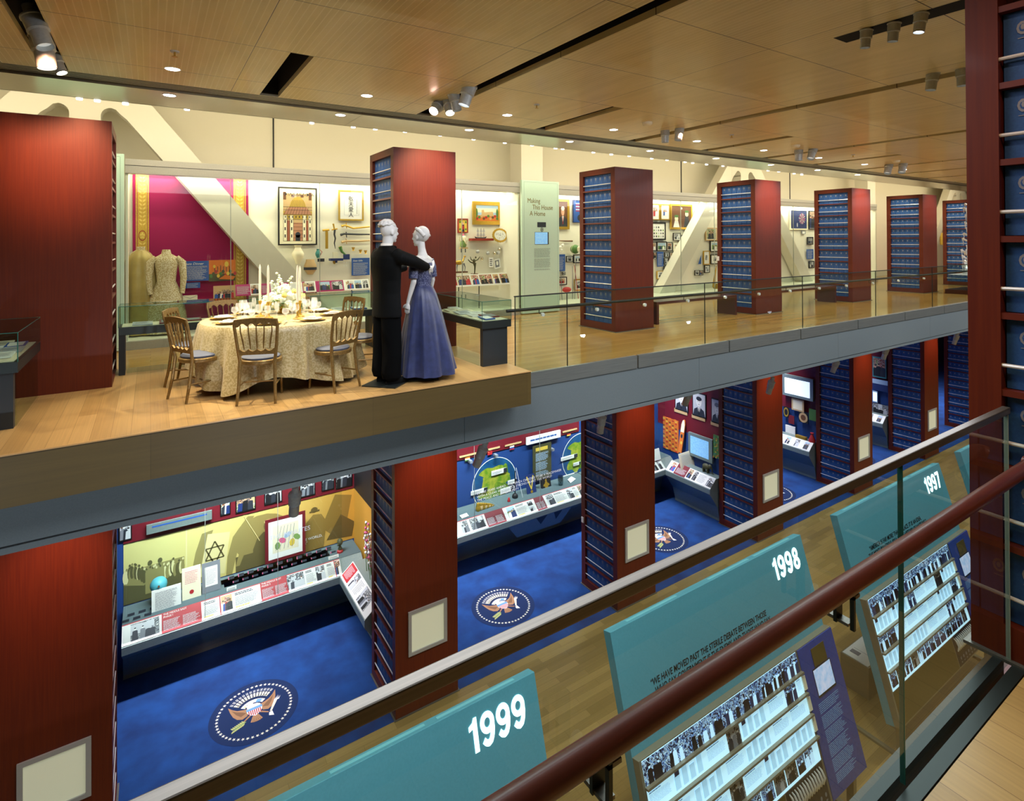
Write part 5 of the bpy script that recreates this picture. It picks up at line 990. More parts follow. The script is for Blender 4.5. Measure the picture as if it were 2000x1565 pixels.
# ------------------------------------------------------------------ mannequins
M['mannq'] = mat('white_mannequin', 'D4D4D0', .5); M['tux'] = mat('black_suit', '050708', .7, spec=.15); M['gown'] = noisy('blue_violet_taffeta', '262E52', '303A66', (1, 1, 1), 14, .35, sheen=.2); M['gown_d'] = noisy('beaded_bodice', '30365A', '747A98', (1, 1, 1), 90, .4, lo=.5, hi=.56); M['lacew'] = mat('white_lace', 'E4E2DC', .6)
def head_on(b, c, s=1.0, m='mannq', long_=0):
    "head facing +Y; c = centre of skull"
    x, y, z = c; S_ = s
    b.ball((x, y-.005*S_, z+.02*S_), .072*S_, .092*S_, .098*S_, m, 20, 14); b.ball((x, y+.025*S_, z-.045*S_), .056*S_, .062*S_, .075*S_, m, 18, 12)
    b.ball((x, y+.062*S_, z-.098*S_), .024*S_, .022*S_, .02*S_, m, 10, 8)
    b.tube([(x, y+.082*S_, z+.012*S_), (x, y+.105*S_, z-.028*S_), (x, y+.092*S_, z-.04*S_)], [.008*S_, .012*S_, .010*S_], m, 8)
    b.ball((x, y+.083*S_, z-.064*S_), .022*S_, .010*S_, .006*S_, m, 10, 6); b.ball((x, y+.081*S_, z-.074*S_), .018*S_, .010*S_, .006*S_, m, 10, 6)
    for q_ in (-1, 1):
        b.ball((x+q_*.030*S_, y+.076*S_, z+.012*S_), .014*S_, .008*S_, .008*S_, m, 8, 6); b.ball((x+q_*.03*S_, y+.078*S_, z+.034*S_), .024*S_, .009*S_, .006*S_, m, 8, 6)
        b.ball((x+q_*.073*S_, y-.002, z-.012*S_), .010*S_, .02*S_, .032*S_, m, 8, 8)
def hand_on(b, w, d, up, m='mannq', s=1.0, curl=.35, side=1):
    "wrist w, direction d, palm normal up"
    w, d, up = V(w), V(d).normalized(), V(up).normalized(); a = d.cross(up).normalized()*side
    b.tube([w-d*.03, w, w+d*.03*s, w+d*.075*s], [.019*s, .019*s, .026*s, .028*s], m, 10); b.tube([w+d*.03*s-a*.015*s, w+d*.078*s-a*.022*s], [.017*s, .018*s], m, 8); b.tube([w+d*.03*s+a*.015*s, w+d*.078*s+a*.022*s], [.017*s, .018*s], m, 8)
    for i, L_ in enumerate((.058, .068, .064, .048)):
        o = w+d*.076*s+a*(.028-.0185*i)*s; k1_ = o+(d*.45+up*curl*.15)*L_*s; k2_ = k1_+(d*.34+up*curl*.3)*L_*s; k3_ = k2_+(d*.22+up*curl*.4)*L_*s; b.tube([o-d*.015*s, o, k1_, k2_, k3_], [.0095*s, .0092*s, .0085*s, .008*s, .0065*s], m, 8)
    o = w+d*.028*s+a*.026*s; b.tube([o, o+(d*.6+a*.7)*.035*s, o+(d*1.0+a*.75+up*.2)*.055*s], [.013*s, .011*s, .008*s], m, 8)
def finish(b, loc, rz, name, parent, vox=None, sub=0):
    xf(b, loc, rz); o = b.build(name, parent, smooth=True)
    if vox: md = o.modifiers.new('remesh', 'REMESH'); md.mode = 'VOXEL'; md.voxel_size = vox; md.use_smooth_shade = True
    if sub: md = o.modifiers.new('s', 'SUBSURF'); md.levels = md.render_levels = sub
    return o
# man: local +Y is the way he faces
mx, my = 2.09, 5.87; rz = math.atan2(.18, .98)-math.pi/2; L_ = (mx, my, ZP+.012)
man = thing('male_mannequin', 'white male mannequin in a black tuxedo dancing, arm round the partner', 'mannequin', (mx, my, ZP))
inv = lambda wx, wy, wz: ((wx-mx)*math.cos(-rz)-(wy-my)*math.sin(-rz), (wx-mx)*math.sin(-rz)+(wy-my)*math.cos(-rz), wz-L_[2])
hd = inv(*at(836, 523, y=5.82)); el = inv(*at(806, 510, y=5.68))
b = MB(); head_on(b, (0, .03, 1.60)); loft(b, [(0, -.01, 1.30, .07, .07), (0, .0, 1.42, .06, .062), (0, .01, 1.47, .054, .058), (0, .02, 1.56, .052, .055)], 'mannq', 16)
loft(b, [(0, 0, .80, .13, .09), (0, 0, 1.0, .12, .08), (0, 0, 1.25, .15, .09), (0, 0, 1.38, .16, .07), (0, 0, 1.43, .06, .05)], 'mannq', 16)
sR = (.185, 0, 1.375); b.tube([sR, el, hd], [.05, .04, .024], 'mannq', 12); dd = (V(hd)-V(el)).normalized(); hand_on(b, hd, dd+V((-.15, 0, .05)), V((-1, .0, -.1)), curl=.5, side=-1)
lh = (-.30, .44, 1.22); b.tube([(-.185, 0, 1.375), (-.32, .12, 1.12), lh], [.05, .04, .024], 'mannq', 12); hand_on(b, lh, (-.1, 1, .3), (1, 0, 0), side=1)
for q_ in (-1, 1): b.tube([(q_*.08, 0, .85), (q_*.085, .01, .45), (q_*.09, 0, .08)], [.08, .055, .04], 'mannq', 10)
finish(b, L_, rz, 'body', man, vox=.007)
b = MB(); hairc = (0, .02, 1.63)
for i in range(60):
    t_ = r.uniform(0, 2*math.pi); ph = r.uniform(.05, .95); d = V((math.cos(t_)*math.sin(ph*1.5), math.sin(t_)*math.sin(ph*1.5)*1.1-.22, math.cos(ph*1.5)+.1)); c_ = V(hairc)+V((d.x*.066, d.y*.078-.002, d.z*.088-.004)); b.ball(c_, .02, .024, .014, 'mannq', 6, 5)
finish(b, L_, rz, 'hair', man, vox=.006)
b = MB(); loft(b, [(0, -.0, .70, .205, .135), (0, 0, .80, .20, .13), (0, 0, .95, .185, .125), (0, -.0, 1.08, .19, .13), (0, -.01, 1.22, .215, .14), (0, -.01, 1.32, .225, .13), (0, -.005, 1.385, .205, .105), (0, 0, 1.42, .12, .085), (0, 0, 1.45, .075, .075)], 'tux', 28, wob=lambda q_, t_: .015*math.sin(5*t_+3*q_))
b.tube([(.17, 0, 1.365), (.235, .02, 1.33), el, tuple(V(hd)-dd*.02)], [.07, .075, .066, .046], 'tux', 14)
b.tube([(-.17, 0, 1.365), (-.235, .02, 1.33), (-.33, .12, 1.12), (-.30, .42, 1.2)], [.07, .075, .062, .046], 'tux', 14)
finish(b, L_, rz, 'jacket', man, vox=.012)
b = MB(); [b.tube([(x0_*.5, -.0, 1.448), (x0_, .06, 1.44), (0, .10, 1.36)], .012, 'tux', 6) for x0_ in (-.06, .06)]; b.ball((-.03, .085, 1.43), .028, .012, .016, 'tux', 8, 6).ball((.03, .085, 1.43), .028, .012, .016, 'tux', 8, 6); finish(b, L_, rz, 'bow_tie', man)
b = MB(); loft(b, [(0, 0, 1.40, .064, .07), (0, 0, 1.462, .058, .064), (0, .005, 1.475, .060, .064)], 'linen', 16, cap=False); finish(b, L_, rz, 'shirt_collar', man)
b = MB(); b.tube([tuple(V(hd)-dd*.025), tuple(V(hd)+dd*.004)], .030, 'linen', 12); finish(b, L_, rz, 'shirt_cuff', man)
b = MB()
for q_ in (-1, 1): loft(b, [(q_*.095, 0, .06, .088, .10), (q_*.10, -.01, .12, .09, .105), (q_*.10, 0, .3, .10, .10), (q_*.09, 0, .55, .098, .105), (q_*.08, 0, .74, .10, .105)], 'tux2', 20, wob=lambda a_, t_: .03*math.sin(3*t_+6*a_)*(1-a_))
finish(b, L_, rz, 'trousers', man, vox=.012)
for q_ in (-1, 1): b = MB(); loft(b, [(q_*.095, .06, 0, .045, .13), (q_*.095, .06, .03, .047, .13), (q_*.095, .04, .055, .04, .10), (q_*.095, 0, .08, .036, .05)], 'tux', 18); finish(b, L_, rz, 'shoe', man)
b = MB(); b.box(-.19, -.19, -.012, .19, .19, 0, 'steel_dk'); finish(b, L_, rz+.55, 'base_plate', man)
# woman
wx, wy = 2.52, 5.93; rw = math.atan2(.80, -.56)-math.pi/2; Lw = (wx, wy, ZP+.012)
wom = thing('female_mannequin', 'white female mannequin in an off-shoulder blue violet ball gown', 'mannequin', (wx, wy, ZP))
b = MB(); head_on(b, (0, .03, 1.545), .90); loft(b, [(0, -.01, 1.30, .09, .06), (0, 0, 1.37, .046, .046), (0, .01, 1.42, .040, .042), (0, .02, 1.50, .04, .044)], 'mannq', 16)
loft(b, [(0, 0, .95, .12, .09), (0, 0, 1.02, .105, .08), (0, 0, 1.15, .125, .085), (0, 0, 1.25, .16, .075), (0, -.005, 1.30, .168, .06), (0, 0, 1.335, .10, .05)], 'mannq', 20)
for q_ in (-1, 1):
    h_ = (q_*.215, .05, .83); b.tube([(q_*.155, 0, 1.29), (q_*.195, -.01, 1.05), h_], [.042, .030, .019], 'mannq', 12); hand_on(b, h_, (q_*.02, .12, -1), (-q_, 0, 0), s=.88, curl=.3, side=q_)
finish(b, Lw, rw, 'body', wom, vox=.006)
b = MB(); b.ball((0, .0, 1.575), .072, .088, .090, 'mannq', 18, 12); b.tube([(.05, .05, 1.64), (.07, -.01, 1.61), (.055, -.06, 1.55)], .018, 'mannq', 8).tube([(-.05, .05, 1.64), (-.07, -.01, 1.61), (-.055, -.06, 1.55)], .018, 'mannq', 8); finish(b, Lw, rw, 'hair', wom, vox=.006)
b = MB(); loft(b, [(0, 0, .96, .118, .095), (0, 0, 1.02, .110, .088), (0, 0, 1.12, .132, .098), (0, 0, 1.20, .155, .10), (0, .005, 1.255, .168, .085)], 'gown_d', 28, cap=False)
for q_ in (-1, 1): b.tube([(q_*.155, 0, 1.285), (q_*.185, -.005, 1.20), (q_*.20, -.01, 1.09)], [.045, .054, .050], 'gown_d', 14, caps=False)
finish(b, Lw, rw, 'bodice', wom)
b = MB(); P = [(.175*math.cos(a_*math.pi/14), .09*math.sin(a_*math.pi/14), 1.262+.02*math.cos(2*a_*math.pi/14)-(.055*max(0, -math.sin(a_*math.pi/14))**2)) for a_ in range(28)]; b.tube(P, .016, 'lacew', 8, close=True); finish(b, Lw, rw, 'lace_neckline', wom)
b = MB(); N_ = 96; rg = [(0, 0, 1.0, .116, .092)]+[(0, -.01-.04*q_, .98-.93*q_, .125+.19*q_**.75, .105+.22*q_**.75) for q_ in [i/14 for i in range(15)]]
loft(b, rg, 'gown', N_, cap=False, wob=lambda q_, t_: q_*(.07*math.sin(7*t_)+.045*math.sin(12*t_+1+2*q_)+.02*math.sin(23*t_))); finish(b, Lw, rw, 'skirt', wom)
b = MB(); b.box(-.2, -.16, -.012, .2, .22, 0, 'steel_dk'); finish(b, Lw, rw+.6, 'base_plate', wom); b = MB(); b.tube([(0, 0, 0), (0, 0, .95)], .014, 'steel_dk', 8); finish(b, Lw, rw, 'support_rod', wom)

# ------------------------------------------------------------------ vitrines round the platform
M['legv'] = mat('dark_grey_powder_coat', '23292C', .5)
def vitrine(x0, y0, x1, y1, lab, lg, alongx=False, skip=()):
    t = thing('table_vitrine', lab, 'vitrine', ((x0+x1)/2, (y0+y1)/2, ZP), 'table vitrines')
    MB().box(x0, y0, 5.375, x1, y1, 5.462, 'steel_dk').build('deck_frame', t); MB().box(x0+.03, y0+.03, 5.462, x1-.03, y1-.03, 5.468, 'p_cream').build('deck', t)
    b = MB(); z0, z1, e = 5.462, 5.70, .006
    b.box(x0, y0, z0, x1, y0+e, z1, 'glass_g'); b.build('glass_front', t); MB().box(x0, y1-e, z0, x1, y1, z1, 'glass_g').build('glass_back', t)
    MB().box(x0, y0+e, z0, x0+e, y1-e, z1, 'glass_g').build('glass_end', t); MB().box(x1-e, y0+e, z0, x1, y1-e, z1, 'glass_g').build('glass_end', t); MB().box(x0, y0, z1, x1, y1, z1+e, 'glass_g').build('glass_top', t)
    b = MB(); [b.tube([p, q], .0035, 'edge', 4) for p, q in ((((x0, y0, z1)), ((x1, y0, z1))), ((x0, y0, z1), (x0, y1, z1)), ((x1, y0, z1), (x1, y1, z1)), ((x0, y0, z0), (x0, y0, z1)), ((x1, y0, z0), (x1, y0, z1)), ((x0, y1, z1), (x1, y1, z1)))]; b.build('glass_edge', t)
    for l in lg: MB().box(*l, 'legv').build('leg', t)
    return t
vitrine(3.275, 5.93, 3.68, 7.33, 'dark table vitrine of papers beside the blue gown', [(3.30, 5.96, ZP, 3.64, 6.03, 5.375)])
vitrine(-1.30, 6.18, -.90, 7.33, 'dark table vitrine at the camera end of the platform, before the tower', [(-1.27, 6.20, ZP, -.93, 6.27, 5.375)])
vitrine(-.30, 7.93, 2.68, 8.30, 'long table vitrine behind the dinner table', [(-.30, 7.95, ZP, -.24, 8.28, 5.375), (2.62, 7.95, ZP, 2.68, 8.28, 5.375)])
for lab, args in (('glass screen under the vitrine beside the gown', (3.29, 6.04, ZP, 3.296, 7.36, 5.37)), ('glass screen under the long vitrine', (-.23, 8.05, ZP, 2.6, 8.056, 5.37)), ('glass screen under the vitrine at the platform end', (-.93, 6.28, ZP, -.924, 7.36, 5.37))):
    tag(MB().box(*args, 'glass_g').build('glass_screen'), lab, 'glass screen')
r = random.Random(21)
def papers(x0, y0, x1, y1, nn, where, big=1):
    for i in range(nn):
        w, h = r.uniform(.13, .2)*big, r.uniform(.14, .22)*big; 
        if x1-x0 > y1-y0: x, y = x0+(x1-x0)*(i+.5)/nn, (y0+y1)/2+r.uniform(-.03, .03)
        else: x, y = (x0+x1)/2+(.06 if i % 2 else -.06), y0+(y1-y0)*(i+.5)/nn
        f = F((x-w/2, y-h/2, 5.472), (1, r.uniform(-.2, .2), 0), (0, 1, .06)); m_ = r.choice(['p_wht', 'p_wht', 'p_cream', 'p_blue', 'p_maroon', 'p_lt']); b = MB(); b.fbox(f, 0, 0, 0, w, h, .012, m_)
        if m_ in ('p_wht', 'p_cream', 'p_lt'): greek(b, f, w*.15, h*.2, w*.85, h*.85, 8, 'p_grey', .013, .3, seed=i)
        else: b.q(f, w*.1, h*.1, w*.9, h*.9, 'p_wht' if m_ == 'p_blue' else 'p_grey', .013)
        tag(b.build('document'), '%s document in the vitrine %s, %s along' % ({'p_wht': 'white', 'p_cream': 'cream', 'p_blue': 'blue', 'p_maroon': 'dark red', 'p_lt': 'pale grey'}[m_], where, ORD[i]), 'document', 'papers in the vitrines')
papers(3.34, 6.0, 3.62, 7.28, 8, 'beside the gown'); papers(-1.25, 6.25, -.95, 7.28, 7, 'at the platform end'); papers(-.2, 7.99, 2.58, 8.22, 11, 'behind the dinner table', 1.0)

M['benchw'] = noisy('dark_mahogany', '421A14', '4E2018', (4, 40, 40), 2, .3, coat=.3)
for i, (x0, x1) in enumerate(((7.97, 10.38), (11.96, 14.36))):
    t = thing('bench', 'dark mahogany bench %s' % ('between the third and fourth towers' if i == 0 else 'between the fourth and fifth towers'), 'bench', ((x0+x1)/2, 7.85, ZU), 'gallery benches')
    MB().box(x0, 7.62, 5.19, x1, 8.08, 5.245, 'benchw').build('seat', t, bevel=.004)
    for a, c_ in ((x0, x0+.06), (x1-.06, x1)): MB().box(a, 7.62, ZU, c_, 8.08, 5.19, 'benchw').build('leg', t)

# ------------------------------------------------------------------ exhibits in the upper wall cases
BY = 11.26
M['fr_gold'] = noisy('gold_picture_frame', 'B88E2E', 'D8B04A', (50, 50, 50), 2, .3, metal=.6); M['fr_dk'] = mat('black_picture_frame', '14120F', .4); M['magen'] = mat('magenta_cloth', '980A50', .85); M['goldbr'] = noisy('gold_brocade_border', 'B8922E', 'D6B450', (60, 60, 60), 2, .5, metal=.2); M['goldln'] = mat('gold_relief', 'E6C86A', .4, .3); M['oldred'] = mat('old_red', '9A3022', .6)
def framed(lab, u0, v0, u1, v1, fm='fr_dk', fw=.10, art=None, mt='p_wht', y=BY-.03, name='framed_picture', cat='picture', grp=None):
    a, c_ = at(u0, (v0+v1)/2, y=y), at(u1, (v0+v1)/2, y=y); z1, z0 = at((u0+u1)/2, v0, y=y).z, at((u0+u1)/2, v1, y=y).z; w, h = c_.x-a.x, z1-z0; f = F((a.x, y, z0), (1, 0, 0), (0, 0, 1)); k = min(w, h)*fw
    t = thing(name, lab, cat, (a.x+w/2, y, z0), grp); b = MB(); b.fbox(f, 0, 0, -.02, w, k, .012, fm).fbox(f, 0, h-k, -.02, w, h, .012, fm).fbox(f, 0, k, -.02, k, h-k, .012, fm).fbox(f, w-k, k, -.02, w, h-k, .012, fm); b.build('frame', t)
    b = MB(); b.fbox(f, k, k, -.018, w-k, h-k, 0, mt)
    if art: g = F(f.p(k, k), (1, 0, 0), (0, 0, 1)); art(b, g, w-2*k, h-2*k)
    b.build('picture_sheet', t); return t
def ph(kind, seed, mg=.0): return lambda b, f, w, h: pic(b, f, w*mg, h*mg, w*(1-mg), h*(1-mg), kind, seed, n=2 if w < .25 else 4)
# magenta backdrop with two brocade borders
a0, a1 = at(259, 400, y=BY).x, at(485, 400, y=BY).x; t = thing('cloth_backdrop', 'magenta cloth backdrop with two gold leaf-pattern borders', 'backdrop', ((a0+a1)/2, BY, 5.0)); f = F((a0, BY-.012, 4.95), (1, 0, 0), (0, 0, 1)); MB().fbox(f, 0, 0, -.01, a1-a0, 2.62, 0, 'magen').build('cloth', t)
for (u0, u1) in ((265, 291), (456, 480)):
    s0, s1 = at(u0, 400, y=BY).x-a0, at(u1, 400, y=BY).x-a0; w = s1-s0; b = MB(); b.fbox(f, s0, 0, 0, s1, 2.62, .004, 'goldbr'); b.q(f, s0+w*.10, 0, s0+w*.14, 2.62, 'magen', .005); b.q(f, s1-w*.14, 0, s1-w*.10, 2.62, 'magen', .005)
    for i in range(40):
        z = .05+.064*i
        if 1.46 < z < 1.72: continue
        for s in (-1, 1): b.ell(f, s0+w/2+s*w*.13, z, w*.15, .012, 'goldln', .007, 8, .003, rot=s*.75)
    b.ell(f, s0+w/2, 1.59, w*.30, .085, 'oldred', .007, 18).ell(f, s0+w/2, 1.59, w*.25, .07, 'goldbr', .009, 18)
    for k in range(5): b.ell(f, s0+w/2+w*.1*math.cos(k*1.257+.3), 1.59+.035*math.sin(k*1.257+.3), w*.10, .015, 'goldln', .011, 8, rot=k*1.257+.3)
    b.build('brocade_border', t)
# cape and lace dress on headless stands
M['cape'] = noisy('gold_satin', 'A08A4A', 'BCA662', (1, 1, 1), 3, .35, metal=.15, sheen=.4); M['lace'] = noisy('beaded_gold_lace', 'B8A06A', 'E8DCBC', (1, 1, 1), 70, .45, lo=.44, hi=.56)
p = at(275, 560, y=10.98); px_, s = p.x, 1.0; t = thing('evening_cape', 'long gold satin cape on a headless stand', 'cape', (px_, 10.98, CB)); b = MB()
loft(b, [(px_, 10.98, 4.97, .275, .2), (px_, 10.98, 5.4, .25, .19), (px_, 10.98, 5.9, .225, .17), (px_, 10.98, 6.15, .20, .14), (px_, 10.98, 6.26, .13, .09), (px_, 10.98, 6.31, .06, .05)], 'cape', 72, wob=lambda q_, t_: (1-q_)*.10*math.sin(9*t_)+(1-q_)*.03*math.sin(17*t_)); b.build('cape_cloth', t, smooth=True)
b = MB(); loft(b, [(px_, 10.98, 6.28, .06, .055), (px_, 10.98, 6.36, .058, .052)], 'lace', 16); b.build('collar', t)
p = at(325, 560, y=10.86); px_ = p.x; t = thing('lace_dress', 'long-sleeved beaded gold lace dress on a headless stand', 'dress', (px_, 10.86, CB)); b = MB(); yy = 10.86
loft(b, [(px_, yy, 4.98, .30, .2), (px_, yy, 5.3, .27, .18), (px_, yy, 5.6, .215, .15), (px_, yy, 5.8, .13, .10), (px_, yy, 5.95, .145, .11), (px_, yy, 6.1, .165, .11), (px_, yy, 6.19, .15, .09), (px_, yy, 6.24, .07, .06), (px_, yy, 6.31, .055, .05)], 'lace', 36, wob=lambda q_, t_: max(0, .4-q_)*.08*math.sin(8*t_)); b.build('gown', t, smooth=True)
for s in (-1, 1): MB().tube([(px_+s*.13, yy, 6.17), (px_+s*.215, yy, 6.10), (px_+s*.235, yy-.03, 5.85), (px_+s*.215, yy-.07, 5.60)], [.06, .062, .048, .034], 'lace', 14).build('sleeve', t, smooth=True)
def lab(t_): return t_
sheet('text_sign', 'blue text sign headed in white script beside the lace dress', 'sign', 358, 510, 408, 549, 11.05, 'p_blue', lean=0, kids=lambda g, f, w, h: greek(g, f, w*.05, h*.08, w*.95, h*.78, 13, 'p_lt', .002, .35))
tt = bpy.data.objects.get('text_sign'); p = at(359, 518, y=11.045); text('heading', 'State Dinner', F((p.x, 11.047, p.z), (1, 0, 0), (0, 0, 1)), 0, 0, .055, 'p_wht', tt, .001, shear=.3)
sheet('mounted_photo', 'orange candlelit banquet photo beside the blue sign', 'photo', 408, 508, 460, 549, 11.05, 'p_org', lean=0, kids=lambda g, f, w, h: (g.q(f, 0, h*.0, w, h*.35, 'p_sep3', .002), [g.ell(f, w*(.08+.09*i), h*(.25+.1*(i % 3)), w*.06, h*.09, ['p_grn', 'p_sep3', 'p_red', 'p_yel'][i % 4], .003, 8) for i in range(11)], [g.q(f, w*(.2+.11*i), h*.45, w*(.23+.11*i), h*(.75-.05*(i % 2)), 'p_brn', .003) for i in range(6)], g.ell(f, w*.66, h*.8, w*.08, h*.13, 'p_yel', .004), g.ell(f, w*.2, h*.7, w*.05, h*.08, 'p_yel', .004), g.poly(f, [(w*.35, h*.1), (w*.9, h*.05), (w, h*.2), (w*.6, h*.28)], 'p_org', .005)))
sheet('text_sign', 'small blue label below the blue sign', 'sign', 362, 552, 391, 563, 11.05, 'p_blue', lean=0, kids=gk('p_lt', 5))
p = at(369, 585, y=10.8); t = thing('clutch_bag', 'pale yellow clutch bag with a V flap on a blue tray', 'bag', (p.x, 10.8, 5.5)); f = F((at(357, 588, y=10.8).x, 10.8, at(357, 588, y=10.8).z), (1, 0, 0), (0, .1, 1)); MB().fbox(f, 0, 0, 0, .205, .085, .03, 'p_cream').build('pouch', t, bevel=.006); b = MB(); b.poly(f, [(.0, .082), (.102, .035), (.205, .082), (.205, .078), (.102, .030), (0, .078)], 'p_dk', .032); b.build('flap_edge', t)
p = at(357, 590, y=10.8); tag(MB().box(p.x, 10.70, p.z-.03, p.x+.45, 10.9, p.z, 'p_blue').build('display_tray'), 'blue display tray under the clutch bag', 'tray')
t = sheet('mounted_photo', 'wide photo of a formal group in black tie, low in the case', 'photo', 417, 558, 460, 583, 10.85, 'p_cream', lean=.1, kids=lambda g, f, w, h: (pic(g, f, 0, .0, w, h*.7, 'col', 17, n=13), g.q(f, 0, h*.7, w, h, 'p_tan', .003)))
# sloping photo rail
def rail_seg(name, labl, u0, u1, vt, m_, items, y=10.85, vb=22):
    a, c_ = at(u0, vt, y=y), at(u1, vt, y=y); w = c_.x-a.x; z1 = at(u0, vt, y=y).z; z0 = at(u0, vt+vb, y=y).z; f = F((a.x, y-.05, z0), (1, 0, 0), (0, .5, .866)); h = (z1-z0)*1.12; b = MB(); b.fbox(f, 0, 0, -.01, w, h, 0, m_)
    for k, s0, s1, *sd in items:
        if k in PAL: pic(b, f, w*s0, h*.12, w*s1, h*.9, k, sd[0] if sd else s0*9, c=.002)
        elif k == 'tx': greek(b, f, w*s0, h*.15, w*s1, h*.85, 8, 'p_lt' if m_ == 'magr' else 'p_grey', .002, .35, seed=s0)
        else: b.q(f, w*s0, 0, w*s1, h, k, .002)
    return tag(b.build(name), labl, 'graphic rail')
M['magr'] = mat('magenta_print', 'A81464', .5)
rail_seg('graphic_rail', 'magenta and white photo rail behind the flowers', 460, 721, 556, 'magr', [('tx', .01, .1), ('p_wht', .10, .16), ('col', .105, .155), ('tx', .18, .22), ('p_wht', .24, .30), ('tx', .255, .3), ('p_wht', .38, .47), ('p_wht', .49, .57), ('tx', .39, .44), ('col', .475, .56, 5), ('out', .60, .68, 3), ('tx', .69, .74), ('bw', .70, .78, 8), ('p_wht', .79, 1.0), ('col', .81, .87, 3), ('out', .88, .935, 5), ('bw', .945, .99, 6)])
rail_seg('graphic_rail', 'white photo rail between the tower and the mint heading panel', 880, 1013, 537, 'railprint', [('col', .0, .09, 1), ('col', .1, .28, 2), ('col', .30, .40, 3), ('col', .42, .60, 4), ('col', .62, .70, 5), ('col', .72, .86, 6), ('col', .88, .985, 7)], vb=24)
b = MB(); [b.tube([(at(u, 580, y=10.85).x, 10.95, CB+.01), (at(u, 580, y=10.85).x, 10.95, 5.5)], .012, 'steel_dk', 6) for u in (900, 940, 520, 620, 690)]; tag(b.build('rail_posts'), 'thin dark posts holding up the photo rails in the wall case', 'posts', kind='stuff')
# folk tapestry, calligraphy
M['t_terra'] = mat('terracotta_wool', 'B98468', .9); M['t_brick'] = mat('brick_wool', '9C5A44', .9); M['t_ochre'] = mat('ochre_wool', 'C2A248', .9)
def tap(b, f, w, h):
    b.q(f, 0, 0, w, h, 'p_cream', .001); X = lambda a: w*(.10+.80*a); Y = lambda c: h*(.05+.93*c); Q = lambda x0, y0, x1, y1, m_, z=.002: b.q(f, X(x0), Y(y0), X(x1), Y(y1), m_, z)
    Q(0, 0, 1, .92, 'p_tan', .0015); b.poly(f, [(X(.18), Y(.62)), (X(.82), Y(.62)), (X(.74), Y(.76)), (X(.6), Y(.86)), (X(.4), Y(.86)), (X(.26), Y(.76))], 't_ochre', .002)
    Q(0, .42, 1, .58, 't_ochre', .0022); b.poly(f, [(X(0), Y(.52)), (X(1), Y(.52)), (X(.8), Y(.66)), (X(.2), Y(.66))], 't_terra', .0025)
    for i in range(9): b.poly(f, [(X(.1*i+.02), Y(.52)), (X(.1*i+.035), Y(.52)), (X(.15+.09*i), Y(.66)), (X(.14+.09*i), Y(.66))], 'p_brn', .003); b.poly(f, [(X(.25+.06*i), Y(.66)), (X(.26+.06*i), Y(.66)), (X(.33+.045*i), Y(.8)), (X(.32+.045*i), Y(.8))], 'p_brn', .003)
    for x0 in (.0, .22, .66, .86): Q(x0, 0, x0+.13, .5, 'p_cream', .0035); Q(x0, 0, x0+.012, .5, 'p_black', .004); Q(x0+.12, 0, x0+.132, .5, 'p_black', .004); [Q(x0+.045, .07+.14*k, x0+.085, .13+.14*k, 'p_dk', .004) for k in range(3)]
    Q(.13, .0, .22, .4, 't_brick', .003); Q(.78, 0, .86, .4, 't_brick', .003); Q(.35, .0, .66, .36, 't_terra', .003)
    for k in range(5): Q(.35, .07*k+.06, .66, .07*k+.068, 'p_brn', .004)
    b.ell(f, X(.5), Y(.12), w*.07, h*.055, 'p_dk', .005); Q(.42, 0, .58, .12, 'p_dk', .005)
    for x0 in (.0, .28, .60, .88): Q(x0, .80 if x0 in (0, .88) else .85, x0+.1, .95 if x0 in (0, .88) else .9, 'p_brn', .0045)
    for k in range(8): Q(.06+.12*k, .45, .09+.12*k, .49, 'p_dk', .0045)
    for z in (.0, .42, .51, .60, .66): Q(0, z, 1, z+.006, 'p_black', .0048)
t = framed('black framed folk tapestry of a domed castle with Greek lettering', 543, 366, 619, 479, 'fr_dk', .035, tap, 'p_cream')
p = at(553, 382, y=BY-.03); text('lettering', 'ΦΙΛΑΔΕΛΦΙΑ', F((p.x, BY-.032, p.z), (1, 0, 0), (0, 0, 1)), 0, 0, .075, 'p_black', t, .001, c=.004, sx=1.15)
t = framed('gold framed brush calligraphy on white paper', 661, 372, 710, 431, 'fr_gold', .06, lambda b, f, w, h: (b.q(f, w*.18, h*.14, w*.86, h*.86, 'p_lt', .001), b.q(f, w*.2, h*.15, w*.84, h*.85, 'p_wht', .002), greek(b, f, w*.74, h*.2, w*.79, h*.82, 18, 'p_grey', .003, .5)), 'p_wht')
p = at(680, 390, y=BY-.03); text('lettering', '敬\n天\n愛\n人', F((p.x, BY-.032, p.z-.02), (1, 0, 0), (0, 0, 1)), 0, 0, .105, 'p_black', t, .001, c=.005)
# hanging objects
def ob(fn, name, labl, cat, smooth=True): b = MB(); fn(b); return tag(b.build(name, smooth=smooth), labl, cat)
A = lambda u, v, y=BY-.05: at(u, v, y=y)
def seg(b, pts, r_, m_, n=8, y=BY-.05): b.tube([A(u, v, y) for u, v in pts], r_, m_, n)
ob(lambda b: (b.box(A(634, 0).x, BY-.06, A(0, 494).z, A(639, 0).x, BY-.04, A(0, 449).z, 'gold2'), seg(b, [(630, 450), (643, 449)], .02, 'gold2')), 'gold_staff', 'flat gold sheath with a T-shaped head beside the tapestry', 'sheath')
ob(lambda b: (seg(b, [(651, 437), (653, 448)], [.018, .014], 'gold2'), seg(b, [(648, 449), (659, 447)], .014, 'gold2'), seg(b, [(654, 449), (653, 458), (655, 466), (653, 475), (655, 486)], [.02, .017, .015, .012, .004], 'p_dk')), 'dagger', 'wavy-bladed dagger with a gold hilt, blade down', 'dagger')
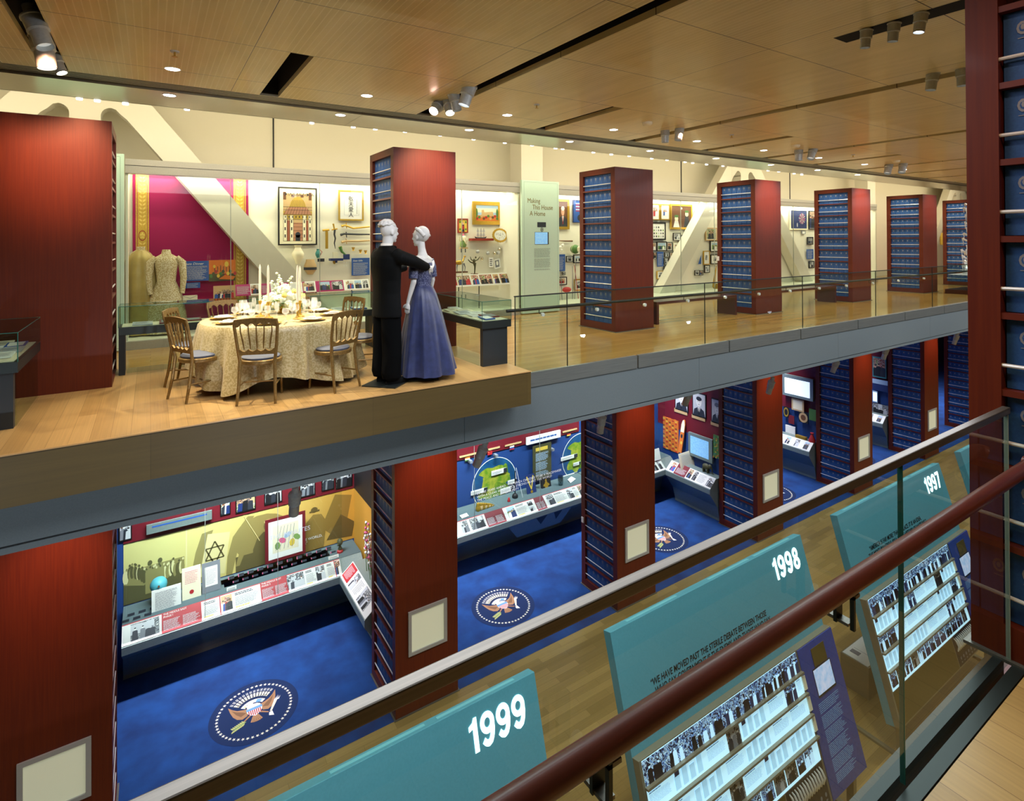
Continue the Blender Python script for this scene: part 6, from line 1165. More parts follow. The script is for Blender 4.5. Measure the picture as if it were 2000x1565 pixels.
for i, (v, m_, pts, nm) in enumerate(((440, 'gold2', [(667, 442), (674, 440), (690, 446), (722, 443)], 'curved gold sabre, topmost of three'), (458, 'p_dk', [(665, 459), (672, 457), (700, 458), (722, 458)], 'dark sabre with a crossguard, middle of three'), (471, 'p_tan', [(667, 473), (676, 471), (700, 471), (722, 470)], 'tan-sheathed sabre, lowest of three'))):
    ob(lambda b: (seg(b, pts, [.026, .018, .018, .014], m_), seg(b, [(676, v-5), (677, v+6)], .009, m_)), 'sabre', nm, 'sabre')
ob(lambda b: (b.lathe(A(582, 516, 11.14), [(.04, 0), (.055, .06), (.10, .14), (.105, .20), (.06, .28), (.05, .31), (.075, .35)], 'p_cream', 16), b.lathe(A(582, 492, 11.14), [(.055, 0), (.075, .03)], 'p_org', 14)), 'vase', 'tall cream vase with an orange rim on the case wall', 'vase')
ob(lambda b: (b.lathe(A(606, 536, 11.14), [(.05, 0), (.06, .02), (.11, .09), (.115, .16), (.08, .24), (.075, .28)], 'p_tan', 16), b.lathe(A(606, 527, 11.14), [(.117, 0), (.117, .05)], 'p_dk', 16), [b.tube([A(606+s_*7, 512, 11.14), A(606+s_*10, 516, 11.14), A(606+s_*8, 524, 11.14)], .008, 'p_tan', 6) for s_ in (-1, 1)]), 'two_handled_jar', 'two-handled jar with a dark pattern band', 'jar')
ob(lambda b: (b.lathe(A(621, 504, 11.14), [(.02, 0), (.045, .05), (.05, .09), (.02, .15), (.03, .17)], 'p_teal', 12), b.tube([A(624, 487, 11.14), A(629, 492, 11.14), A(625, 500, 11.14)], .006, 'p_red', 6)), 'pitcher', 'small green and red pitcher above the jar', 'pitcher')
ob(lambda b: b.box(A(619, 0).x, BY-.05, A(0, 527).z, A(632, 0).x, BY-.02, A(0, 519).z, 'p_dk'), 'label_plate', 'dark label plate beside the two-handled jar', 'label', False)
ob(lambda b: (b.box(A(640, 0).x, 11.05, A(0, 525).z, A(664, 0).x, 11.2, A(0, 519).z, 'p_navy'), b.box(A(650, 0).x, 11.09, A(0, 530).z, A(654, 0).x, 11.2, A(0, 525).z, 'p_navy')), 'blue_shelf', 'small blue velvet shelf on the case wall', 'shelf', False)
ob(lambda b: (b.box(A(648, 0, 11.14).x, 11.11, A(0, 519, 11.14).z, A(658, 0, 11.14).x, 11.14, A(0, 503, 11.14).z, 'p_cream'), b.ell(F(A(653, 511, 11.105), (1, 0, 0), (0, 0, 1)), 0, 0, .03, .05, 'gold2')), 'ivory_box', 'small ivory box standing on the blue shelf', 'box', False)
ob(lambda b: (b.box(A(669, 0).x, BY-.06, A(0, 523).z, A(681, 0).x, BY-.03, A(0, 509).z, 'p_navy'), [b.ell(F(A(672+5*(i % 2), 513+6*(i//2), BY-.062), (1, 0, 0), (0, 0, 1)), 0, 0, .011, .014, 'p_wht') for i in range(4)]), 'jewel_card', 'navy card with four small jewels', 'card', False)
sheet('text_sign', 'blue text sign behind the tuxedo mannequin headed State Gifts', 'sign', 687, 504, 722, 538, BY-.05, 'p_blue', lean=0, kids=lambda g, f, w, h: greek(g, f, w*.08, h*.06, w*.92, h*.75, 13, 'p_lt', .002, .35)); tt = [o for o in bpy.data.objects if o.name.startswith('text_sign')][-1]; p = A(689, 511); text('heading', 'State Gifts', F((p.x, BY-.055, p.z), (1, 0, 0), (0, 0, 1)), 0, 0, .045, 'p_wht', tt, .001, shear=.3)
ob(lambda b: (seg(b, [(664, 482), (668, 492), (678, 500)], [.035, .025, .006], 'p_grn'), seg(b, [(662, 483), (668, 484)], .018, 'gold2')), 'horn_dagger', 'small green curved horn dagger below the sabres', 'dagger')
for i, (u, v) in enumerate(((690, 487), (704, 492), (714, 493))): ob(lambda b: b.lathe(A(u, v+3, 11.17), [(.03, 0), (.012, .02), (.03, .05), (.035, .07)], 'gold2', 10), 'gilt_cup', 'tiny gilt cup pinned below the sabres, %s along' % ORD[i], 'cup')
for lb_, p_ in (('small white sensor box on the side stile of the third ground-floor tower', at(1139, 1015, x=6.70)), ('small white sensor box on the side stile of the tower between the benches', at(1403, 505, x=10.68))): tag(MB().box(p_.x-.025, p_.y-.03, p_.z-.05, p_.x, p_.y+.03, p_.z+.05, 'p_wht').build('sensor_box', bevel=.006), lb_, 'sensor')
# second half of the long case
framed('oil landscape with a castle in a broad gold frame', 923, 394, 979, 439, 'fr_gold', .16, lambda b, f, w, h: (b.q(f, 0, 0, w, h, 'p_sky', .001), b.q(f, 0, h*.55, w, h*.8, 'p_cream', .0012), b.q(f, 0, 0, w, h*.35, 'p_org', .0015), b.poly(f, [(w*.25, h*.3), (w*.25, h*.7), (w*.35, h*.72), (w*.37, h*.55), (w*.75, h*.6), (w*.8, h*.3)], 'p_tan', .002), [b.ell(f, w*(.05+.1*i), h*(.15+.08*(i % 3)), w*.06, h*.09, ['p_red', 'p_grn', 'p_tan', 'p_brn'][i % 4], .003, 7) for i in range(10)], [b.ell(f, w*x, h*.5, w*.05, h*.3, 'p_grn', .004) for x in (.03, .95)]), 'p_tan')
framed('small red icon of a crowned figure', 894, 427, 914, 455, 'oldred', .10, lambda b, f, w, h: (b.q(f, 0, 0, w, h, 'p_yel', .001), b.poly(f, [(w*.3, 0), (w*.7, 0), (w*.65, h*.6), (w*.35, h*.6)], 'p_dk', .002), b.ell(f, w*.5, h*.68, w*.12, h*.1, 'p_skin', .003), b.ell(f, w*.5, h*.35, w*.14, h*.18, 'p_red', .003), [b.ell(f, w*x, h*z, w*.1, h*.1, 'p_grn', .0025) for x in (.15, .85) for z in (.2, .8)]), 'p_tan')
ob(lambda b: b.box(A(915, 0).x, 11.09, A(0, 476).z, A(957, 0).x, BY, A(0, 469).z, 'oldred'), 'wall_shelf', 'small red wooden wall shelf under the ship model', 'shelf', False)
def ship(b):
    y = 11.17; a = A(938, 467, y); b.tube([a+V((-.14, 0, .05)), a+V((-.08, 0, .01)), a+V((.1, 0, .01)), a+V((.16, 0, .05))], [.005, .03, .03, .006], 'p_dk', 8)
    for dx in (-.06, .02, .09): b.tube([a+V((dx, 0, .02)), a+V((dx, 0, .24))], .004, 'p_brn', 5); [b.poly(F(a+V((dx-.035, 0, z)), (1, 0, 0), (0, 0, 1)), [(0, 0), (.07, 0), (.06, .06), (.01, .06)], 'p_lt', .001) for z in (.07, .15)]
ob(ship, 'ship_model', 'small dark ship model with pale sails on the red shelf', 'ship model')
t = thing('oval_dish', 'oval dish with a gilt fluted rim and speckled centre', 'dish', tuple(A(976, 460))); f = F(A(976, 460, 10.95), (1, 0, 0), (0, .15, 1)); b = MB()
P = [((.19+.008*(i % 2))*math.cos(i*math.pi/18), (.155+.008*(i % 2))*math.sin(i*math.pi/18)) for i in range(36)]; b.poly(f, P, 'gold2', .02, .02); b.build('rim', t); b = MB(); b.ell(f, 0, 0, .15, .115, 'p_wht', .022, 24); r = random.Random(3)
for i in range(34): an, q_ = r.uniform(0, 6.28), r.uniform(0, .9); b.ell(f, .14*q_*math.cos(an), .105*q_*math.sin(an), .008, .005, r.choice(['p_dk', 'p_brn', 'p_blue']), .024, 5, rot=an)
b.build('centre', t)
def gan(b): a = A(905, 486, 11.14); b.ball(a+V((0, 0, .10)), .08, .05, .09, 'p_grn2', 12, 8).ball(a+V((0, -.02, .23)), .055, .04, .06, 'p_cream', 10, 8).ball(a+V((0, 0, .30)), .03, .03, .03, 'p_pink', 8, 6); b.tube([a+V((0, -.05, .22)), a+V((.01, -.07, .14)), a+V((.05, -.06, .10))], [.018, .014, .01], 'p_cream', 7); [b.tube([a+V((s*.07, 0, .16)), a+V((s*.11, -.02, .2)), a+V((s*.10, -.03, .27))], .014, 'p_cream', 6) for s in (-1, 1)]; b.box(a.x-.09, 11.09, a.z, a.x+.09, 11.17, a.z+.03, 'p_tan'); [b.tube([a+V((s*.05, 0, 0)), a+V((s*.05, 0, -.08))], .012, 'p_dk', 5) for s in (-1, 1)]
ob(gan, 'seated_figurine', 'pale green elephant-headed seated figurine below the red icon', 'figurine')
def dancer(b): a = A(927, 537, 10.99); b.box(a.x-.06, 10.94, a.z, a.x+.06, 11.06, a.z+.03, 'p_brn'); b.tube([a+V((0, 0, .03)), a+V((.01, 0, .18)), a+V((0, 0, .26))], [.012, .02, .04], 'p_sep3', 8); b.ball(a+V((-.01, 0, .3)), .035, .03, .05, 'p_sep3', 8, 6); [b.tube([a+V((0, 0, .30)), a+V((s*.08, 0, .33)), a+V((s*.12, -.03, .40))], [.015, .012, .006], 'p_sep3', 6) for s in (-1, 1)]; b.tube([a+V((0, 0, .25)), a+V((-.1, 0, .28)), a+V((-.16, 0, .34))], [.02, .014, .008], 'p_sep3', 6); b.ball(a+V((.03, 0, .38)), .018, .018, .024, 'p_sep3', 8, 6)
ob(dancer, 'dancer_figurine', 'bronze dancer figurine with raised arms', 'figurine')
def deer(b): a = A(898, 533, 11.0); b.box(a.x-.12, 10.93, a.z-.0, a.x+.16, 11.08, a.z+.03, 'p_brn'); b.ball(a+V((-.02, 0, .22)), .10, .04, .05, 'gold2', 10, 7); [b.tube([a+V((dx, 0, .2)), a+V((dx*1.3, 0, .12)), a+V((dx*1.2, 0, .03))], [.02, .010, .007], 'p_grey', 6) for dx in (-.09, -.05, .06, .10)]; b.tube([a+V((.07, 0, .24)), a+V((.11, 0, .33))], [.025, .012], 'gold2', 6); b.ball(a+V((.12, 0, .35)), .03, .015, .02, 'gold2', 8, 6)
ob(deer, 'deer_figurine', 'gilt running deer figurine on a brown base', 'figurine')
b = MB(); p = A(955, 522, 11.2); f1 = F(p, (.7, -.3, 0), (.1, .2, 1)); f2_ = F(A(966, 526, 11.15), (1, .25, .15), (.0, .2, 1)); b.fbox(f1, 0, 0, 0, .10, .22, .004, 'p_wht').fbox(f2_, 0, 0, 0, .2, .22, .004, 'p_wht'); b.q(f2_, .03, .03, .16, .19, 'p_grey', .006); b.ell(f2_, .095, .12, .035, .05, 'p_wht', .008); greek(b, f1, .02, .03, .08, .2, 4, 'p_black', .006, .5); tag(b.build('folded_card'), 'white folded card with a monochrome drawing hanging in the case', 'card')
for i, (u, v) in enumerate(((933, 492), (941, 506), (953, 495), (966, 495), (973, 494), (976, 487))): ob(lambda b: b.lathe(A(u, v+3, 11.14), [(.02, 0), (.04, .02), (.045, .05), (.02, .075), (.025, .085)], 'silver' if i % 2 else 'p_lt', 10), 'silver_pot', 'tiny silver pot in the case near the oval dish, %s along' % ORD[i], 'pot')
# sports case between the mint panel and the third tower
framed('gold framed portrait of a grey-haired person in a dark suit and tie', 1086, 389, 1112, 448, 'fr_gold', .16, lambda b, f, w, h: (b.q(f, 0, 0, w, h, 'p_brn', .001), b.poly(f, [(0, 0), (w, 0), (w*.95, h*.3), (w*.7, h*.42), (w*.35, h*.42), (0, h*.3)], 'p_dk', .002), b.poly(f, [(w*.4, h*.42), (w*.62, h*.42), (w*.5, h*.1)], 'p_wht', .003), b.poly(f, [(w*.48, h*.4), (w*.54, h*.4), (w*.53, h*.1), (w*.47, h*.1)], 'p_red', .004), b.ell(f, w*.5, h*.60, w*.18, h*.17, 'p_skin', .004, 14), b.ell(f, w*.5, h*.73, w*.2, h*.09, 'p_lt', .005, 12)), 'p_brn')
framed('blue picture with a waving striped flag', 1119, 391, 1136, 435, 'p_navy', .06, lambda b, f, w, h: (b.q(f, 0, 0, w, h, 'p_blue', .001), [b.q(f, w*.3, h*(.5+.07*i), w, h*(.535+.07*i), 'p_red' if i % 2 == 0 else 'p_wht', .002) for i in range(6)], b.ell(f, w*.8, h*.2, w*.3, h*.15, 'p_dk', .002)), 'p_blue')
ob(lambda b: seg(b, [(1087, 470), (1105, 471), (1118, 471)], [.008, .016, .022], 'p_brn'), 'baseball_bat', 'dark baseball bat mounted level on the case wall', 'bat')
for i, (u, v) in enumerate(((1088, 480), (1094, 483), (1099, 479), (1089, 488), (1096, 489))): ob(lambda b: b.ball(A(u, v, 11.14), .036, .036, .036, 'p_wht', 10, 8), 'baseball', 'white baseball on the case wall, %s of five' % ORD[i], 'ball')
def bask(b):
    c_ = A(1123, 487, 11.05); b.ball(c_, .115, .115, .115, 'p_grn', 18, 12); b.tube([c_+V((.118*math.cos(t_), -.01, .118*math.sin(t_))) for t_ in [i*math.pi/8 for i in range(16)]], .004, 'p_cream', 5, close=True); b.lathe(c_+V((.03, -.085, 0)), [(.07, 0), (.05, -.03)], 'p_cream', 14, ax=(V((1, 0, 0)), V((0, 0, 1)), V((0, 1, 0))))
ob(bask, 'basketball', 'green and cream basketball', 'ball')
sheet('text_sign', 'narrow blue text sign beside the mint panel, above the golf clubs', 'sign', 1087, 497, 1104, 530, BY-.05, 'p_blue', lean=0, kids=gk('p_lt', 12, 3, .08, .3))
for i, (u0, v0, u1, v1, k_, fm_, lb) in enumerate(((1106, 500, 1119, 512, 'bw', 'fr_dk', 'small black frame with a pink medal'), (1120, 497, 1140, 514, 'out', 'fr_dk', 'black framed golf landscape'), (1087, 541, 1107, 557, 'col', 'fr_dk', 'black framed team photo low on the wall'), (1122, 545, 1140, 568, 'bw', 'fr_gold', 'pale gold framed player photo'), (1098, 531, 1104, 537, 'bw', 'p_dk', 'tiny dark label'))): framed(lb+' in the sports display', u0, v0, u1, v1, fm_, .1, ph(k_, i+30, .15))
ob(lambda b: (b.ball(A(1107, 566, 11.1), .13, .07, .068, 'p_red', 16, 10)), 'football', 'red football on the case floor', 'ball')
for i, (u0, v0, u1, v1) in enumerate(((1091, 525, 1093, 590), (1095, 528, 1098, 590), (1118, 520, 1118, 588), (1125, 505, 1122, 588), (1122, 518, 1130, 586))):
    ob(lambda b: (seg(b, [(u0, v0), (u1, v1)], .008, 'p_grey' if i < 4 else 'p_red', 6, 11.2), b.ball(A(u1+2, v1+1, 11.2), .05, .03, .02, 'gold2' if i > 3 else 'p_dk', 8, 6)), 'golf_club', ['dark golf club nearest the mint panel', 'second dark golf club by the mint panel', 'slim golf club standing apart from the pair', 'tallest golf club beside the football', 'slanting golf club with a red shaft'][i], 'golf club')
# framed pictures between the third and fourth towers
for i, (u0, v0, u1, v1, fm_, k_, mg, lb) in enumerate((
    (1272, 398, 1288, 430, 'fr_gold', 'col', .2, 'gold framed picture of a person in pink'), (1290, 399, 1308, 430, 'fr_gold', 'col', .25, 'gold framed drawing with a wide white mount'),
    (1309, 399, 1352, 448, 'fr_gold', 'col', .0, 'large gold framed painting of two figures in green hats'), (1272, 434, 1300, 469, 'fr_dk', 'bw', .15, 'black framed sheet of small sketches'),
    (1315, 455, 1329, 470, 'fr_dk', 'bw', .1, 'black framed photo of three people'), (1331, 459, 1338, 470, 'fr_dk', 'bw', .2, 'narrow black framed card'), (1327, 475, 1333, 481, 'p_grey', 'bw', .2, 'tiny grey plate among the small frames'),
    (1272, 473, 1282, 490, 'fr_dk', 'col', .1, 'black framed photo cut off by the tower'), (1283, 472, 1302, 490, 'fr_dk', 'out', .08, 'black framed group photo'), (1302, 473, 1313, 490, 'fr_dk', 'col', .1, 'upright black framed photo'), (1315, 474, 1326, 490, 'p_cream', 'col', .2, 'cream framed photo'),
    (1276, 493, 1282, 506, 'fr_dk', 'col', .1, 'small dark photo beside the blue text'), (1298, 493, 1307, 502, 'fr_dk', 'bw', .1, 'first small black frame right of the blue text'), (1308, 493, 1318, 502, 'fr_dk', 'col', .1, 'second small black frame beyond the blue text'),
    (1297, 504, 1305, 517, 'fr_dk', 'bw', .1, 'upright small black frame under the pair'), (1306, 504, 1316, 514, 'fr_dk', 'bw', .2, 'square small black frame under the pair'), (1297, 519, 1308, 529, 'fr_dk', 'bw', .12, 'black framed pair portrait below the blue text'), (1283, 529, 1298, 545, 'fr_gold', 'bw', .2, 'pale gold framed sketch, lowest of the group'),
    (1357, 528, 1366, 538, 'fr_dk', 'bw', .15, 'small black frame right of the brace'), (1366, 528, 1373, 538, 'fr_dk', 'col', .1, 'small coloured photo beside the black frame by the brace'), (1374, 490, 1386, 517, 'fr_gold', 'bw', .3, 'upright gold framed photo by the brace'), (1376, 518, 1386, 533, 'fr_dk', 'bw', .15, 'black framed photo under the upright gold one'),
    (1387, 470, 1404, 492, 'fr_dk', 'out', .15, 'black framed landscape cut off by the fourth tower'), (1388, 497, 1404, 516, 'fr_dk', 'bw', .3, 'black framed group photo with a white mount'), (1378, 445, 1400, 470, 'p_tan', 'col', .05, 'coloured painting beyond the brace'))):
    lb = lb.replace('right of', 'past')
    def art(b, f, w, h, k_=k_, mg=mg, i=i):
        if i == 2: b.q(f, 0, 0, w, h, 'p_brn', .001); [(b.poly(f, [(w*(x-.16), 0), (w*(x+.16), 0), (w*(x+.08), h*zz), (w*(x-.08), h*zz)], m1, .002), b.ell(f, w*x, h*(zz+.08), w*.09, h*.12, 'p_cream', .003), b.ell(f, w*x, h*(zz+.2), w*.11, h*.06, 'p_grn', .004)) for x, zz, m1 in ((.24, .32, 'p_wht'), (.78, .55, 'p_dk'))]; b.ell(f, w*.5, h*.9, w*.05, h*.05, 'p_cream', .003)
        elif i == 3: [b.ell(f, w*(.15+.18*(k % 5)), h*(.15+.2*(k//5)), w*.06, h*.07, ['p_grey', 'p_dk', 'p_grn2', 'p_lt'][k % 4], .002, 6) for k in range(18)]
        else: pic(b, f, w*mg, h*mg, w*(1-mg), h*(1-mg), k_, i*7+1, n=2, c=.001)
    framed(lb+' in the wall case', u0, v0, u1, v1, fm_, .08, art)
sheet('text_sign', 'tall blue text sign among the small frames between towers', 'sign', 1284, 492, 1296, 521, BY-.05, 'p_blue', lean=0, kids=gk('p_lt', 12, 3, .08, .3))
ob(lambda b: seg(b, [(1399, 520), (1396, 540), (1394, 560), (1399, 566), (1401, 555)], [.012, .03, .045, .06, .05], 'gold2', 10, 10.99), 'saxophone', 'golden saxophone standing at the case edge by the fourth tower', 'saxophone')
ob(lambda b: b.poly(F(A(1364, 516), (1, 0, 0), (0, 0, 1)), [(0, 0), (.13, 0), (.13, .26)], 'p_blue', .0, .01), 'text_sign', 'blue sign corner showing behind the white brace', 'sign', False)
# beyond the fourth tower
framed('large dark blue fireworks picture', 1543, 409, 1577, 449, 'p_cream', .06, lambda b, f, w, h: (b.q(f, 0, 0, w, h, 'p_navy', .001), [b.poly(f, [(w*.7, h*.55), (w*(.7+.2*math.cos(k*.42)), h*(.55+.3*math.sin(k*.42))), (w*(.7+.2*math.cos(k*.42+.15)), h*(.55+.3*math.sin(k*.42+.15)))], 'p_cream' if k % 2 else 'p_pink', .002) for k in range(15)], b.ell(f, w*.4, h*.2, w*.03, h*.12, 'p_lt', .002)))
framed('framed picture of figures beside the fireworks picture', 1580, 412, 1594, 448, 'fr_dk', .06, ph('col', 12, .02))
framed('small dark framed photo under the fireworks picture', 1577, 463, 1588, 478, 'fr_dk', .12, ph('bw', 15, .05)); framed('tiny grey plate beside the brace past the fourth tower', 1566, 451, 1573, 457, 'p_grey', .1, None)
sheet('text_sign', 'blue text sign low past the fourth tower', 'sign', 1576, 487, 1589, 506, BY-.05, 'p_blue', lean=0, kids=gk('p_lt', 8, 3, .08, .3))
framed('small frame low past the fourth tower', 1580, 510, 1590, 524, 'fr_dk', .12, ph('bw', 19, .05))
ob(lambda b: (loft(b, [(A(1836, 0, 11.2).x, 11.2, 6.1, .16, .08), (A(1836, 0, 11.2).x, 11.2, 6.5, .17, .09), (A(1836, 0, 11.2).x, 11.2, 6.65, .09, .06)], 'p_yel', 16)), 'yellow_jersey', 'yellow jersey hanging in the far case', 'jersey')

# ------------------------------------------------------------------ glass sculpture near the rail end
M['glassw'] = mat('white_blown_glass', 'E6E8E4', .12, spec=.8, trans=.25)
gx, gy = at(1893, 480, y=6.7).x, 6.7; t = thing('glass_sculpture', 'tall sculpture of curling white blown glass', 'sculpture', (gx, gy, ZU+.55)); r = random.Random(31)
MB().lathe((gx, gy, ZU+.55), [(.16, 0), (.16, .03), (.05, .06), (.035, 1.9), (.01, 2.1)], 'glassw', 12).build('core', t, smooth=True)
for i in range(44):
    z = ZU+.68+1.95*i/44; an = r.uniform(0, 6.28) if i % 3 else math.pi+r.uniform(-.5, .5); L0 = r.uniform(.28, .5)*(1-.4*i/44); d = V((math.cos(an), math.sin(an), 0)); pts = []
    for k in range(10):
        q_ = k/9; curl = q_*q_*3.6; pts.append(V((gx, gy, z))+d*(L0*(q_*.9-.25*q_*q_*(1-math.cos(curl))))+V((0, 0, .16*math.sin(curl)*L0*2.2-.08*q_)))
    MB().tube(pts, [.026, .03, .032, .03, .028, .024, .02, .015, .01, .004], 'glassw', 8).build('glass_curl', t, smooth=True)
t = thing('sculpture_plinth', 'dark plinth with a glass tray under the white sculpture', 'plinth', (gx, gy, ZU)); MB().box(gx-.75, gy-.35, ZU, gx+.6, gy+.35, ZU+.12, 'benchw').build('base', t); MB().box(gx-.65, gy-.3, ZU+.12, gx+.55, gy+.3, ZU+.54, 'glass_g').build('glass_tray', t); MB().box(gx-.65, gy-.3, ZU+.541, gx+.55, gy+.3, ZU+.55, 'p_lt').build('top', t)

# ------------------------------------------------------------------ ceiling fixtures
M['spotb'] = noisy('pewter_spotlight_body', 'AEB4B4', 'BAC0C0', (40, 40, 40), 1, .4, metal=.2); M['lens'] = mat('lit_lens', 'FFFFFF', .3, emit=14, ecol='FFF6E0'); M['lensw'] = mat('lit_lens_soft', 'FFFFFF', .3, emit=5, ecol='F4F8FF'); M['lensp'] = mat('lit_lens_pink', 'FFFFFF', .3, emit=30, ecol='FFC8B4'); M['lensd'] = mat('dim_lens', 'D8DCD8', .3, emit=.5)
def fixture(c, d, r_, L_, lab_, ln='lens', grp='spotlights in the ceiling slots'):
    c, d = V(c), V(d).normalized(); a = d.orthogonal().normalized(); ax = (a, d.cross(a).normalized(), d); t = thing('spotlight', lab_, 'spotlight', tuple(c), grp)
    MB().lathe(c-d*L_*.5, [(r_*.55, -L_*.35), (r_*.6, -L_*.1), (r_*1.12, 0), (r_*1.15, L_*.06), (r_*1.05, L_*.08), (r_*1.0, L_*.45), (r_*1.04, L_*.47), (r_*.86, L_*.52), (r_*.84, L_*1.0), (r_*.78, L_*1.0), (r_*.7, L_*.8)], 'spotb', 18, ax=ax).build('housing', t, smooth=True)
    MB().lathe(c+d*L_*.34, [(.0001, 0), (r_*.75, 0), (r_*.75, .004), (.0001, .004)], ln, 18, ax=ax).build('lens', t)
    MB().tube([c-d*L_*.5, c-d*L_*.5+V((0, 0, L_*.3)), V((c.x, c.y, max(c.z+L_, 4.12 if c.z < 4.2 else ZC+.12)))], .012, 'p_black', 6).build('arm', t)
FX = [(76, 62, (.35, -.3, -1), .075, .28, 'lensd', 'first over the first tower slot'), (86, 100, (.15, -.1, -1), .085, .3, 'lens', 'brightest of the three over the first tower'), (112, 124, (.4, -.2, -1), .055, .2, 'lens', 'small one beside the brightest'),
      (853, 210, (-.75, -.5, -.75), .075, .2, 'lensp', 'pink glowing one over the mannequins'), (877, 208, (-.1, -.5, -.9), .07, .22, 'lens', 'second along in the mannequin slot'), (889, 199, (.2, -.1, -1), .07, .22, 'lensd', 'third along in the mannequin slot'), (912, 186, (-.3, .1, -1), .08, .25, 'lensw', 'last along in the mannequin slot'),
      (1299, 265, (0, 0, -1), .07, .22, 'lensd', 'one of two past the third tower'), (1326, 261, (-.2, 0, -1), .07, .22, 'lensd', 'other of two past the third tower'), (1560, 301, (0, 0, -1), .08, .26, 'lensd', 'one of two above the fourth tower'), (1586, 299, (-.5, 0, -1), .08, .26, 'lensd', 'other of two above the fourth tower'),
      (1735, 328, (-.4, 0, -1), .09, .3, 'lensd', 'one of two above the fifth tower'), (1763, 326, (-.4, 0, -1), .09, .3, 'lensd', 'other of two above the fifth tower'),
      (1691, 76, (0, .1, -1), .046, .15, 'lensd', 'first of three in the short near slot'), (1745, 63, (0, .1, -1), .046, .15, 'lensd', 'middle of three in the short near slot'), (1797, 45, (-.1, .1, -1), .048, .15, 'lensw', 'last of three in the short near slot'),
      (1820, 159, (-.1, .1, -1), .06, .19, 'lensd', 'second from the rail-end tower in the long slot'), (1880, 150, (0, 0, -1), .06, .19, 'lensd', 'touching the rail-end tower in the long slot')]
for u, v, d, r_, L_, ln, lb in FX: fixture(at(u, v, z=ZC-.08), d, r_, L_, 'pewter track spotlight, '+lb, ln)
for i, (u, v, y, d) in enumerate(((575, 985, 6.55, (0, .3, -1)), (937, 893, 6.5, (-.3, .3, -1)), (1174, 830, 6.6, (0, .2, -1)), (1342, 778, 6.5, (-.2, .3, -1)), (1504, 757, 6.6, (0, .3, -1)), (1630, 717, 6.5, (-.4, .2, -1)), (1728, 692, 6.6, (0, .3, -1)), (1866, 664, 6.5, (0, .3, -1)))):
    fixture(at(u, v, y=y), d, .062, .26, 'grey spotlight hanging under the balcony slab, %s from the dining end' % ORD[i], 'lensd', 'spotlights under the slab')
for k in range(9):
    for y, z, nm in ((6.8, ZC, 'wood ceiling'), (7.95, ZC-.02, 'metal soffit')):
        x = .19+1.9918*k; t = thing('downlight', 'small round recessed downlight in the %s, %s along' % (nm, ORD[k]), 'downlight', (x, y, z), 'recessed downlights'); MB().lathe((x, y, z-.004), [(.062, .004), (.075, .0), (.078, .004)], 'p_wht', 20).build('trim_ring', t); MB().lathe((x, y, z-.001), [(.0001, -.0015), (.062, -.0015)], 'lensw', 20).build('lens', t)
for i, (x, y) in enumerate(((.19, 6.15), (4.165, 6.06), (8.147, 6.06), (12.28, 6.14))):
    t = thing('sprinkler', 'small ceiling sprinkler head, %s along' % ORD[i], 'sprinkler', (x, y, ZC), 'ceiling sprinklers'); MB().lathe((x, y, ZC-.012), [(.04, .012), (.035, 0)], 'p_lt', 12).build('collar', t); MB().tube([(x, y, ZC-.01), (x, y, ZC-.05)], .008, 'gold2', 6).lathe((x, y, ZC-.055), [(.025, 0), (.025, .004)], 'gold2', 8).build('deflector', t)
for i, (x, y) in enumerate(((6.205, 6.1), (10.1, 6.1), (14.1, 6.1))): tag(MB().lathe((x, y, ZC-.05), [(.05, 0), (.075, .02), (.08, .05)], 'p_cream', 16).build('smoke_detector'), 'round cream smoke detector on the wood ceiling, %s along' % ORD[i], 'detector')
for i, (u, v) in enumerate(((155, 190), (190, 194), (245, 200), (365, 211), (609, 238), (690, 246), (733, 250), (791, 255), (860, 262), (925, 270), (986, 277), (1039, 282), (1085, 288), (1099, 289), (1159, 296), (1194, 300), (1229, 303), (1273, 308), (1303, 311), (1338, 315), (1353, 317), (1380, 320), (1412, 323), (1500, 332), (1521, 334), (1551, 338), (1566, 340))):
    p = at(u, v, y=8.73); tag(MB().lathe((p.x, 8.73, p.z-.03), [(.0001, 0), (.032, 0), (.036, .07), (.02, .09)], 'lensw', 12).build('wall_washer_lamp'), 'small bright wall-washer cup along the soffit edge', 'lamp', 'wall-washer cups')
# ------------------------------------------------------------------ lights
WARM = 'FFF0D4'
def sp(p, q, e, col=WARM, a=50, bl=.7, sz=.05, name='spotlight'): return lamp('SPOT', p, q, e, col, sz, a, bl, name)
for xa, xb in ((-.2, 6.6), (7.8, 14.5), (15.9, 22.4)):
    lamp('AREA', ((xa+xb)/2, 10.72, 7.50), ((xa+xb)/2, 11.1, 5), 17*(xb-xa)/6.8, 'FFF6DC', (xb-xa, .2), name='case_light'); lamp('AREA', ((xa+xb)/2, 11.16, 7.50), ((xa+xb)/2, 11.18, 5), 36*(xb-xa)/6.8, 'FFF6DC', (xb-xa, .12), name='case_light')
for k in range(7):
    for x in (.19+3.9836*k, 2.18+3.9836*k): sp((x, 6.8, ZC-.03), (x, 6.8, 0), 50, a=115, bl=.9, name='downlight'); sp((x, 7.95, ZC-.05), (x, 7.95, 0), 80, a=115, bl=.9, name='downlight')
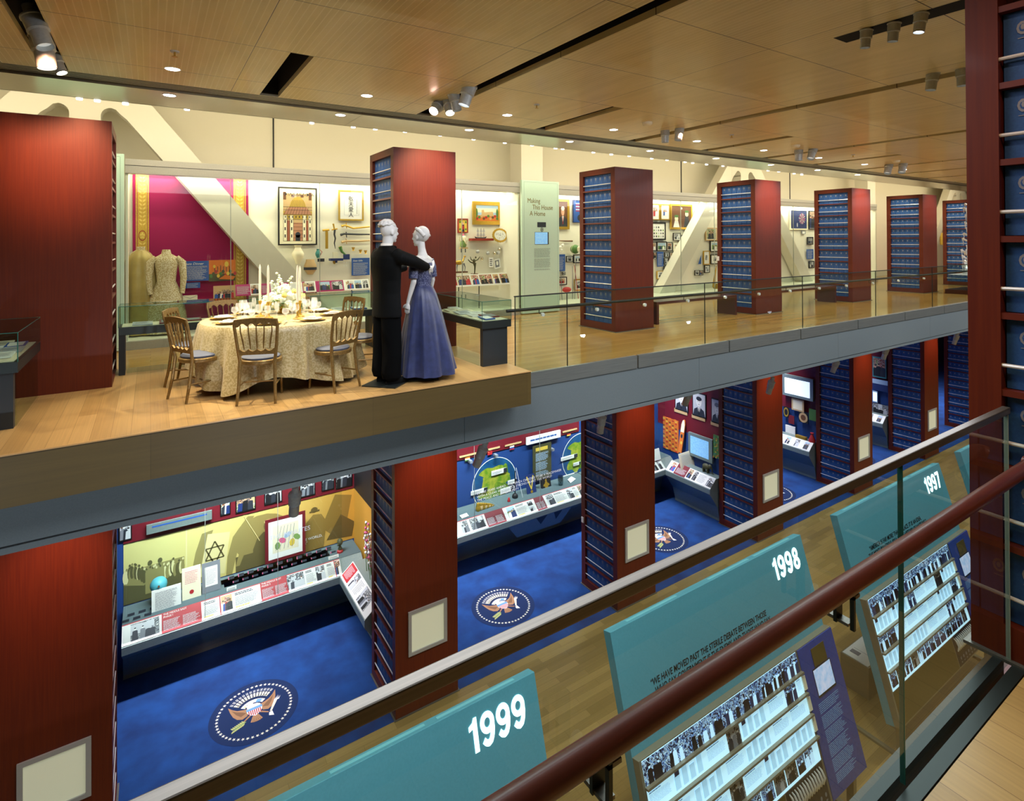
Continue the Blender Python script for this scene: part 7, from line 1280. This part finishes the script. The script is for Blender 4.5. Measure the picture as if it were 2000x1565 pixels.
for k in range(-1, 8):                                        # wall-washers above the soffit edge
    x = PX0+PW/2+k*PP+2; lamp('AREA', (x, 9.2, ZC+.2), (x, 11.9, ZC-.4), 45, 'FFF0CC', (3.6, .15), name='wall_washer')
# warm pools on the tower fronts, dinner table and mannequins
for k, (e, dx) in enumerate(((420, .1), (400, .2), (160, -.2), (420, 0), (520, 0), (200, 0))):
    x = PX0+PW/2+k*PP; sp((x+dx, 6.1, ZC-.1), (x+dx*.3, 7.42, 7.25), e*.8, 'FFB488', 48, 1)
sp((-.7, 6.9, 8.0), (1.0, 6.6, 5.6), 520, 'FFF4DC', 44, .8); sp((3.2, 6.9, 8.0), (1.3, 6.6, 5.6), 380, 'FFF0C8', 44, .8); sp((1.19, 6.9, 8.1), (1.0, 6.6, 5.6), 200, 'FFF0C8', 50, .8)
sp((-.8, 6.2, 8.0), (.2, 5.9, 4.9), 110, 'FFD9A0', 50, .9); sp((3.2, 6.6, 8.0), (2.6, 5.9, 5.4), 140, 'E8F0E0', 40, .9)
# void and ground floor
for k in range(7):
    x = PX0+PW/2+PP*k
    sp((x+.15, 6.4, 4.02), (x, 7.5, 2.9), 130, 'FFB898', 62, 1); sp((x+2, 6.9, 4.05), (x+2, 8.5, 0), 130, 'D8E6FF', 50, 1); 
    lamp('AREA', (x+2, 9.3, 4.08), (x+2, 10.5, 1.2), 150, 'F2F6FF', (2.6, .2), name='alcove_light').data.spread = math.radians(105)
    sp((x+2, 2.6, ZC-.05), (x+2, 4.6, 0), 420, 'FFF4E0', 60, .9)
    lamp('AREA', (x+2, 3.2, ZC-.15), (x+2, 4.4, 0), 170, 'F2F6FF', (3, 3), name='hall_light')
for k in range(-1, 6): sp((1.2+PP*k, .3, 4.0), (1.2+PP*k, 5.8, 4.1), 170 if k < 1 else 30, 'E4F0FF', 120, 1, .06, 'added_fascia_fill')  # added fill lamps out of view, brightening the far fascia from below
sp((1.6, .2, 8.0), (2.7, .4, 6.6), 45, 'FFC49A', 70, .9); sp((1.5, -.4, 8.0), (2.3, .2, 4.8), 55, 'FFE0A8', 70, .9)
